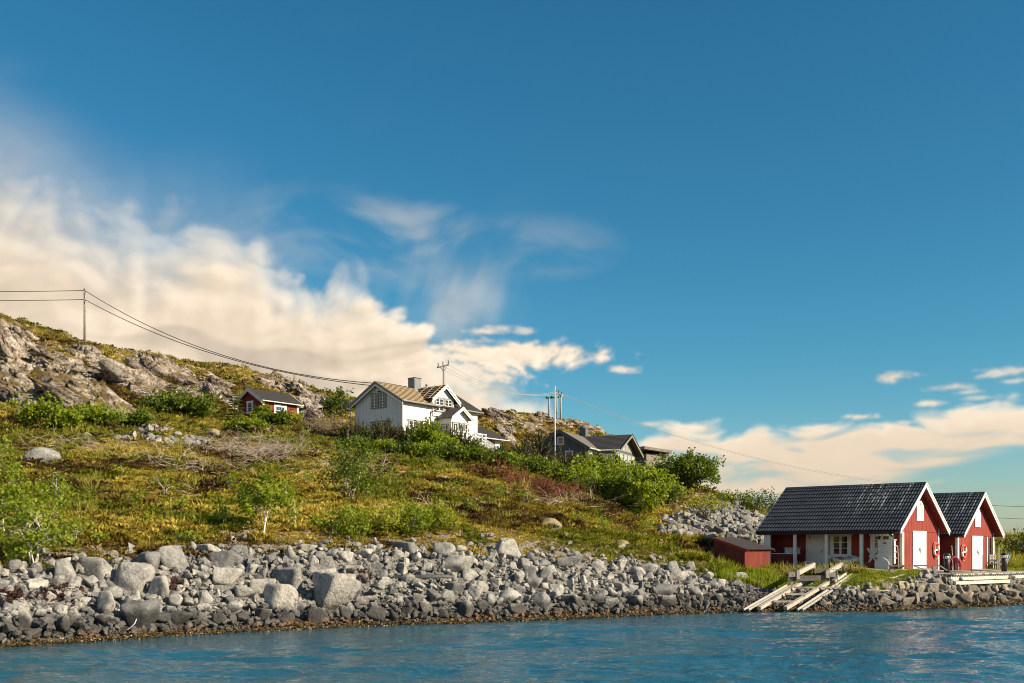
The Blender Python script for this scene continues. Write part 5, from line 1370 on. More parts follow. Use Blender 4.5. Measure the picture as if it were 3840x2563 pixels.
droof2 = rf.build('roof', MT['tile_brown'], dk)
for y in (0, DW): rake(dk, (0, y, DZ + .06), (0, DW / 2, DZ + DRI + .06), .42, (-1, 0, 0), .06, 'dark_wall'); rake(dk, (-.05, y, DZ + .10), (-.05, DW / 2, DZ + DRI + .10), .16, (-1, 0, 0), .04, 'dark_wall', 'weatherboard')
MB().tube([(0, -.06, DZ - .02), (3.9, -.06, DZ - .03)], .09, 8).build('gutter', MT['gutter_white'], dk)
window(dk, KG, 3.35, 4.2, 3.15, 4.05, 1, 2, cw=.10, out=.035); window(dk, KG, 2.2, 3.2, 1.2, 2.35, 1, 2, cw=.1, out=.035)
KS = frame((0, .45, 0), X, -Yv); window(dk, KS, .7, 1.7, .9, 2.4, 1, 1, 'white_paint', pane='bright_glass', cw=.1, out=.02); window(dk, KS, 1.8, 2.9, .9, 2.4, 1, 1, 'white_paint', pane='bright_glass', cw=.1, out=.02); window(dk, KS, 3.1, 3.8, 1.1, 2.3, 1, 1, cw=.1, pane='bright_glass', out=.02)
wx0, wx1, wy = 3.7, 13.5, -2.54; wm = (wx0 + wx1) / 2
w2 = lambda x: DZ + DRI / ((wx1 - wx0) / 2) * min(x - wx0, wx1 - x) - .06
wg = MB().prism([(wx0 + .5, wy + .9, -1.2), (wx1 - .5, wy + .9, -1.2), (wx1 - .5, wy + .9, w2(wx1 - .5)), (wm, wy + .9, w2(wm)), (wx0 + .5, wy + .9, w2(wx0 + .5))], (0, 4.5, 0)).build('wing_wall', MT['dark_wall'], dk)
rf = MB(); slab(rf, [(wx0, 3.78, DZ), (wx0, wy, DZ), (wm, wy, DZ + DRI), (wm, 3.78, DZ + DRI)], .10); slab(rf, [(wx1, wy, DZ), (wx1, 3.78, DZ), (wm, 3.78, DZ + DRI), (wm, wy, DZ + DRI)], .10)
wroof2 = rf.build('wing_roof', MT['felt'], dk)
u5 = Vector(((wx1 - wx0) / 2, 0, DRI)); tile_roof(wroof2, tile_mesh('tile', .42, u5.length / 12, 1, .03, 'tile_grey'), (wx0, 3.5, DZ), (0, -1, 0), u5, .42, u5.length / 12, 14, 12, skip=lambda i, j: i * .42 + j * .40 * -1 < -4.6 and False)
for x in (wx0, wx1): rake(dk, (x, wy, DZ + .07), (wm, wy, DZ + DRI + .07), .36, (0, -1, 0), .06, 'grey_trim'); rake(dk, (x, wy - .06, DZ + .12), (wm, wy - .06, DZ + DRI + .12), .14, (0, -1, 0), .04, 'metal_black', 'weatherboard')
MB().tube([(wx0 - .07, wy, DZ - .02), (wx0 - .07, .3, DZ - .02)], .09, 8).build('gutter', MT['gutter_white'], dk)
KW = frame((0, wy + .9, 0), X, -Yv)
for i in range(5): window(dk, KW, wx0 + .9 + i * 1.62, wx0 + 2.42 + i * 1.62, .7, 2.42, 1, 1, 'grey_trim', 'white_paint', 'bright_glass', cw=.12, out=.02)
for i, (p, q) in enumerate(((6.1, 7.4), (7.5, 8.55), (8.65, 9.7), (9.8, 11.1))):
    m = MB(); gl_ = MB(); zz = lambda x: w2(x) - .30
    gl_.prism([Vector((p, wy + .88, 2.85)), Vector((q, wy + .88, 2.85)), Vector((q, wy + .88, zz(q))), Vector((p, wy + .88, zz(p)))], (0, -.02, 0)).build('gable_pane', MT['bright_glass'], dk)
MB().box(5.9, 11.3, wy + .82, wy + .90, 2.7, 2.84).build('gable_sill', MT['grey_trim'], dk)
for xx in (6.05, 7.45, 8.6, 9.75, 11.15): MB().box(xx - .05, xx + .05, wy + .82, wy + .89, 2.84, max(2.9, zz(xx) + .05)).build('mullion', MT['grey_trim'], dk)
KL = frame((wx0 + .5, 0, 0), Yv, -X); window(dk, KL, -1.5, .1, .7, 2.25, 1, 1, 'grey_trim', pane='bright_glass', cw=.12, out=.02); MB().ob(KL, .25, .42, .01, .04, -.5, 1.9).build('corner_board', MT['grey_trim'], dk)
c = MB().box(8.2, 9.3, 3.4, 4.2, DZ + DRI - .7, DZ + DRI + 1.0).build('chimney', MT['dark_wall'], dk); MB().lathe([(.5, DZ + DRI + 1.0), (.5, DZ + DRI + 1.15), (.35, DZ + DRI + 1.4), (.05, DZ + DRI + 1.5)], 12, (8.75, 3.8, 0)).build('chimney_cowl', MT['tile_brown'], c, True)

# ---- grey building at the right behind the dark house
gb = thing('building', 'brown-grey flat-roofed building corner showing right of the dark house', 'building', (P(2424, 1755, 142).x, 142, 11.9), R(20))
MB().box(0, 3.2, 0, 6, -2, 3.35).build('wall', MT['taupe_wall'], gb)
rf = MB().prism([(-.6, -.6, 3.9), (3.5, -.6, 3.47), (3.5, -.6, 3.85), (-.6, -.6, 4.3)], (0, 7, 0)).build('roof', MT['taupe_wall'], gb)
for i in range(3): MB().prism([(-.62, -.64 - .02 * i, 3.92 + i * .13), (3.5, -.64 - .02 * i, 3.49 + i * .12), (3.5, -.64 - .02 * i, 3.60 + i * .12), (-.62, -.64 - .02 * i, 4.03 + i * .13)], (0, .03, 0)).build('fascia_board', MT['taupe_wall'], gb)
window(gb, frame((0, 0, 0), X, -Yv), 2.1, 3.1, .2, 1.35, 1, 1, cw=.12)
MB().prism([(.5, -1.6, -.5), (3.1, -1.6, -.5), (3.1, -.02, .2), (.5, -.02, .2)], (0, 0, .08)).build('lean_to_roof', MT['taupe_wall'], gb)

# ---------------------------------------------------------------- things round the boathouses
# jetty
jt = thing('jetty', 'pale plank jetty on a heavy beam along the stone bank', 'jetty', (0, 0, 0))
A = P(3562, 2168, 51.6); B = P(3990, 2150, 58.8); jz = 1.53
A = Vector((A.x, A.y, jz)); B = Vector((B.x, B.y, jz)); dj = (B - A).normalized(); nj = Vector((dj.y, -dj.x, 0))   # nj towards the water
for i in range(2): MB().bar(A + nj * (-.05 - i * 1.5) + Vector((0, 0, -.17)), B + nj * (-.05 - i * 1.5) + Vector((0, 0, -.17)), .10, .24).build('beam', MT['pale_wood'], jt)
MB().bar(A + nj * .25 + Vector((0, 0, -.40)), A + nj * .25 + dj * 5.2 + Vector((0, 0, -.40)), .12, .16).build('lower_beam', MT['pale_wood'], jt)
npl = 52; sp = (B - A).length / npl
for i in range(npl):
    c = A + dj * (sp * (i + .5)); MB().bar(c + nj * .18, c - nj * 1.75, sp * .72, .05).build('plank', MT['pale_wood' if i % 3 else 'old_wood'], jt)
for q in (.6, 2.1, 3.4, 3.75, 5.5, 7.5):
    c = A + dj * q + nj * .1; MB().box(c.x - .06, c.x + .06, c.y - .06, c.y + .06, -.1, jz - .3).build('pile', MT['old_wood'], jt)
# deck edge between jetty and boathouses
dk2 = thing('landing_deck', 'low weathered deck between the jetty and the boathouse doors', 'deck', (0, 0, 0))
q0 = at_bh((5.2, -1.2, 0)); 
for i in range(9):
    p = A - nj * (1.9 + i * .0) + dj * (i * .9 - .4) + Vector((0, 0, .03)); MB().bar(p, p - nj * 1.5, .8, .06).build('board', MT['old_wood'], dk2)


def bollard(p, label):
    t = thing('bollard_lamp', label, 'lamp', p, 0, 'bollard lamps on the jetty')
    MB().lathe([(.14, 0), (.14, .80), (.12, .82)], 14).build('post', MT['metal_black'], t, True)
    MB().lathe([(.11, .82), (.16, .84), (.16, .98), (.11, 1.0)], 14).build('lens', MT['plastic_white'], t, True)
    MB().lathe([(.17, .98), (.18, 1.03), (.13, 1.10), (.02, 1.13)], 14).build('cap', MT['metal_black'], t, True)
    for k2 in range(4): MB().box(.15, .17, -.012, .012, .82, 1.0).build('guard', MT['metal_black'], t, rot=(0, 0, k2 * 1.57 + .4))
pa = P(3551, 2152, 53.6); bollard((pa.x, pa.y, 1.45), 'black bollard lamp at the near end of the jetty')
pa = P(3766, 2150, 57.2); bollard((pa.x, pa.y, 1.45), 'black bollard lamp farther along the jetty, by the far boathouse')

# railing in front of the gable
rl = thing('handrail', 'weathered timber rail with a sloping brace before the boathouse gable', 'railing', (0, 0, 0))
ra = P(3336, 2122, 51.6); rb = P(3524, 2122, 52.2)
MB().bar(ra, rb, .09, .07).build('top_rail', MT['dark_old_wood'], rl)
for q, (u, b) in enumerate(((3343, 2145), (3503, 2160))):
    t_ = P(u, 2124, 51.8); MB().box(t_.x - .09, t_.x + .09, t_.y - .06, t_.y + .06, 1.25, t_.z).build('post', MT['old_wood'], rl)
for (u, v, u2, v2) in ((3345, 2146, 3390, 2124), (3430, 2124, 3500, 2150), (3524, 2122, 3552, 2140)): MB().bar(P(u, v, 51.85), P(u2, v2, 51.85), .07, .06).build('brace', MT['old_wood'], rl)

# boat cradle and slipway
cr = thing('boat_cradle', 'grey timber boat cradle with four block posts standing on the slipway', 'boat cradle', (0, 0, 0))
CY = lambda u: 51.2
def cp(u, v, Y): return P(u, v, Y)
F1, F2 = cp(2968, 2170, 50.6), cp(3133, 2167, 50.9); K1, K2 = cp(3052, 2141, 52.6), cp(3180, 2139, 52.9)
MB().bar(F1, F2, .14, .24).build('cross_beam', MT['dark_old_wood'], cr); MB().bar(K1, K2, .14, .22).build('cross_beam', MT['dark_old_wood'], cr)
for a, b in ((cp(2992, 2150, 50.5), cp(3052, 2118, 52.7)), (cp(3102, 2148, 50.7), cp(3156, 2117, 52.9))): MB().bar(a, b, .14, .20).build('side_beam', MT['slip_wood'], cr)
for (u, v, Y) in ((2970, 2156, 50.5), (3122, 2157, 50.8), (3030, 2126, 52.6), (3175, 2127, 52.9)):
    c = cp(u, v, Y); MB().box(c.x - .17, c.x + .17, c.y - .12, c.y + .12, c.z - .10, c.z + .12).build('block', MT['old_wood'], cr)
    MB().tube([c + Vector((-.19, -.13, -.3)), c + Vector((-.19, -.13, .27)), c + Vector((.19, -.13, .27)), c + Vector((.19, -.13, -.3))], .018, 6).build('strap', MT['metal_grey'], cr)
for (u, Y) in ((2968, 50.6), (3136, 50.9), (3050, 52.6), (3180, 52.9)):
    c = cp(u, 2170, Y); MB().box(c.x - .06, c.x + .06, c.y - .07, c.y + .07, gz(c.x, c.y) - .05, c.z + .1).build('leg', MT['old_wood'], cr)
for a, b in ((cp(2992, 2143, 50.5), cp(2992, 2172, 50.5)), (cp(3052, 2112, 52.7), cp(3052, 2140, 52.7)), (cp(3102, 2141, 50.7), cp(3102, 2168, 50.7)), (cp(3156, 2110, 52.9), cp(3156, 2138, 52.9))): MB().bar(a, b, .14, .14).build('upright', MT['slip_wood'], cr)
MB().bar(cp(3130, 2180, 50.7), cp(3182, 2146, 53.0), .08, .10).build('lower_brace', MT['pale_wood'], cr)
sw = thing('slipway', 'bleached timber rails of the slipway running into the water', 'slipway', (0, 0, 0))
for (u, v, Y, u2, v2, Y2) in ((2846, 2282, 46.9, 3030, 2172, 51.6), (2945, 2282, 46.9, 3140, 2164, 51.8)):
    MB().bar(P(u, v, Y), P(u2, v2, Y2), .17, .16).build('rail_beam', MT['slip_wood'], sw)
for (u, v, Y, u2, v2, Y2) in ((2788, 2288, 46.8, 2950, 2196, 50.6), (2990, 2288, 46.9, 3215, 2140, 53.2)):
    for k2 in range(2): MB().tube([P(u + k2 * 18, v, Y), P(u2 + k2 * 14, v2 + k2 * 3, Y2)], .06, 8).build('guide_pipe', MT['concrete' if k2 else 'slip_wood'], sw)
for (u, u2, v, Y) in ((2945, 3030, 2229, 48.7), (2900, 3010, 2256, 47.8), (2980, 3150, 2204, 49.6)): MB().bar(P(u, v, Y), P(u2, v, Y + .3), .12, .08).build('sleeper', MT['old_wood'], sw)

# X-frame trestles, box stack, round table, dinghy, sink box on the porch
for i, (y, dx) in enumerate(((1.66, 0), (1.36, .25))):
    tr = thing('folding_trestle', ['white X-shaped folding trestle in front of the other, beside the stacked boxes', 'white X-shaped folding trestle half hidden behind the first one'][i], 'trestle', at_bh((.62 + dx, y, .42)), BRZ, 'white trestles on the porch')
    for sx in (-.06, .06):
        MB().bar((sx, -.26, 0), (sx, .26, .78), .06, .05, (1, 0, 0)).build('leg', MT['white_paint'], tr); MB().bar((sx + .055, .26, 0), (sx + .055, -.26, .78), .06, .05, (1, 0, 0)).build('leg', MT['white_paint'], tr)
for i in range(4):
    z = .42 + i * .31
    t = thing('storage_box', ['white plastic storage box at the bottom of the porch stack', 'white plastic storage box second from the bottom of the porch stack', 'white plastic storage box second from the top of the porch stack', 'topmost white plastic box of the porch stack with red logo'][i], 'box', at_bh((.75, .98, z)), BRZ, 'white boxes stacked on the porch')
    MB().prism([(-.25, -.36, 0), (.25, -.36, 0), (.25, .36, 0), (-.25, .36, 0)], (0, 0, .27)).build('body', MT['plastic_white'], t)
    MB().box(-.29, .29, -.41, .41, .27, .305).build('rim', MT['plastic_white'], t)
    if i == 3:   # red emblem: two stacked fish-like strokes
        lg = MB(); 
        for dz, wd in ((.17, .10), (.12, .13), (.085, .09)): lg.prism([(-.253, -wd, dz - .012), (-.253, wd * .8, dz - .018), (-.253, wd, dz + .004), (-.253, wd * .4, dz + .02), (-.253, -wd * .6, dz + .016)], (-.003, 0, 0))
        lg.build('logo', MT['plastic_red'], t)
tb = thing('garden_table', 'round white slatted table tipped on its edge by the corner post', 'table', at_bh((-.02, .92, -.02)), BRZ)
for i in range(9):
    y = -.36 + i * .08; hh = math.sqrt(max(.004, .37 ** 2 - (y + .035) ** 2))
    MB().box(-.03, .01, y, y + .072, .37 - hh, .37 + hh).build('slat', MT['white_paint'], tb)
MB().tube([(-.0, .37 * math.cos(a), .37 + .37 * math.sin(a)) for a in np.linspace(0, 6.28, 33)], .02, 6).build('rim', MT['white_paint'], tb)
dg = thing('dinghy', 'small white dinghy full of crumpled tarpaulin lying under the porch window', 'dinghy', at_bh((.55, 3.05, .44)), BRZ)
hl = MB(); vs = []; n_ = 15
for i in range(n_):
    t_ = i / (n_ - 1) * 2 - 1; hw = .30 * (1 - abs(t_) ** 3.0) + .02; sheer = .10 + .20 * abs(t_) ** 2
    for s_ in range(9):
        an = math.pi * s_ / 8; vs.append((-math.cos(an) * hw, t_ * .85, sheer - math.sin(an) * (.20 + .05 * (1 - t_ * t_)) + .04))
hl.add(vs, [(i * 9 + j, i * 9 + j + 1, (i + 1) * 9 + j + 1, (i + 1) * 9 + j) for i in range(n_ - 1) for j in range(8)])
ho = hl.build('hull', MT['plastic_white'], dg, True); sd = ho.modifiers.new('thick', 'SOLIDIFY'); sd.thickness = .025
tp = rock_mesh('tarpaulin', 991, 3, 9, 9, .35); tp.materials.append(MT['tarp_blue']); o = link('tarpaulin', tp, None, dg, (0, -.1, .17)); o.scale = (.24, .62, .18)
tp = rock_mesh('crumpled_sheet', 993, 3, 7, 14, .4); tp.materials.append(MT['plastic_sheet']); o = link('crumpled_sheet', tp, None, dg, (0, -.5, .25)); o.scale = (.2, .22, .17)
sb = thing('wash_tub', 'grey plastic tub standing on the outdoor counter', 'tub', at_bh((.62, 6.15, .926)), BRZ)
MB().prism([(-.22, -.34, 0), (.22, -.34, 0), (.22, .34, 0), (-.22, .34, 0)], (0, 0, .28)).build('body', MT['plastic_sheet'], sb); MB().box(-.26, .26, -.39, .39, .28, .31).build('rim', MT['plastic_sheet'], sb)
# hose, spade, crate, boards
hs = thing('garden_hose', 'coiled pink hose hanging on the red wall between the boathouses', 'hose', (0, 0, 0))
hb = P(3568, 2122, 59.3)
MB().box(hb.x - .16, hb.x + .16, hb.y - .12, hb.y + .12, hb.z + .34, hb.z + .56).build('holder', MT['metal_black'], hs)
for i in range(6):
    rr = .40 + .03 * i; ph = random.uniform(0, 1)
    MB().tube([hb + Vector((math.cos(a) * rr * .62 + .02 * i, -.18 - .015 * i + .05 * math.sin(a + ph), math.sin(a) * rr * 1.0 - .05)) for a in np.linspace(0, 6.28, 25)], .02, 6).build('coil', MT['hose_pink'], hs, True)
sp_ = thing('spade', 'long-handled spade leaning on the far boathouse corner', 'spade', at_fb((-.12, .55, .0)), BRZ)
MB().tube([(0, 0, .25), (.15, .12, 1.5)], .02, 6).build('shaft', MT['pale_wood'], sp_); MB().prism([(-.12, -.02, 0), (.12, -.02, 0), (.1, .03, .34), (-.1, .03, .34)], (0, .015, 0)).build('blade', MT['metal_grey'], sp_)
br = thing('broom', 'broom standing against the porch corner post of the long boathouse', 'broom', at_bh((.75, .35, .0)), BRZ)
MB().tube([(0, 0, .05), (.1, .1, 1.35)], .018, 6).build('shaft', MT['pale_wood'], br); MB().box(-.16, .16, -.04, .04, 0, .1).build('brush', MT['dark_old_wood'], br)
yc = P(3381, 2139, 53.4); t = thing('tool_case', 'yellow plastic case on the ground by the gable corner board', 'case', (yc.x, yc.y, 1.55), BRZ)
MB().box(-.30, .30, -.18, .18, 0, .20).build('body', MT['plastic_yellow'], t); MB().box(-.31, .31, -.19, .19, .10, .13).build('seam', MT['metal_black'], t); MB().tube([(-.1, -.2, .2), (-.1, -.2, .26), (.1, -.2, .26), (.1, -.2, .2)], .012, 6).build('handle', MT['metal_black'], t)
for i, (u, v, Y, u2, v2, Y2, lb) in enumerate(((3195, 2128, 53.0, 3330, 2140, 52.6, 'pale board lying in the grass in front of the porch'), (3278, 2184, 50.7, 3395, 2154, 51.6, 'long pale plank in the grass leading to the rail'), (3250, 2213, 49.4, 3330, 2216, 49.4, 'thin stick lying on the stone bank right of the slipway'))):
    MB_ = MB().bar(P(u, v, Y), P(u2, v2, Y2), .14, .05).mesh('plank'); tag(link('plank', MB_, MT['pale_wood']), lb, 'plank')
for (u, v, w) in ((3312, 2137, .16), ): pass
# blue crane arm and wooden chair at the far right
bc = thing('davit', 'pale blue metal boat davit beyond the far boathouse', 'davit', (0, 0, 0)); Yd = 66.0
for a, b in (((3735, 2112), (3788, 2076)), ((3788, 2074), (3768, 2130)), ((3752, 2100), (3776, 2106)), ((3781, 2090), (3760, 2104))): MB().bar(P(*a, Yd), P(*b, Yd), .10, .10).build('arm', MT['blue_metal'], bc)
wc = thing('garden_chair', 'weathered wooden chair on the lawn beside the far boathouse', 'chair', P(3735, 2143, 63.5), R(30))
MB().box(-.3, .3, -.3, .3, .40, .46).build('seat', MT['old_wood'], wc)
for x in (-.25, .25):
    for y in (-.25, .25): MB().box(x - .04, x + .04, y - .04, y + .04, -.05, .40 if y < 0 else 1.0).build('leg', MT['old_wood'], wc)
    MB().box(x - .05, x + .05, -.3, .3, .62, .67).build('armrest', MT['old_wood'], wc)
for i in range(3): MB().box(-.25, .25, .22, .26, .55 + i * .16, .66 + i * .16).build('back_slat', MT['old_wood'], wc)
pp_ = P(3746, 2142, 62.5); o = MB().box(-.05, .05, -.05, .05, 0, 1.5).build('mooring_post', MT['old_wood'], None, loc=(pp_.x, pp_.y, 1.35)); tag(o, 'thin grey post standing by the wooden chair', 'post')

# pipe and driftwood on the stones
def stone_bar(u, v, u2, v2, w, h, mat, name, label, cat, lift=.25):
    a = hit(u, v + 8); b = hit(u2, v2 + 8); Ym = (a.y + b.y) / 2; o = link(name, MB().bar(P(u, v, Ym), P(u2, v2, Ym), w, h).mesh(name), MT[mat]); return tag(o, label, cat)
pi = thing('drain_pipe', 'long grey pipe with a curved end lying across the boulders', 'pipe', (0, 0, 0)); py = hit(1570, 2175).y - .35
MB().tube([P(1468, 2164, py), P(1700, 2162, py), P(1706, 2156, py), P(1705, 2154, py)], .085, 10).build('pipe', MT['concrete'], pi, True)
MB().tube([P(1690, 2155, py), P(1700, 2154, py), P(1706, 2160, py), P(1703, 2170, py), P(1694, 2173, py)], .09, 10).build('bend', MT['concrete'], pi, True)
stone_bar(555, 2166, 655, 2161, .10, .07, 'pale_wood', 'driftwood_board', 'pale driftwood board wedged between the big boulders', 'board')
stone_bar(1150, 2180, 1190, 2176, .08, .06, 'old_wood', 'driftwood_stick', 'short grey stick poking out beside the tallest boulder', 'stick')
t_ = hit(931, 2155); o = link('driftwood_block', MB().box(-.12, .12, -.05, .05, -.16, .16).mesh('driftwood_block'), MT['old_wood'], None, P(931, 2157, t_.y - .25), (0.2, .5, .2)); tag(o, 'square grey wood offcut leaning among the boulders', 'board')
hy = hit(507, 2360).y - .62
o = link('mooring_line', MB().tube([P(512, 2322, hy), P(505, 2340, hy - .1), P(492, 2352, hy - .12), P(478, 2362, hy - .12), P(465, 2370, hy)], .012, 5).mesh('mooring_line'), MT['white_paint']); tag(o, 'thin white line hanging down the wide rounded boulder', 'rope')

# ---------------------------------------------------------------- poles, flagpole, wires
def pole(name, label, top, zb, r, cat='utility pole', mat='old_wood'):
    t = thing(name, label, cat, (top.x, top.y, zb)); MB().tube([(0, 0, 0), (0, 0, top.z - zb)], [r, r * .8], 10).build('post', MT[mat], t, True); return t
T1 = P(318, 1082, 128.0); b1 = gz(T1.x, T1.y) - .3
p1 = pole('utility_pole', 'single wooden utility pole on the rocky left skyline', T1, b1, .16)
for s in (-1, 1): MB().tube([(s * .55, -.1, .1), (0, 0, 1.3)], .035, 6).build('stay', MT['old_wood'], p1)
for z in (0, -.95): MB().tube([(0, -.16, T1.z - b1 + z - .25), (0, -.16, T1.z - b1 + z - .1)], .06, 8).build('insulator', MT['metal_black'], p1)
T2 = P(1664, 1373, 135.0); p2 = pole('utility_pole', 'wooden T-shaped pole rising behind the white house roof', T2, 14.0, .16)
MB().bar(P(1641, 1379, 133.5) - p2.location, P(1682, 1369, 136) - p2.location, .16, .20).build('crossarm', MT['dark_old_wood'], p2)
for u, v, Y in ((1643, 1376, 133.5), (1661, 1371, 135), (1681, 1366, 136)): q = P(u, v, Y) - p2.location; MB().tube([q, q + Vector((0, 0, .45))], .06, 8).build('insulator', MT['metal_black'], p2)
for u in (1652, 1674): MB().tube([P(u, 1378, 135) - p2.location, P(1664, 1396, 135) - p2.location], .035, 6).build('brace', MT['dark_old_wood'], p2)
hp = []
for (u, v, Y, lb) in ((2059, 1492, 168, 'leftmost pole of the triple pole group on the ridge'), (2087, 1472, 166, 'tallest middle pole of the triple pole group on the ridge'), (2103, 1484, 164, 'right-hand pole of the triple pole group on the ridge')):
    T = P(u, v, Y); hp.append((pole('utility_pole', lb, T, gz(T.x, T.y) - .4, .17, mat='concrete'), T))
p3 = hp[0][0]; MB().bar(P(2048, 1494, 168) - p3.location, P(2096, 1490, 168) - p3.location, .2, .24).build('crossarm', MT['metal_black'], p3)
for u, v in ((2050, 1490), (2069, 1487), (2090, 1485)): MB().lathe([(.13, 0), (.20, .1), (.13, .25)], 10, P(u, v + 3, 168) - p3.location).build('insulator', MT['insulator'], p3, True)
p4 = hp[1][0]; MB().bar(P(2084, 1476, 165) - p4.location, P(2109, 1484, 163.5) - p4.location, .22, .24).build('crossarm', MT['pale_wood'], p4)
for u, v in ((2084, 1472), (2095, 1475), (2107, 1480)): q = P(u, v, 165) - p4.location; MB().tube([q, q + Vector((0, 0, .4))], .07, 8).build('insulator', MT['metal_black'], p4)
Tf = P(2081, 1457, 119.0); fp = thing('flagpole', 'tall white flagpole in front of the dark house gable', 'flagpole', (Tf.x, Tf.y, gz(Tf.x, Tf.y) - .2)); fh = Tf.z - fp.location.z
MB().tube([(0, 0, 0), (0, 0, fh)], [.09, .05], 10).build('post', MT['gutter_white'], fp, True); MB().lathe([(.02, fh), (.11, fh + .06), (.11, fh + .14), (.02, fh + .2)], 10).build('truck', MT['gutter_white'], fp, True)


def wire(a, b, sag, r, mat, label):
    n = 24; pts = [a.lerp(b, i / n) - Vector((0, 0, sag * 4 * (i / n) * (1 - i / n))) for i in range(n + 1)]
    tag(link('overhead_wire', MB().tube(pts, r, 5).mesh('overhead_wire'), MT[mat]), label, 'wire', 'overhead wires')
T1b = P(318, 1124, 128); T1a = P(318, 1090, 128)
wire(T1a, P(-400, 1086, 150), .2, .04, 'wire_dark', 'upper wire running off to the left from the skyline pole'); wire(T1b, P(-400, 1119, 150), .2, .04, 'wire_dark', 'lower wire running off to the left from the skyline pole')
wire(T1a, P(1460, 1441, 101.5), 2.4, .04, 'wire_dark', 'upper dark wire sagging from the skyline pole to the white house'); wire(T1b, P(1396, 1447, 101), 1.7, .04, 'wire_dark', 'lower dark wire sagging from the skyline pole to the white house')
for i, (u, v) in enumerate(((1643, 1372), (1661, 1368), (1681, 1363))):
    wire(P(u, v + 4, 135), P(2084 + i * 11, 1470 + i * 4, 165), 1.6, .022, 'wire_pale', ['thin wire between the T pole and the ridge poles, lowest', 'thin wire between the T pole and the ridge poles, middle', 'thin wire between the T pole and the ridge poles, highest'][i])
for i in range(2): wire(P(2108, 1478 + i * 3, 164), P(4000, 1822 + i * 6, 185), 5.0, .022, 'wire_pale', ['upper of two wires descending across the sky to the right', 'lower of two wires descending across the sky to the right'][i])
for i, (v, v2) in enumerate(((1895, 1902), (1940, 1950))): wire(P(3690, v, 110), P(4100, v2, 110), .1, .022, 'wire_dark', ['upper short wire at the right edge above the far boathouse', 'lower short wire at the right edge above the far boathouse'][i])
for i in range(4):
    q = hit(2051 + i * 42, 1748 + i * 9); q = P(2051 + i * 42, 1750 + i * 12, 112.0)
    g = gz(q.x, q.y); o = link('fence_post', MB().box(-.12, .12, -.12, .12, 0, 1.25).mesh('fence_post'), MT['pale_wood'], None, (q.x, q.y, g - .1)); tag(o, ['pale short fence post below the flagpole', 'pale short fence post second from the flagpole', 'pale short fence post third from the flagpole', 'pale short fence post farthest from the flagpole'][i], 'post', 'fence posts')

# ---------------------------------------------------------------- vegetation
def leaf_quads(C, D, N, length, width):
    """rhombic leaves: centres C, pointing along D, facing N"""
    S = np.cross(D, N); S /= np.linalg.norm(S, axis=1)[:, None] + 1e-9
    L = np.asarray(length).reshape(-1, 1) / 2; Wd = np.asarray(width).reshape(-1, 1) / 2
    V = np.stack([C - D * L, C + S * Wd - D * L * .1, C + D * L, C - S * Wd - D * L * .1], 1).reshape(-1, 3)
    F = np.arange(len(V)).reshape(-1, 4); return V, F


def unit(a): return a / (np.linalg.norm(a, axis=-1, keepdims=True) + 1e-9)


def tubes(paths, sides=4):
    VV = []; FF = []; b = 0
    for pts, rad in paths:
        pts = np.asarray(pts, float); m = len(pts); rad = np.broadcast_to(rad, (m,))
        d = unit(np.gradient(pts, axis=0)); ref = np.where(np.abs(d[:, 2:3]) > .9, [[1.0, 0, 0]], [[0, 0, 1.0]]); a = unit(np.cross(d, ref)); c = np.cross(d, a)
        t = np.arange(sides) * 2 * np.pi / sides
        ring = pts[:, None] + rad[:, None, None] * (np.cos(t)[None, :, None] * a[:, None] + np.sin(t)[None, :, None] * c[:, None])
        VV.append(ring.reshape(-1, 3)); i = np.arange(m - 1)[:, None] * sides; j = np.arange(sides)[None]
        FF.append(np.stack([i + j, i + (j + 1) % sides, i + sides + (j + 1) % sides, i + sides + j], -1).reshape(-1, 4) + b); b += m * sides
    return np.concatenate(VV), np.concatenate(FF)


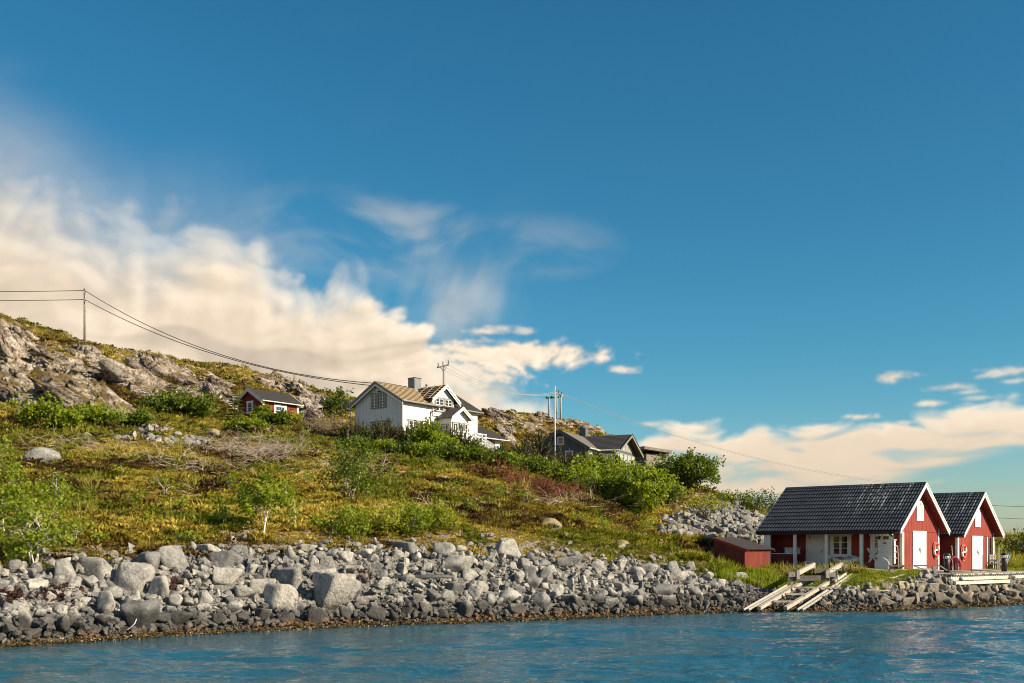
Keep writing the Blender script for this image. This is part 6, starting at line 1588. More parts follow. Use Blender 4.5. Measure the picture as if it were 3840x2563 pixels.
def broadleaf(name, label, base, h, rx, ry, zc, rz_, tips, per, leaf, mat, bark='bark_brown', seed=0, stems=3, cat='bush', group=None, spread=.22, trunk=.05, lump=.35, low=0.0, forks=4, rgap=0.25, lean=(0, 0)):
    """stems and limbs with leaf clusters at the twig ends; heights in metres above the base"""
    rg = np.random.default_rng(seed + 1000)
    t = thing(name, label, cat, base, 0, group)
    paths = []; nodes = []
    for s in range(stems):
        an = rg.uniform(0, 6.28); off = np.array([math.cos(an), math.sin(an), 0]) * (rx * .12 if stems > 1 else 0)
        top = np.array([lean[0] + rg.normal(0, .25) * rx, lean[1] + rg.normal(0, .25) * ry, zc + rz_ * rg.uniform(.0, .5)])
        n = 7; ts = np.linspace(0, 1, n)[:, None]
        p = off * (1 - ts) * .6 + top * ts + np.cumsum(rg.normal(0, .035 * h, (n, 3)), 0) * [1, 1, .2] * ts
        p[0] = off * .5 + [0, 0, -.1]
        paths.append((p, np.linspace(trunk, trunk * .3, n))); nodes += [(p[i], trunk * (1 - i / n) * .6) for i in range(2, n)]
        for f in range(forks):
            i = rg.integers(2, n - 1); an = rg.uniform(0, 6.28)
            e = p[i] + np.array([math.cos(an) * rx * .55, math.sin(an) * ry * .55, rz_ * rg.uniform(.1, .7)])
            mid = (p[i] + e) / 2 + rg.normal(0, .06 * h, 3); q = np.array([p[i], mid, e]); paths.append((q, np.array([.42, .27, .14]) * trunk)); nodes += [(mid, trunk * .3), (e, trunk * .2)]
    d = unit(rg.normal(size=(tips, 3))); r = rg.uniform(rgap, 1, tips) ** .5
    ph = rg.uniform(0, 6.28, 6)
    az = np.arctan2(d[:, 1], d[:, 0]); lm = 1 + lump * (np.sin(2 * az + ph[0]) * .35 + np.sin(3 * az + ph[1] + 2 * d[:, 2]) * .4 + np.sin(5 * az + ph[2] - 3 * d[:, 2]) * .35 + rg.normal(0, .22, tips))
    T = np.array([lean[0], lean[1], zc]) + d * (r * lm)[:, None] * [rx, ry, rz_]
    wild = rg.uniform(0, 1, tips) < .10; T[wild] += d[wild] * [rx * .28, ry * .28, 0] + np.abs(rg.normal(0, .10 * h, (int(wild.sum()), 1))) * [0, 0, 1]
    T[:, 2] = np.maximum(T[:, 2], low + rg.uniform(0, .15, tips) * h)
    NP = np.array([n_[0] for n_ in nodes])
    for k in range(tips):
        j = np.argmin(np.linalg.norm(NP - T[k], axis=1) + rg.uniform(0, .25 * rx)); a = NP[j]
        mid = (a + T[k]) / 2 + rg.normal(0, .05 * rx, 3) + [0, 0, -.02 * h]; paths.append((np.array([a, mid, T[k]]), np.array([.24, .15, .07]) * max(nodes[j][1], trunk * .25)))
    V, F = tubes(paths); link('trunk', mesh_np('trunk', V, F, True), MT[bark], t)
    n = tips * per; c = np.repeat(T, per, 0) + rg.normal(0, spread, (n, 3)) * [1, 1, .8]
    out = unit(np.repeat(d, per, 0) * .5 + rg.normal(0, .8, (n, 3)) + [0, 0, .35]); dr = unit(rg.normal(size=(n, 3)) + np.repeat(d, per, 0) * .5 + [0, 0, -.15])
    dr = unit(dr - out * np.sum(dr * out, 1, keepdims=True)); L = leaf * rg.uniform(.7, 1.3, n)
    V, F = leaf_quads(c, dr, out, L, L * .72)
    link('crown', mesh_np('crown', V, F, False), MT[mat], t)
    return t


def spruce(name, label, base, h, r, mat='needle_green', seed=0, cat='spruce', levels=16, group=None, bark='bark_brown'):
    rg = np.random.default_rng(seed + 2000); t = thing(name, label, cat, base, 0, group)
    paths = [(np.array([[0, 0, -.2], [.02, 0, h * .5], [0, .02, h]]), np.array([.03, .02, .006]) * h * .6)]; C = []; D = []; N = []; L = []
    for i in range(levels):
        f = i / (levels - 1); z = h * (.06 + .92 * f); ln = r * (1 - f) ** .85 * rg.uniform(.8, 1.15) + .06 * r; nb = 8 if f < .7 else 5
        for b in range(nb):
            an = rg.uniform(0, 6.28); ll = ln * rg.uniform(.7, 1.15); dx = np.array([math.cos(an), math.sin(an), 0])
            m = 6; s = np.linspace(0, 1, m)[:, None]; p = np.array([0, 0, z]) + dx * ll * s + np.array([0, 0, 1]) * ll * (-.30 * s + .28 * s ** 2)
            paths.append((p, np.linspace(.012, .004, m) * h * .4))
            k = int(14 + 22 * ll / r); q = rg.uniform(.12, 1, k); pc = np.array([0, 0, z]) + dx * (ll * q)[:, None] + np.array([0, 0, 1]) * (ll * (-.30 * q + .28 * q ** 2))[:, None]
            sd = np.cross(dx, [0, 0, 1]) * rg.choice([-1, 1], k)[:, None]; dd = unit(dx * .7 + sd * rg.uniform(.4, 1.1, k)[:, None] + [0, 0, -.12] + rg.normal(0, .15, (k, 3))); lg = ll * .34 * (1.15 - q) + .05 * r
            C.append(pc + dd * (lg / 2)[:, None]); D.append(dd); N.append(unit(rg.normal(0, .35, (k, 3)) + [0, 0, 1])); L.append(lg)
    V, F = tubes(paths); link('trunk', mesh_np('trunk', V, F, True), MT[bark], t)
    C, D, N, L = (np.concatenate(a) for a in (C, D, N, L)); V, F = leaf_quads(C, D, N, L, np.maximum(L * .22, .03 * r + .02))
    link('crown', mesh_np('crown', V, F, False), MT[mat], t); return t


def pine(name, label, base, h, r, mat='needle_dark', seed=0, shoots=46, group=None, cat='pine'):
    """bushy mountain pine: many upright candle shoots bristling with needles"""
    rg = np.random.default_rng(seed + 3000); t = thing(name, label, cat, base, 0, group); paths = []; C = []; D = []; L = []
    for s in range(shoots):
        an = rg.uniform(0, 6.28); q = math.sqrt(rg.uniform(0, 1)); x = np.array([math.cos(an), math.sin(an), 0]) * r * q
        zt = h * (1.0 - .55 * q ** 1.5) * rg.uniform(.55, 1.15); z0 = h * rg.uniform(.05, .35); sl = max(.3 * h, zt - z0) * rg.uniform(.35, .8)
        top = x * 1.25 + [0, 0, zt] + rg.normal(0, .05 * h, 3); bot = x * .85 + [0, 0, zt - sl]
        paths.append((np.array([[0, 0, -.1] + x * .15, bot, top]), np.array([.04, .03, .01]) * h * .5))
        k = 42; f = rg.uniform(0, 1, k); a2 = rg.uniform(0, 6.28, k); o = np.stack([np.cos(a2), np.sin(a2), np.zeros(k)], 1)
        ln = (.12 + .10 * (1 - f)) * (h / 2.2) ** .5; dd = unit(o * (.9 - .45 * f[:, None]) + [0, 0, .75]); C.append(bot + (top - bot) * f[:, None] + dd * (ln / 2)[:, None]); D.append(dd); L.append(ln * rg.uniform(.8, 1.3, k))
    V, F = tubes(paths); link('trunk', mesh_np('trunk', V, F, True), MT['bark_brown'], t)
    C, D, L = (np.concatenate(a) for a in (C, D, L)); N = unit(rg.normal(size=C.shape)); N = unit(N - D * np.sum(N * D, 1, keepdims=True)); V, F = leaf_quads(C, D, N, L, L * .30)
    link('crown', mesh_np('crown', V, F, False), MT[mat], t); return t


def brush(label, pts, n, ln, r, mat, seed, hgt=.5, flat=.25, cat='brush pile', curl=.35, name='brush_pile', fork=2, spread=None):
    """tangle of dead branches lying along the ground through the given photo points"""
    rg = np.random.default_rng(seed + 4000); paths = []
    base = [hit(u, v) for (u, v) in pts]; mid = base[len(base) // 2]
    for i in range(n):
        k = rg.integers(0, len(base)); b = base[k]; sp = spread or 1.2
        x, y = b.x + rg.normal(0, sp), b.y + rg.normal(0, sp * .8); z = gz(x, y) + abs(rg.normal(0, hgt * .6)) + .05
        an = rg.normal(0, .7) + (math.pi if rg.random() < .5 else 0); l = ln * rg.uniform(.4, 1.2); m = 8
        d = np.array([math.cos(an), math.sin(an) * .7, rg.normal(.1, flat)]); p = [np.array([x, y, z])]
        for j in range(m - 1):
            d = unit(d + rg.normal(0, curl, 3) * [1, 1, .7]); p.append(p[-1] + d * l / m)
        p = np.array(p); g = gq(p[:, 0], p[:, 1]); p[:, 2] = np.maximum(p[:, 2], g + .04)
        rr = r * rg.uniform(.5, 1.2); paths.append((p - np.array(mid), np.linspace(rr, rr * .25, m)))
        for f in range(fork):
            j = rg.integers(2, m - 1); dd = unit(d + rg.normal(0, .7, 3)); q = [p[j]]
            for s in range(4): dd = unit(dd + rg.normal(0, curl, 3)); q.append(q[-1] + dd * l * .12)
            q = np.array(q); g = gq(q[:, 0], q[:, 1]); q[:, 2] = np.maximum(q[:, 2], g + .04); paths.append((q - np.array(mid), np.linspace(rr * .55, rr * .15, 5)))
    V, F = tubes(paths, 5); o = link(name, mesh_np(name, V, F, True), MT[mat], None, mid); return tag(o, label, cat)


def bpx(name, label, u, vb, vt, wpx, leaf, mat, **kw):
    """bush or tree from its foot, top row and breadth in the photograph"""
    b = hit(u, vb); s = b.y / FX; h = (vb - vt) * s; rx = wpx * s / 2; kind = kw.pop('shape', 'bush')
    if kind == 'tree': zc, rz_ = h * .64, h * .32
    elif kind == 'low': zc, rz_ = h * .42, h * .44
    else: zc, rz_ = h * .52, h * .38
    return broadleaf(name, label, b, h, rx, rx * kw.pop('dep', .85), zc, rz_, leaf=leaf, mat=mat, **kw)


# lower slope: aspens, birches, saplings
bpx('aspen', 'bright leafy aspen rooted in the stones at the left shore', 130, 2128, 1800, 350, .14, 'leaf_bright', bark='bark_white', seed=1, stems=5, tips=150, per=13, spread=.12, trunk=.030, cat='aspen', forks=4)
bpx('aspen', 'tall leafy aspen cut by the left picture edge', 15, 2010, 1640, 190, .14, 'leaf_bright', bark='bark_white', seed=2, stems=3, tips=120, per=13, spread=.13, trunk=.03, cat='aspen')
bpx('birch', 'half-bare white birch above the leafy shore aspen', 213, 1990, 1735, 150, .11, 'leaf_bright', bark='bark_white', seed=3, stems=1, tips=56, per=10, spread=.10, trunk=.034, cat='birch', shape='tree', forks=7, lump=.5)
bpx('birch', 'forked white-trunked birch standing in the middle of the heather', 985, 2008, 1775, 190, .13, 'leaf_bright', bark='bark_white', seed=4, stems=2, tips=80, per=22, spread=.13, trunk=.036, cat='birch', shape='tree', forks=5, lump=.5)
bpx('birch', 'slim sapling to the right of the forked birch', 1103, 1990, 1848, 70, .11, 'leaf_bright', bark='bark_white', seed=5, stems=1, tips=18, per=12, spread=.10, trunk=.025, cat='birch')
bpx('birch', 'tall open birch among the dead branches in mid-slope', 1325, 1900, 1640, 210, .14, 'leaf_green', bark='bark_white', seed=6, stems=3, tips=120, per=22, spread=.17, trunk=.04, cat='birch', lump=.55)
for i, (u, vb, vt, w, lb) in enumerate(((1310, 2020, 1890, 190, 'left clump of the low bright willow thicket above the boulders'), (1430, 2015, 1885, 200, 'second clump of the low bright willow thicket, with most stems'), (1545, 2010, 1870, 190, 'tallest clump of the low bright willow thicket'), (1640, 1990, 1890, 170, 'right end clump of the low bright willow thicket'))):
    bpx('willow_shrub', lb, u, vb, vt, w, .12, 'leaf_yellow' if i % 2 else 'leaf_bright', bark='bark_grey', seed=10 + i, stems=5, tips=110, per=15, spread=.13, trunk=.014, shape='low', group='willow thicket', cat='shrub', lump=.5)
for i, (u, vb, vt, w, lb) in enumerate(((838, 1975, 1880, 90, 'small sapling left of the forked birch'), (935, 1975, 1870, 70, 'small sapling close behind the forked birch'), (280, 2035, 1945, 80, 'little aspen sucker right of the leafy shore aspen'), (545, 1985, 1935, 80, 'small leafy sucker alone in the lower heather'), (720, 2040, 1995, 110, 'low leafy sucker on the edge of the boulders'), (1190, 1990, 1940, 60, 'tiny sapling between slim birch and willow thicket'), (70, 2130, 2040, 110, 'small aspen sucker in the stones at the left edge'), (360, 2045, 2000, 70, 'tiny sucker at the edge of the boulders right of the aspen'))):
    bpx('sapling', lb, u, vb, vt, w, .12, 'leaf_bright', bark='bark_white', seed=30 + i, stems=2, tips=16, per=12, spread=.10, trunk=.018, cat='sapling', lump=.5)
# upper slope
for i, (u, vb, vt, w, lb, mt) in enumerate(((140, 1600, 1490, 150, 'bright rowan below the big crag at far left', 'leaf_bright'), (365, 1595, 1525, 170, 'wide bright bush at the foot of the pale slab', 'leaf_bright'), (250, 1610, 1550, 90, 'small bright bush between the two wide ones at the crag foot', 'leaf_bright'), (520, 1600, 1560, 80, 'tiny green bush right of the crag foot', 'leaf_green'),
                                        (625, 1555, 1470, 170, 'pale feathery bush left of the red shed', 'needle_green'), (735, 1565, 1480, 150, 'rounded pale green bush next to the feathery one', 'leaf_green'), (1265, 1570, 1465, 120, 'dark green tree between the red shed and the white house', 'leaf_dark'),
                                        (985, 1590, 1530, 60, 'leafy sapling covering the shed corner', 'leaf_bright'), (1035, 1600, 1560, 90, 'low green shrub in front of the shed window', 'leaf_green'), (925, 1625, 1575, 110, 'bright low bush below the shed corner', 'leaf_bright'), (1090, 1590, 1555, 70, 'low shrub at the right corner of the shed', 'leaf_yellow'))):
    bpx('bush', lb, u, vb, vt, w, .26, mt, seed=50 + i, stems=4, tips=110, per=14, spread=.22, trunk=.04, lump=.65)
for i, (u, vb, vt, w, lb) in enumerate(((640, 1560, 1405, 90, 'slender spruce against the rock left of the shed'), (706, 1575, 1468, 90, 'smaller pale spruce beside the rounded bush'), (880, 1590, 1450, 110, 'bushy spruce at the left gable of the red shed'), (905, 1660, 1610, 60, 'tiny yellow-green spruce below the shed'))):
    b = hit(u, vb); s = b.y / FX; spruce('spruce', lb, b, (vb - vt) * s, w * s / 2, seed=i)
# pine hedge in front of the white house
PN = [(1305, 1655, 1565, 60), (1345, 1660, 1572, 64), (1385, 1662, 1580, 60), (1422, 1668, 1566, 62), (1460, 1670, 1572, 64), (1500, 1676, 1585, 60), (1535, 1680, 1582, 62), (1565, 1682, 1592, 60), (1690, 1690, 1590, 70), (1730, 1690, 1600, 64), (1765, 1690, 1612, 60), (1640, 1688, 1585, 66)]
rg_p = np.random.default_rng(3)
ORD = ['first', 'second', 'third', 'fourth', 'fifth', 'sixth', 'seventh', 'eighth', 'ninth', 'tenth', 'eleventh', 'twelfth']
for i, (u, vb, vt, w) in enumerate(PN):
    b = P(u, vb, 93.0 + (i % 3) * 1.2); b.z = gz(b.x, b.y); s = b.y / FX
    pine('pine', 'dark bushy pine, %s from the left in the hedge before the white house' % ORD[sorted(p[0] for p in PN).index(u)], b, max(2.0, (HC - (vt - V0) / FX * b.y) - b.z) * rg_p.uniform(.8, 1.08), w * s * rg_p.uniform(.5, .85), seed=i, shoots=60, group='pine hedge before the white house')
for i, (u, vb, vt, w, lb) in enumerate(((1885, 1735, 1668, 90, 'dark pine covering the foot of the white stairs'), (1960, 1735, 1640, 100, 'dark pine right of the white stairs'), (2020, 1740, 1615, 100, 'tall dark pine between the stairs and the flagpole'), (2110, 1770, 1680, 130, 'broad rounded pine below the dark house gable'), (2190, 1785, 1695, 110, 'rounded pine at the corner of the dark house'), (2230, 1780, 1690, 60, 'slim pine before the dark house gutter'), (2315, 1760, 1700, 26, 'little dark spruce tip in front of the glazed gable'))):
    b = hit(u, vb); s = b.y / FX; pine('pine', lb, b, (vb - vt) * s, w * s / 2, seed=40 + i, shoots=64)
for i, (u, vb, vt, w, lb, mt, n) in enumerate(((1600, 1705, 1580, 110, 'bright green rowan in the hedge in front of the porch', 'leaf_bright', 120), (1655, 1715, 1630, 90, 'second bright rowan beside the porch rowan', 'leaf_bright', 90), (1775, 1740, 1680, 120, 'green bush under the veranda rail', 'leaf_green', 80), (1720, 1715, 1650, 120, 'olive shrub below the veranda', 'leaf_green', 70), (1545, 1720, 1680, 70, 'little leafy bush below the pine hedge', 'leaf_bright', 40),
                                                (2245, 1830, 1700, 200, 'bright green bush below the corner of the dark house', 'leaf_bright', 170), (2160, 1820, 1745, 130, 'yellow-green bush left of the big bright bush', 'leaf_bright', 90), (2335, 1805, 1738, 140, 'green bush before the glazed gable', 'leaf_bright', 110))):
    bpx('bush', lb, u, vb, vt, w, .25, mt, seed=80 + i, stems=3, tips=int(n * 1.3), per=14, spread=.21, trunk=.05, lump=.5)
bpx('bush', 'largest bright green bush below the dark house', 2400, 1925, 1740, 240, .23, 'leaf_bright', seed=95, stems=5, tips=420, per=16, spread=.20, trunk=.06, lump=.4)
bpx('tree', 'rounded dark green tree right of the grey building', 2575, 1850, 1690, 215, .24, 'leaf_green', seed=96, stems=4, tips=470, per=16, spread=.21, trunk=.08, lump=.35, cat='tree', rgap=.4)
bpx('willow', 'open twiggy willow in front of the stone scree', 2650, 1965, 1820, 170, .16, 'leaf_yellow', bark='bark_grey', seed=97, stems=8, tips=90, per=8, spread=.20, trunk=.035, lump=.5, cat='willow', forks=5, low=1.0)
b = hit(2395, 1945); spruce('spruce', 'small bright spruce at the foot of the largest bush', b, 2.1, 1.1, seed=9)
for i, (u, v, vt, w, lb) in enumerate(((2735, 1905, 1850, 110, 'low bush on the skyline just left of the boathouse roof, first from the tree'), (2800, 1912, 1852, 100, 'low bush on the skyline behind the scree, second from the tree'), (2870, 1915, 1848, 120, 'dark bush on the skyline touching the boathouse roof edge'), (2690, 1900, 1868, 90, 'low bush on the skyline beside the rounded tree'))):
    b = P(u, v, 96.0); b.z = gz(b.x, b.y); s = 96.0 / FX; h = HC - (vt - V0) / FX * 96 - b.z
    broadleaf('bush', lb, b, h, w * s / 2, w * s / 2, h * .5, h * .5, 90, 13, .17, 'leaf_green' if i != 2 else 'leaf_dark', seed=120 + i, stems=3, spread=.26, trunk=.05, lump=.5)
for i, (u, Y, vt, w, mt, lb) in enumerate(((3790, 84, 2025, 130, 'needle_dark', 'dark bush behind the blue davit'), (3740, 80, 2055, 80, 'leaf_bright', 'bright bush at the right wall of the far boathouse'), (3850, 88, 1995, 110, 'leaf_dark', 'leafy bush at the right picture edge'), (3700, 92, 2010, 90, 'leaf_dark', 'leafy bush seen past the far boathouse post'), (3820, 78, 2060, 110, 'needle_dark', 'low dark shrub beyond the lawn at the right'))):
    x = (u - U0) / FX * Y; z = gz(x, Y); h = HC - (vt - V0) / FX * Y - z; broadleaf('bush', lb, (x, Y, z), h, w * Y / FX / 2, w * Y / FX / 2, h * .5, h * .5, 100, 14, .17, mt, seed=140 + i, stems=3, spread=.25, trunk=.05, lump=.45)
# the belt of leafy bushes below the houses, and saplings dotted over the slope
ORD2 = ORD + ['thirteenth', 'fourteenth', 'fifteenth', 'sixteenth', 'seventeenth', 'eighteenth']
BELT = [(1335, 1690, 70, 45), (1450, 1700, 80, 40), (1520, 1708, 70, 44), (1585, 1715, 90, 46), (1685, 1728, 110, 60), (1750, 1742, 100, 64), (1845, 1755, 120, 70), (1915, 1770, 110, 66), (1990, 1782, 130, 76), (2060, 1795, 120, 64), (2125, 1815, 110, 66), (2195, 1842, 150, 84), (2275, 1868, 150, 92), (2340, 1885, 140, 96), (2475, 1905, 130, 90), (2520, 1880, 120, 80)]
for i, (u, vb, w, hp_) in enumerate(BELT):
    bpx('bush', 'low leafy bush in the belt below the hill houses, %s from the left' % ORD2[i], u, vb, vb - hp_, w, .22, ('leaf_green', 'leaf_bright', 'leaf_dark', 'leaf_bright')[i % 4], seed=300 + i, stems=4, tips=90, per=14, spread=.20, trunk=.04, lump=.65, group='bush belt below the hill houses')
SAP = [(455, 1800), (600, 1830), (505, 1905), (690, 1925), (860, 1850), (1075, 1880), (1160, 1830), (1480, 1830), (1560, 1800), (1700, 1860), (1760, 1930), (1870, 1870), (1960, 1900), (2170, 1960), (2260, 1990), (2420, 2010), (1640, 1760), (60, 1800)]
for i, (u, vb) in enumerate(sorted(SAP)):
    bpx('sapling', 'tiny bright sapling scattered in the heather, %s from the left' % ORD2[i], u, vb, vb - 44 - 16 * (i % 3), 46 + 12 * (i % 4), .12, 'leaf_bright', bark='bark_grey', seed=400 + i, stems=3, tips=14, per=10, spread=.11, trunk=.014, cat='sapling', lump=.7, group='saplings in the heather')
# ferns: bright fronds
def fern(label, u, v, n, ln, seed, mat='leaf_yellow', w=60):
    rg = np.random.default_rng(seed + 5000); b = hit(u, v); s = b.y / FX; C = []; D = []; N = []; L = []
    for i in range(n):
        x = b.x + rg.normal(0, w * s * .4); y = b.y + rg.normal(0, w * s * .25); z = gz(x, y); an = rg.uniform(0, 6.28); o = np.array([math.cos(an), math.sin(an), 0]); sd = np.cross(o, [0, 0, 1])
        q = np.linspace(.15, 1, 11); pc = np.array([x, y, z]) + o * (ln * .75 * q)[:, None] + np.array([0, 0, 1]) * (ln * (1.1 * q - .75 * q ** 2))[:, None]
        for sg in (-1, 1): C.append(pc + sd * sg * (ln * .14 * (1.1 - q))[:, None]); D.append(unit(np.tile(sd * sg + o * .4, (11, 1)))); N.append(unit(np.tile([0, 0, 1.0], (11, 1)) + rg.normal(0, .2, (11, 3)))); L.append(ln * .30 * (1.12 - q))
    C, D, N, L = (np.concatenate(a) for a in (C, D, N, L)); V, F = leaf_quads(C - np.array(b), D, N, L, L * .35); o = link('fern', mesh_np('fern', V, F), MT[mat], None, b); tag(o, label, 'fern', 'bracken on the slope')
for i, (u, v, n, lb) in enumerate(((470, 1640, 26, 'bright bracken patch at the left above the rubble row'), (520, 1645, 24, 'bright bracken patch just right of the leftmost one'), (660, 1625, 30, 'bright bracken patch left of the grey boulder'), (740, 1635, 34, 'widest bright bracken patch on the upper slope'), (790, 1655, 24, 'bright bracken patch above the dead branch pile'), (2245, 1875, 30, 'yellow bracken below the bright bushes'), (2590, 2035, 26, 'yellow-green bracken uphill of the red outhouse'), (2560, 1960, 18, 'bracken beside the scree'))):
    fern(lb, u, v, n, .75 if i < 5 else .9, i)
# tall weeds by the outhouse
def dock(label, u, v, hpx, seed):
    rg = np.random.default_rng(seed + 6000); b = hit(u, v); s = b.y / FX; h = hpx * s; n = 60; f = rg.uniform(.1, 1, n); an = rg.uniform(0, 6.28, n)
    o = np.stack([np.cos(an), np.sin(an), np.zeros(n)], 1); L = .22 * (1.15 - f) + .05; D = unit(o + [0, 0, .8]); C = np.array([0, 0, 1]) * (f * h)[:, None] + D * (L / 2)[:, None]
    N = unit(np.cross(D, np.cross([0, 0, 1.0], D)) + rg.normal(0, .2, (n, 3))); t = thing('dock_plant', label, 'plant', b, 0, 'tall weeds by the outhouse'); V, F = leaf_quads(C, D, N, L, L * .45); link('leaves', mesh_np('leaves', V, F), MT['leaf_bright'], t)
    MB().tube([(0, 0, -.05), (.02, 0, h)], [.012, .005], 5).build('stem', MT['leaf_green'], t)
for i, (u, v, h, lb) in enumerate(((2875, 2118, 52, 'tall dock plant before the outhouse wall corner'), (2924, 2128, 34, 'shorter dock plant by the porch counter'), (2802, 2082, 44, 'tall dock plant on the slope above the outhouse'), (2735, 2062, 40, 'leafy weed at the outhouse eave'), (3035, 2122, 36, 'thin weed in front of the white porch door'), (3062, 2122, 40, 'tallest weed in front of the white porch door'), (2820, 2072, 30, 'small dock beside the tall one at the outhouse'))): dock(lb, u, v, h, i)

# dead branches
brush('bleached tangle of dead branches left of the big brush pile', [(260, 1672), (330, 1678), (400, 1690), (470, 1715)], 60, 2.3, .019, 'bleached_branch', 1, hgt=.35)
brush('large dense pile of bleached dead branches in mid-slope', [(800, 1690), (870, 1700), (940, 1705), (1000, 1710), (1060, 1705), (1010, 1740)], 300, 2.4, .018, 'bleached_branch', 2, hgt=.75)
brush('long bleached branches trailing left from the big pile', [(560, 1745), (640, 1750), (700, 1770), (760, 1780), (820, 1785)], 46, 2.6, .022, 'bleached_branch', 3, hgt=.25)
brush('single bleached fallen branch alone in the heather', [(640, 1855), (690, 1862), (740, 1862)], 9, 1.9, .035, 'bleached_branch', 4, hgt=.2, spread=.5)
brush('dead twigs round the foot of the tall open birch', [(1250, 1770), (1330, 1760), (1400, 1775), (1420, 1790)], 70, 2.0, .016, 'bleached_branch', 5, hgt=.5)
brush('brown dry brush heap left of the pine hedge', [(1160, 1625), (1210, 1630), (1260, 1635), (1310, 1640)], 150, 2.6, .03, 'dry_branch', 6, hgt=.8)
brush('heap of red-brown dead conifer branches on the slope', [(1890, 1795), (1950, 1810), (2010, 1830), (2070, 1850), (2120, 1870)], 330, 1.5, .035, 'dead_needles', 7, hgt=.40, fork=4)['kind'] = 'stuff'
brush('pale dead twigs below the red-brown heap', [(2030, 1890), (2080, 1900), (2130, 1915), (2200, 1880)], 60, 2.0, .022, 'bleached_branch', 8, hgt=.25)
brush('grey dead twigs at the foot of the white stairs', [(1880, 1750), (1920, 1760)], 70, 1.8, .03, 'dry_branch', 9, hgt=.5)
brush('small bleached twigs right of the willow thicket', [(1560, 1905), (1610, 1910)], 14, 1.8, .02, 'bleached_branch', 10, hgt=.3, spread=.7)
brush('dry twigs on the bank left of the slipway', [(2640, 2085), (2700, 2095), (2740, 2105)], 50, 1.2, .012, 'bleached_branch', 11, hgt=.15, spread=.5)
brush('dead branches behind the white boulder at the left', [(90, 1690), (150, 1680), (230, 1680)], 26, 2.0, .022, 'bleached_branch', 12, hgt=.3)

# ---- ground cover: heather tufts, bilberry, grass
def tuft(name, n, h, r, lw, mat, seed, up=.8, dome=True):
    rg = np.random.default_rng(seed); an = rg.uniform(0, 6.28, n); q = np.sqrt(rg.uniform(0, 1, n)) * r
    C = np.stack([np.cos(an) * q, np.sin(an) * q, np.zeros(n)], 1); hh = h * (1 - (.55 * (q / r) ** 2 if dome else 0)) * rg.uniform(.6, 1.15, n)
    D = unit(np.stack([np.cos(an) * q / r * .8, np.sin(an) * q / r * .8, np.full(n, up)], 1) + rg.normal(0, .22, (n, 3))); N = unit(rg.normal(size=(n, 3)) + [0, 0, .3]); N = unit(N - D * np.sum(N * D, 1, keepdims=True))
    V, F = leaf_quads(C + D * (hh / 2)[:, None], D, N, hh, np.full(n, lw) * rg.uniform(.7, 1.4, n)); me = mesh_np(name, V, F); me.materials.append(MT[mat]); return me


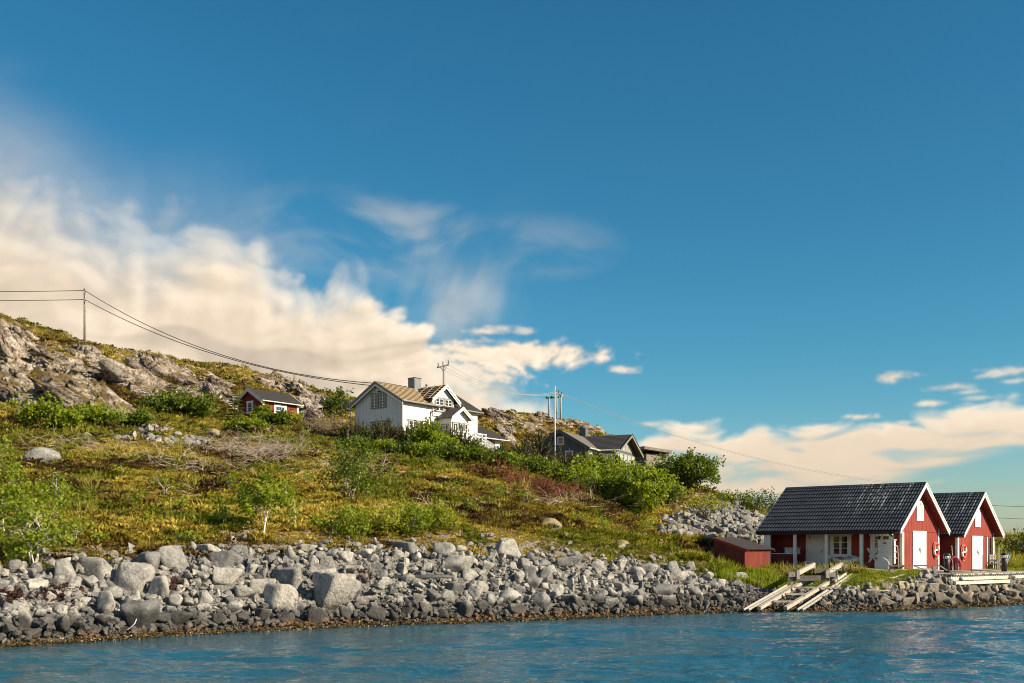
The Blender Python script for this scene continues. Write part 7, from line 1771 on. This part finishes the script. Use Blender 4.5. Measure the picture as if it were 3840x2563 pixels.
def ground_cover():
    rg = np.random.default_rng(9)
    he = [tuft('heather_tuft', 90, .19, .30, .050, 'heather', i, .55) for i in range(4)]
    bi = [tuft('bilberry_tuft', 60, .22, .28, .075, 'bilberry', 20 + i, .6) for i in range(3)]
    gr = [tuft('grass_tuft', 34, .34, .13, .024, 'grass_blade', 30 + i, 1.3, False) for i in range(3)]
    dg_ = [tuft('dry_tuft', 30, .16, .22, .04, 'dry_grass', 60 + i, .5) for i in range(2)]
    lw = [tuft('lawn_tuft', 34, .17, .16, .018, 'lawn_blade', 40 + i, 1.4, False) for i in range(3)]
    # candidates: even in the picture, so that near and far slopes are covered alike
    n = 120000; u = rg.uniform(-120, 3990, n); k = rg.uniform(2.95, 8.05, n) ** 1.0
    ky, _ = knots(u); kk = np.clip(k, 0, NK - 1.001); j = kk.astype(int); t = kk - j; y = ky[np.arange(n), j] * (1 - t) + ky[np.arange(n), j + 1] * t
    x = (u - U0) / FX * y; z, K, rk, mo, be, pad, rt = ground(x, y, True)
    ok = (rk < .42) & (pad < .72) & ((K > 3.05) | (rg.uniform(0, 1, n) < .35))
    scree = (u > 2490) & (u < 2880) & (K > 4.6) & (K < 6.05); ok &= ~scree
    ok &= ~((u > 2740) & (K < 3.25)); ok &= rg.uniform(0, 1, n) > .65 * mo
    # thin out where the steps of K are short
    x, y, z, K, mo, rt, u, pad = (a[ok] for a in (x, y, z, K, mo, rt, u, pad)); n = len(x)
    g1 = fbm(x * .12, y * .12, 3, 91) + .35 * pn(x * .6, y * .6, 95) + .35 * sst(K, 5.0, 5.7) * (1 - sst(K, 6.2, 6.6)) + .25 * (u < 500) * (K < 4.5)
    typ = np.where(g1 > .38, 1, 0); typ = np.where((rg.uniform(0, 1, n) < .05 + .05 * (K > 5) + .35 * rt), 2, typ); typ = np.where((mo > .3) & (rg.uniform(0, 1, n) < .45), 3, typ)
    typ = np.where((rt > .5) & (rg.uniform(0, 1, n) < .6), 2, typ)
    sc = (.70 + .55 * rg.uniform(0, 1, n)) * (.85 + .0075 * (y - 40)) * np.where(rg.uniform(0, 1, n) < .07, rg.uniform(1.5, 2.3, n), 1.0)
    rot = np.stack([rg.normal(0, .15, n), rg.normal(0, .15, n), rg.uniform(0, 6.28, n)], 1); scl = np.stack([sc, sc, sc * rg.uniform(.7, 1.1, n)], 1); pts = np.stack([x, y, z - .04], 1)
    for ty, src, nm, lb, ct in ((0, he, 'heather', 'brown-olive heather covering the hillside', 'heather'), (1, bi, 'bilberry', 'green bilberry and low shrubs mixed through the heather', 'ground cover'), (2, gr, 'grass', 'yellow-green grass tufts on the slope', 'grass'), (3, dg_, 'dry_moss', 'straw-coloured dry moss and grass above the boulders and on the ridge', 'moss')):
        s = typ == ty; scatter(nm, src, pts[s], rot[s], scl[s], lb, ct)
    # lawn and rough grass round the boathouses
    n = 15000; u = rg.uniform(2690, 3990, n); y = 49 + 33 * rg.uniform(0, 1, n) ** 1.4; x = (u - U0) / FX * y; z, K, rk, mo, be, pad, rt = ground(x, y, True)
    def inside(o, W, L, x0, y0, m=0.0):
        c, s = math.cos(BRZ), math.sin(BRZ); lx = (x - o.x) * c + (y - o.y) * s; ly = -(x - o.x) * s + (y - o.y) * c; return (lx > x0 - m) & (lx < W + m) & (ly > y0 - m) & (ly < L + m)
    ok = (K > np.where((u > 2860) & (u < 3470), 2.62, 2.86)) & ~inside(NB_O, 7.0, 8.0, .2, .5) & ~inside(FB_O, 7, 6, .3, .5) & ((z > .85) & (z < 2.6))
    ok &= ~(inside(NB_O, 7.5, .6, 1.6, -2.0)); ok &= (u < 3440) | (y > 62)
    jl = (x - A.x) * nj.x + (y - A.y) * nj.y; ok &= ~((jl > -4.0) & (u > 3540))
    x, y, z = x[ok], y[ok], z[ok]; n = len(x); sc = rg.uniform(.7, 1.5, n) * np.where((x / y * FX + U0 < 2920), 1.7, .85)
    scatter('lawn_grass', lw, np.stack([x, y, z - .02], 1), np.stack([rg.normal(0, .12, n), rg.normal(0, .12, n), rg.uniform(0, 6.28, n)], 1), np.stack([sc, sc, sc], 1), 'sunlit green grass between the slipway and the boathouses', 'grass')
    # weed along the water's edge
    sw_ = [tuft('weed_tuft', 26, .09, .18, .04, 'seaweed', 70 + i, .12) for i in range(3)]
    n = 2600; u = rg.uniform(-120, 3990, n); ky, _ = knots(u); y = ky[:, 2] + rg.normal(-.14, .20, n) + .25 * pn(u * .01, u * 0, 3); x = (u - U0) / FX * y; z = np.maximum(ground(x, y), -.01); ok = z < .18; x, y, z = x[ok], y[ok], z[ok]; n = len(x); sc = rg.uniform(.6, 1.5, n)
    scatter('seaweed', sw_, np.stack([x, y, z + .005], 1), np.stack([rg.normal(0, .2, n), rg.normal(0, .2, n), rg.uniform(0, 6.28, n)], 1), np.stack([sc, sc, sc], 1), 'golden-brown seaweed fringe along the waterline', 'seaweed')
    wr = [tuft('wrack_tuft', 26, .12, .22, .05, 'wrack', 80 + i, .3) for i in range(2)]
    n = 160; u = np.concatenate([rg.normal(210, 40, 60), rg.normal(40, 30, 40), rg.normal(1340, 25, 30), rg.normal(640, 20, 30)]); ky, _ = knots(u); y = ky[:, 2] + (ky[:, 3] - ky[:, 2]) * rg.uniform(.50, .66, n); x = (u - U0) / FX * y; z = ground(x, y)
    scatter('dry_wrack', wr, np.stack([x, y, z + .16], 1), np.stack([rg.normal(0, .3, n), rg.normal(0, .3, n), rg.uniform(0, 6.28, n)], 1), np.ones((n, 3)), 'dark dry wrack caught between the stones', 'seaweed')


ground_cover()
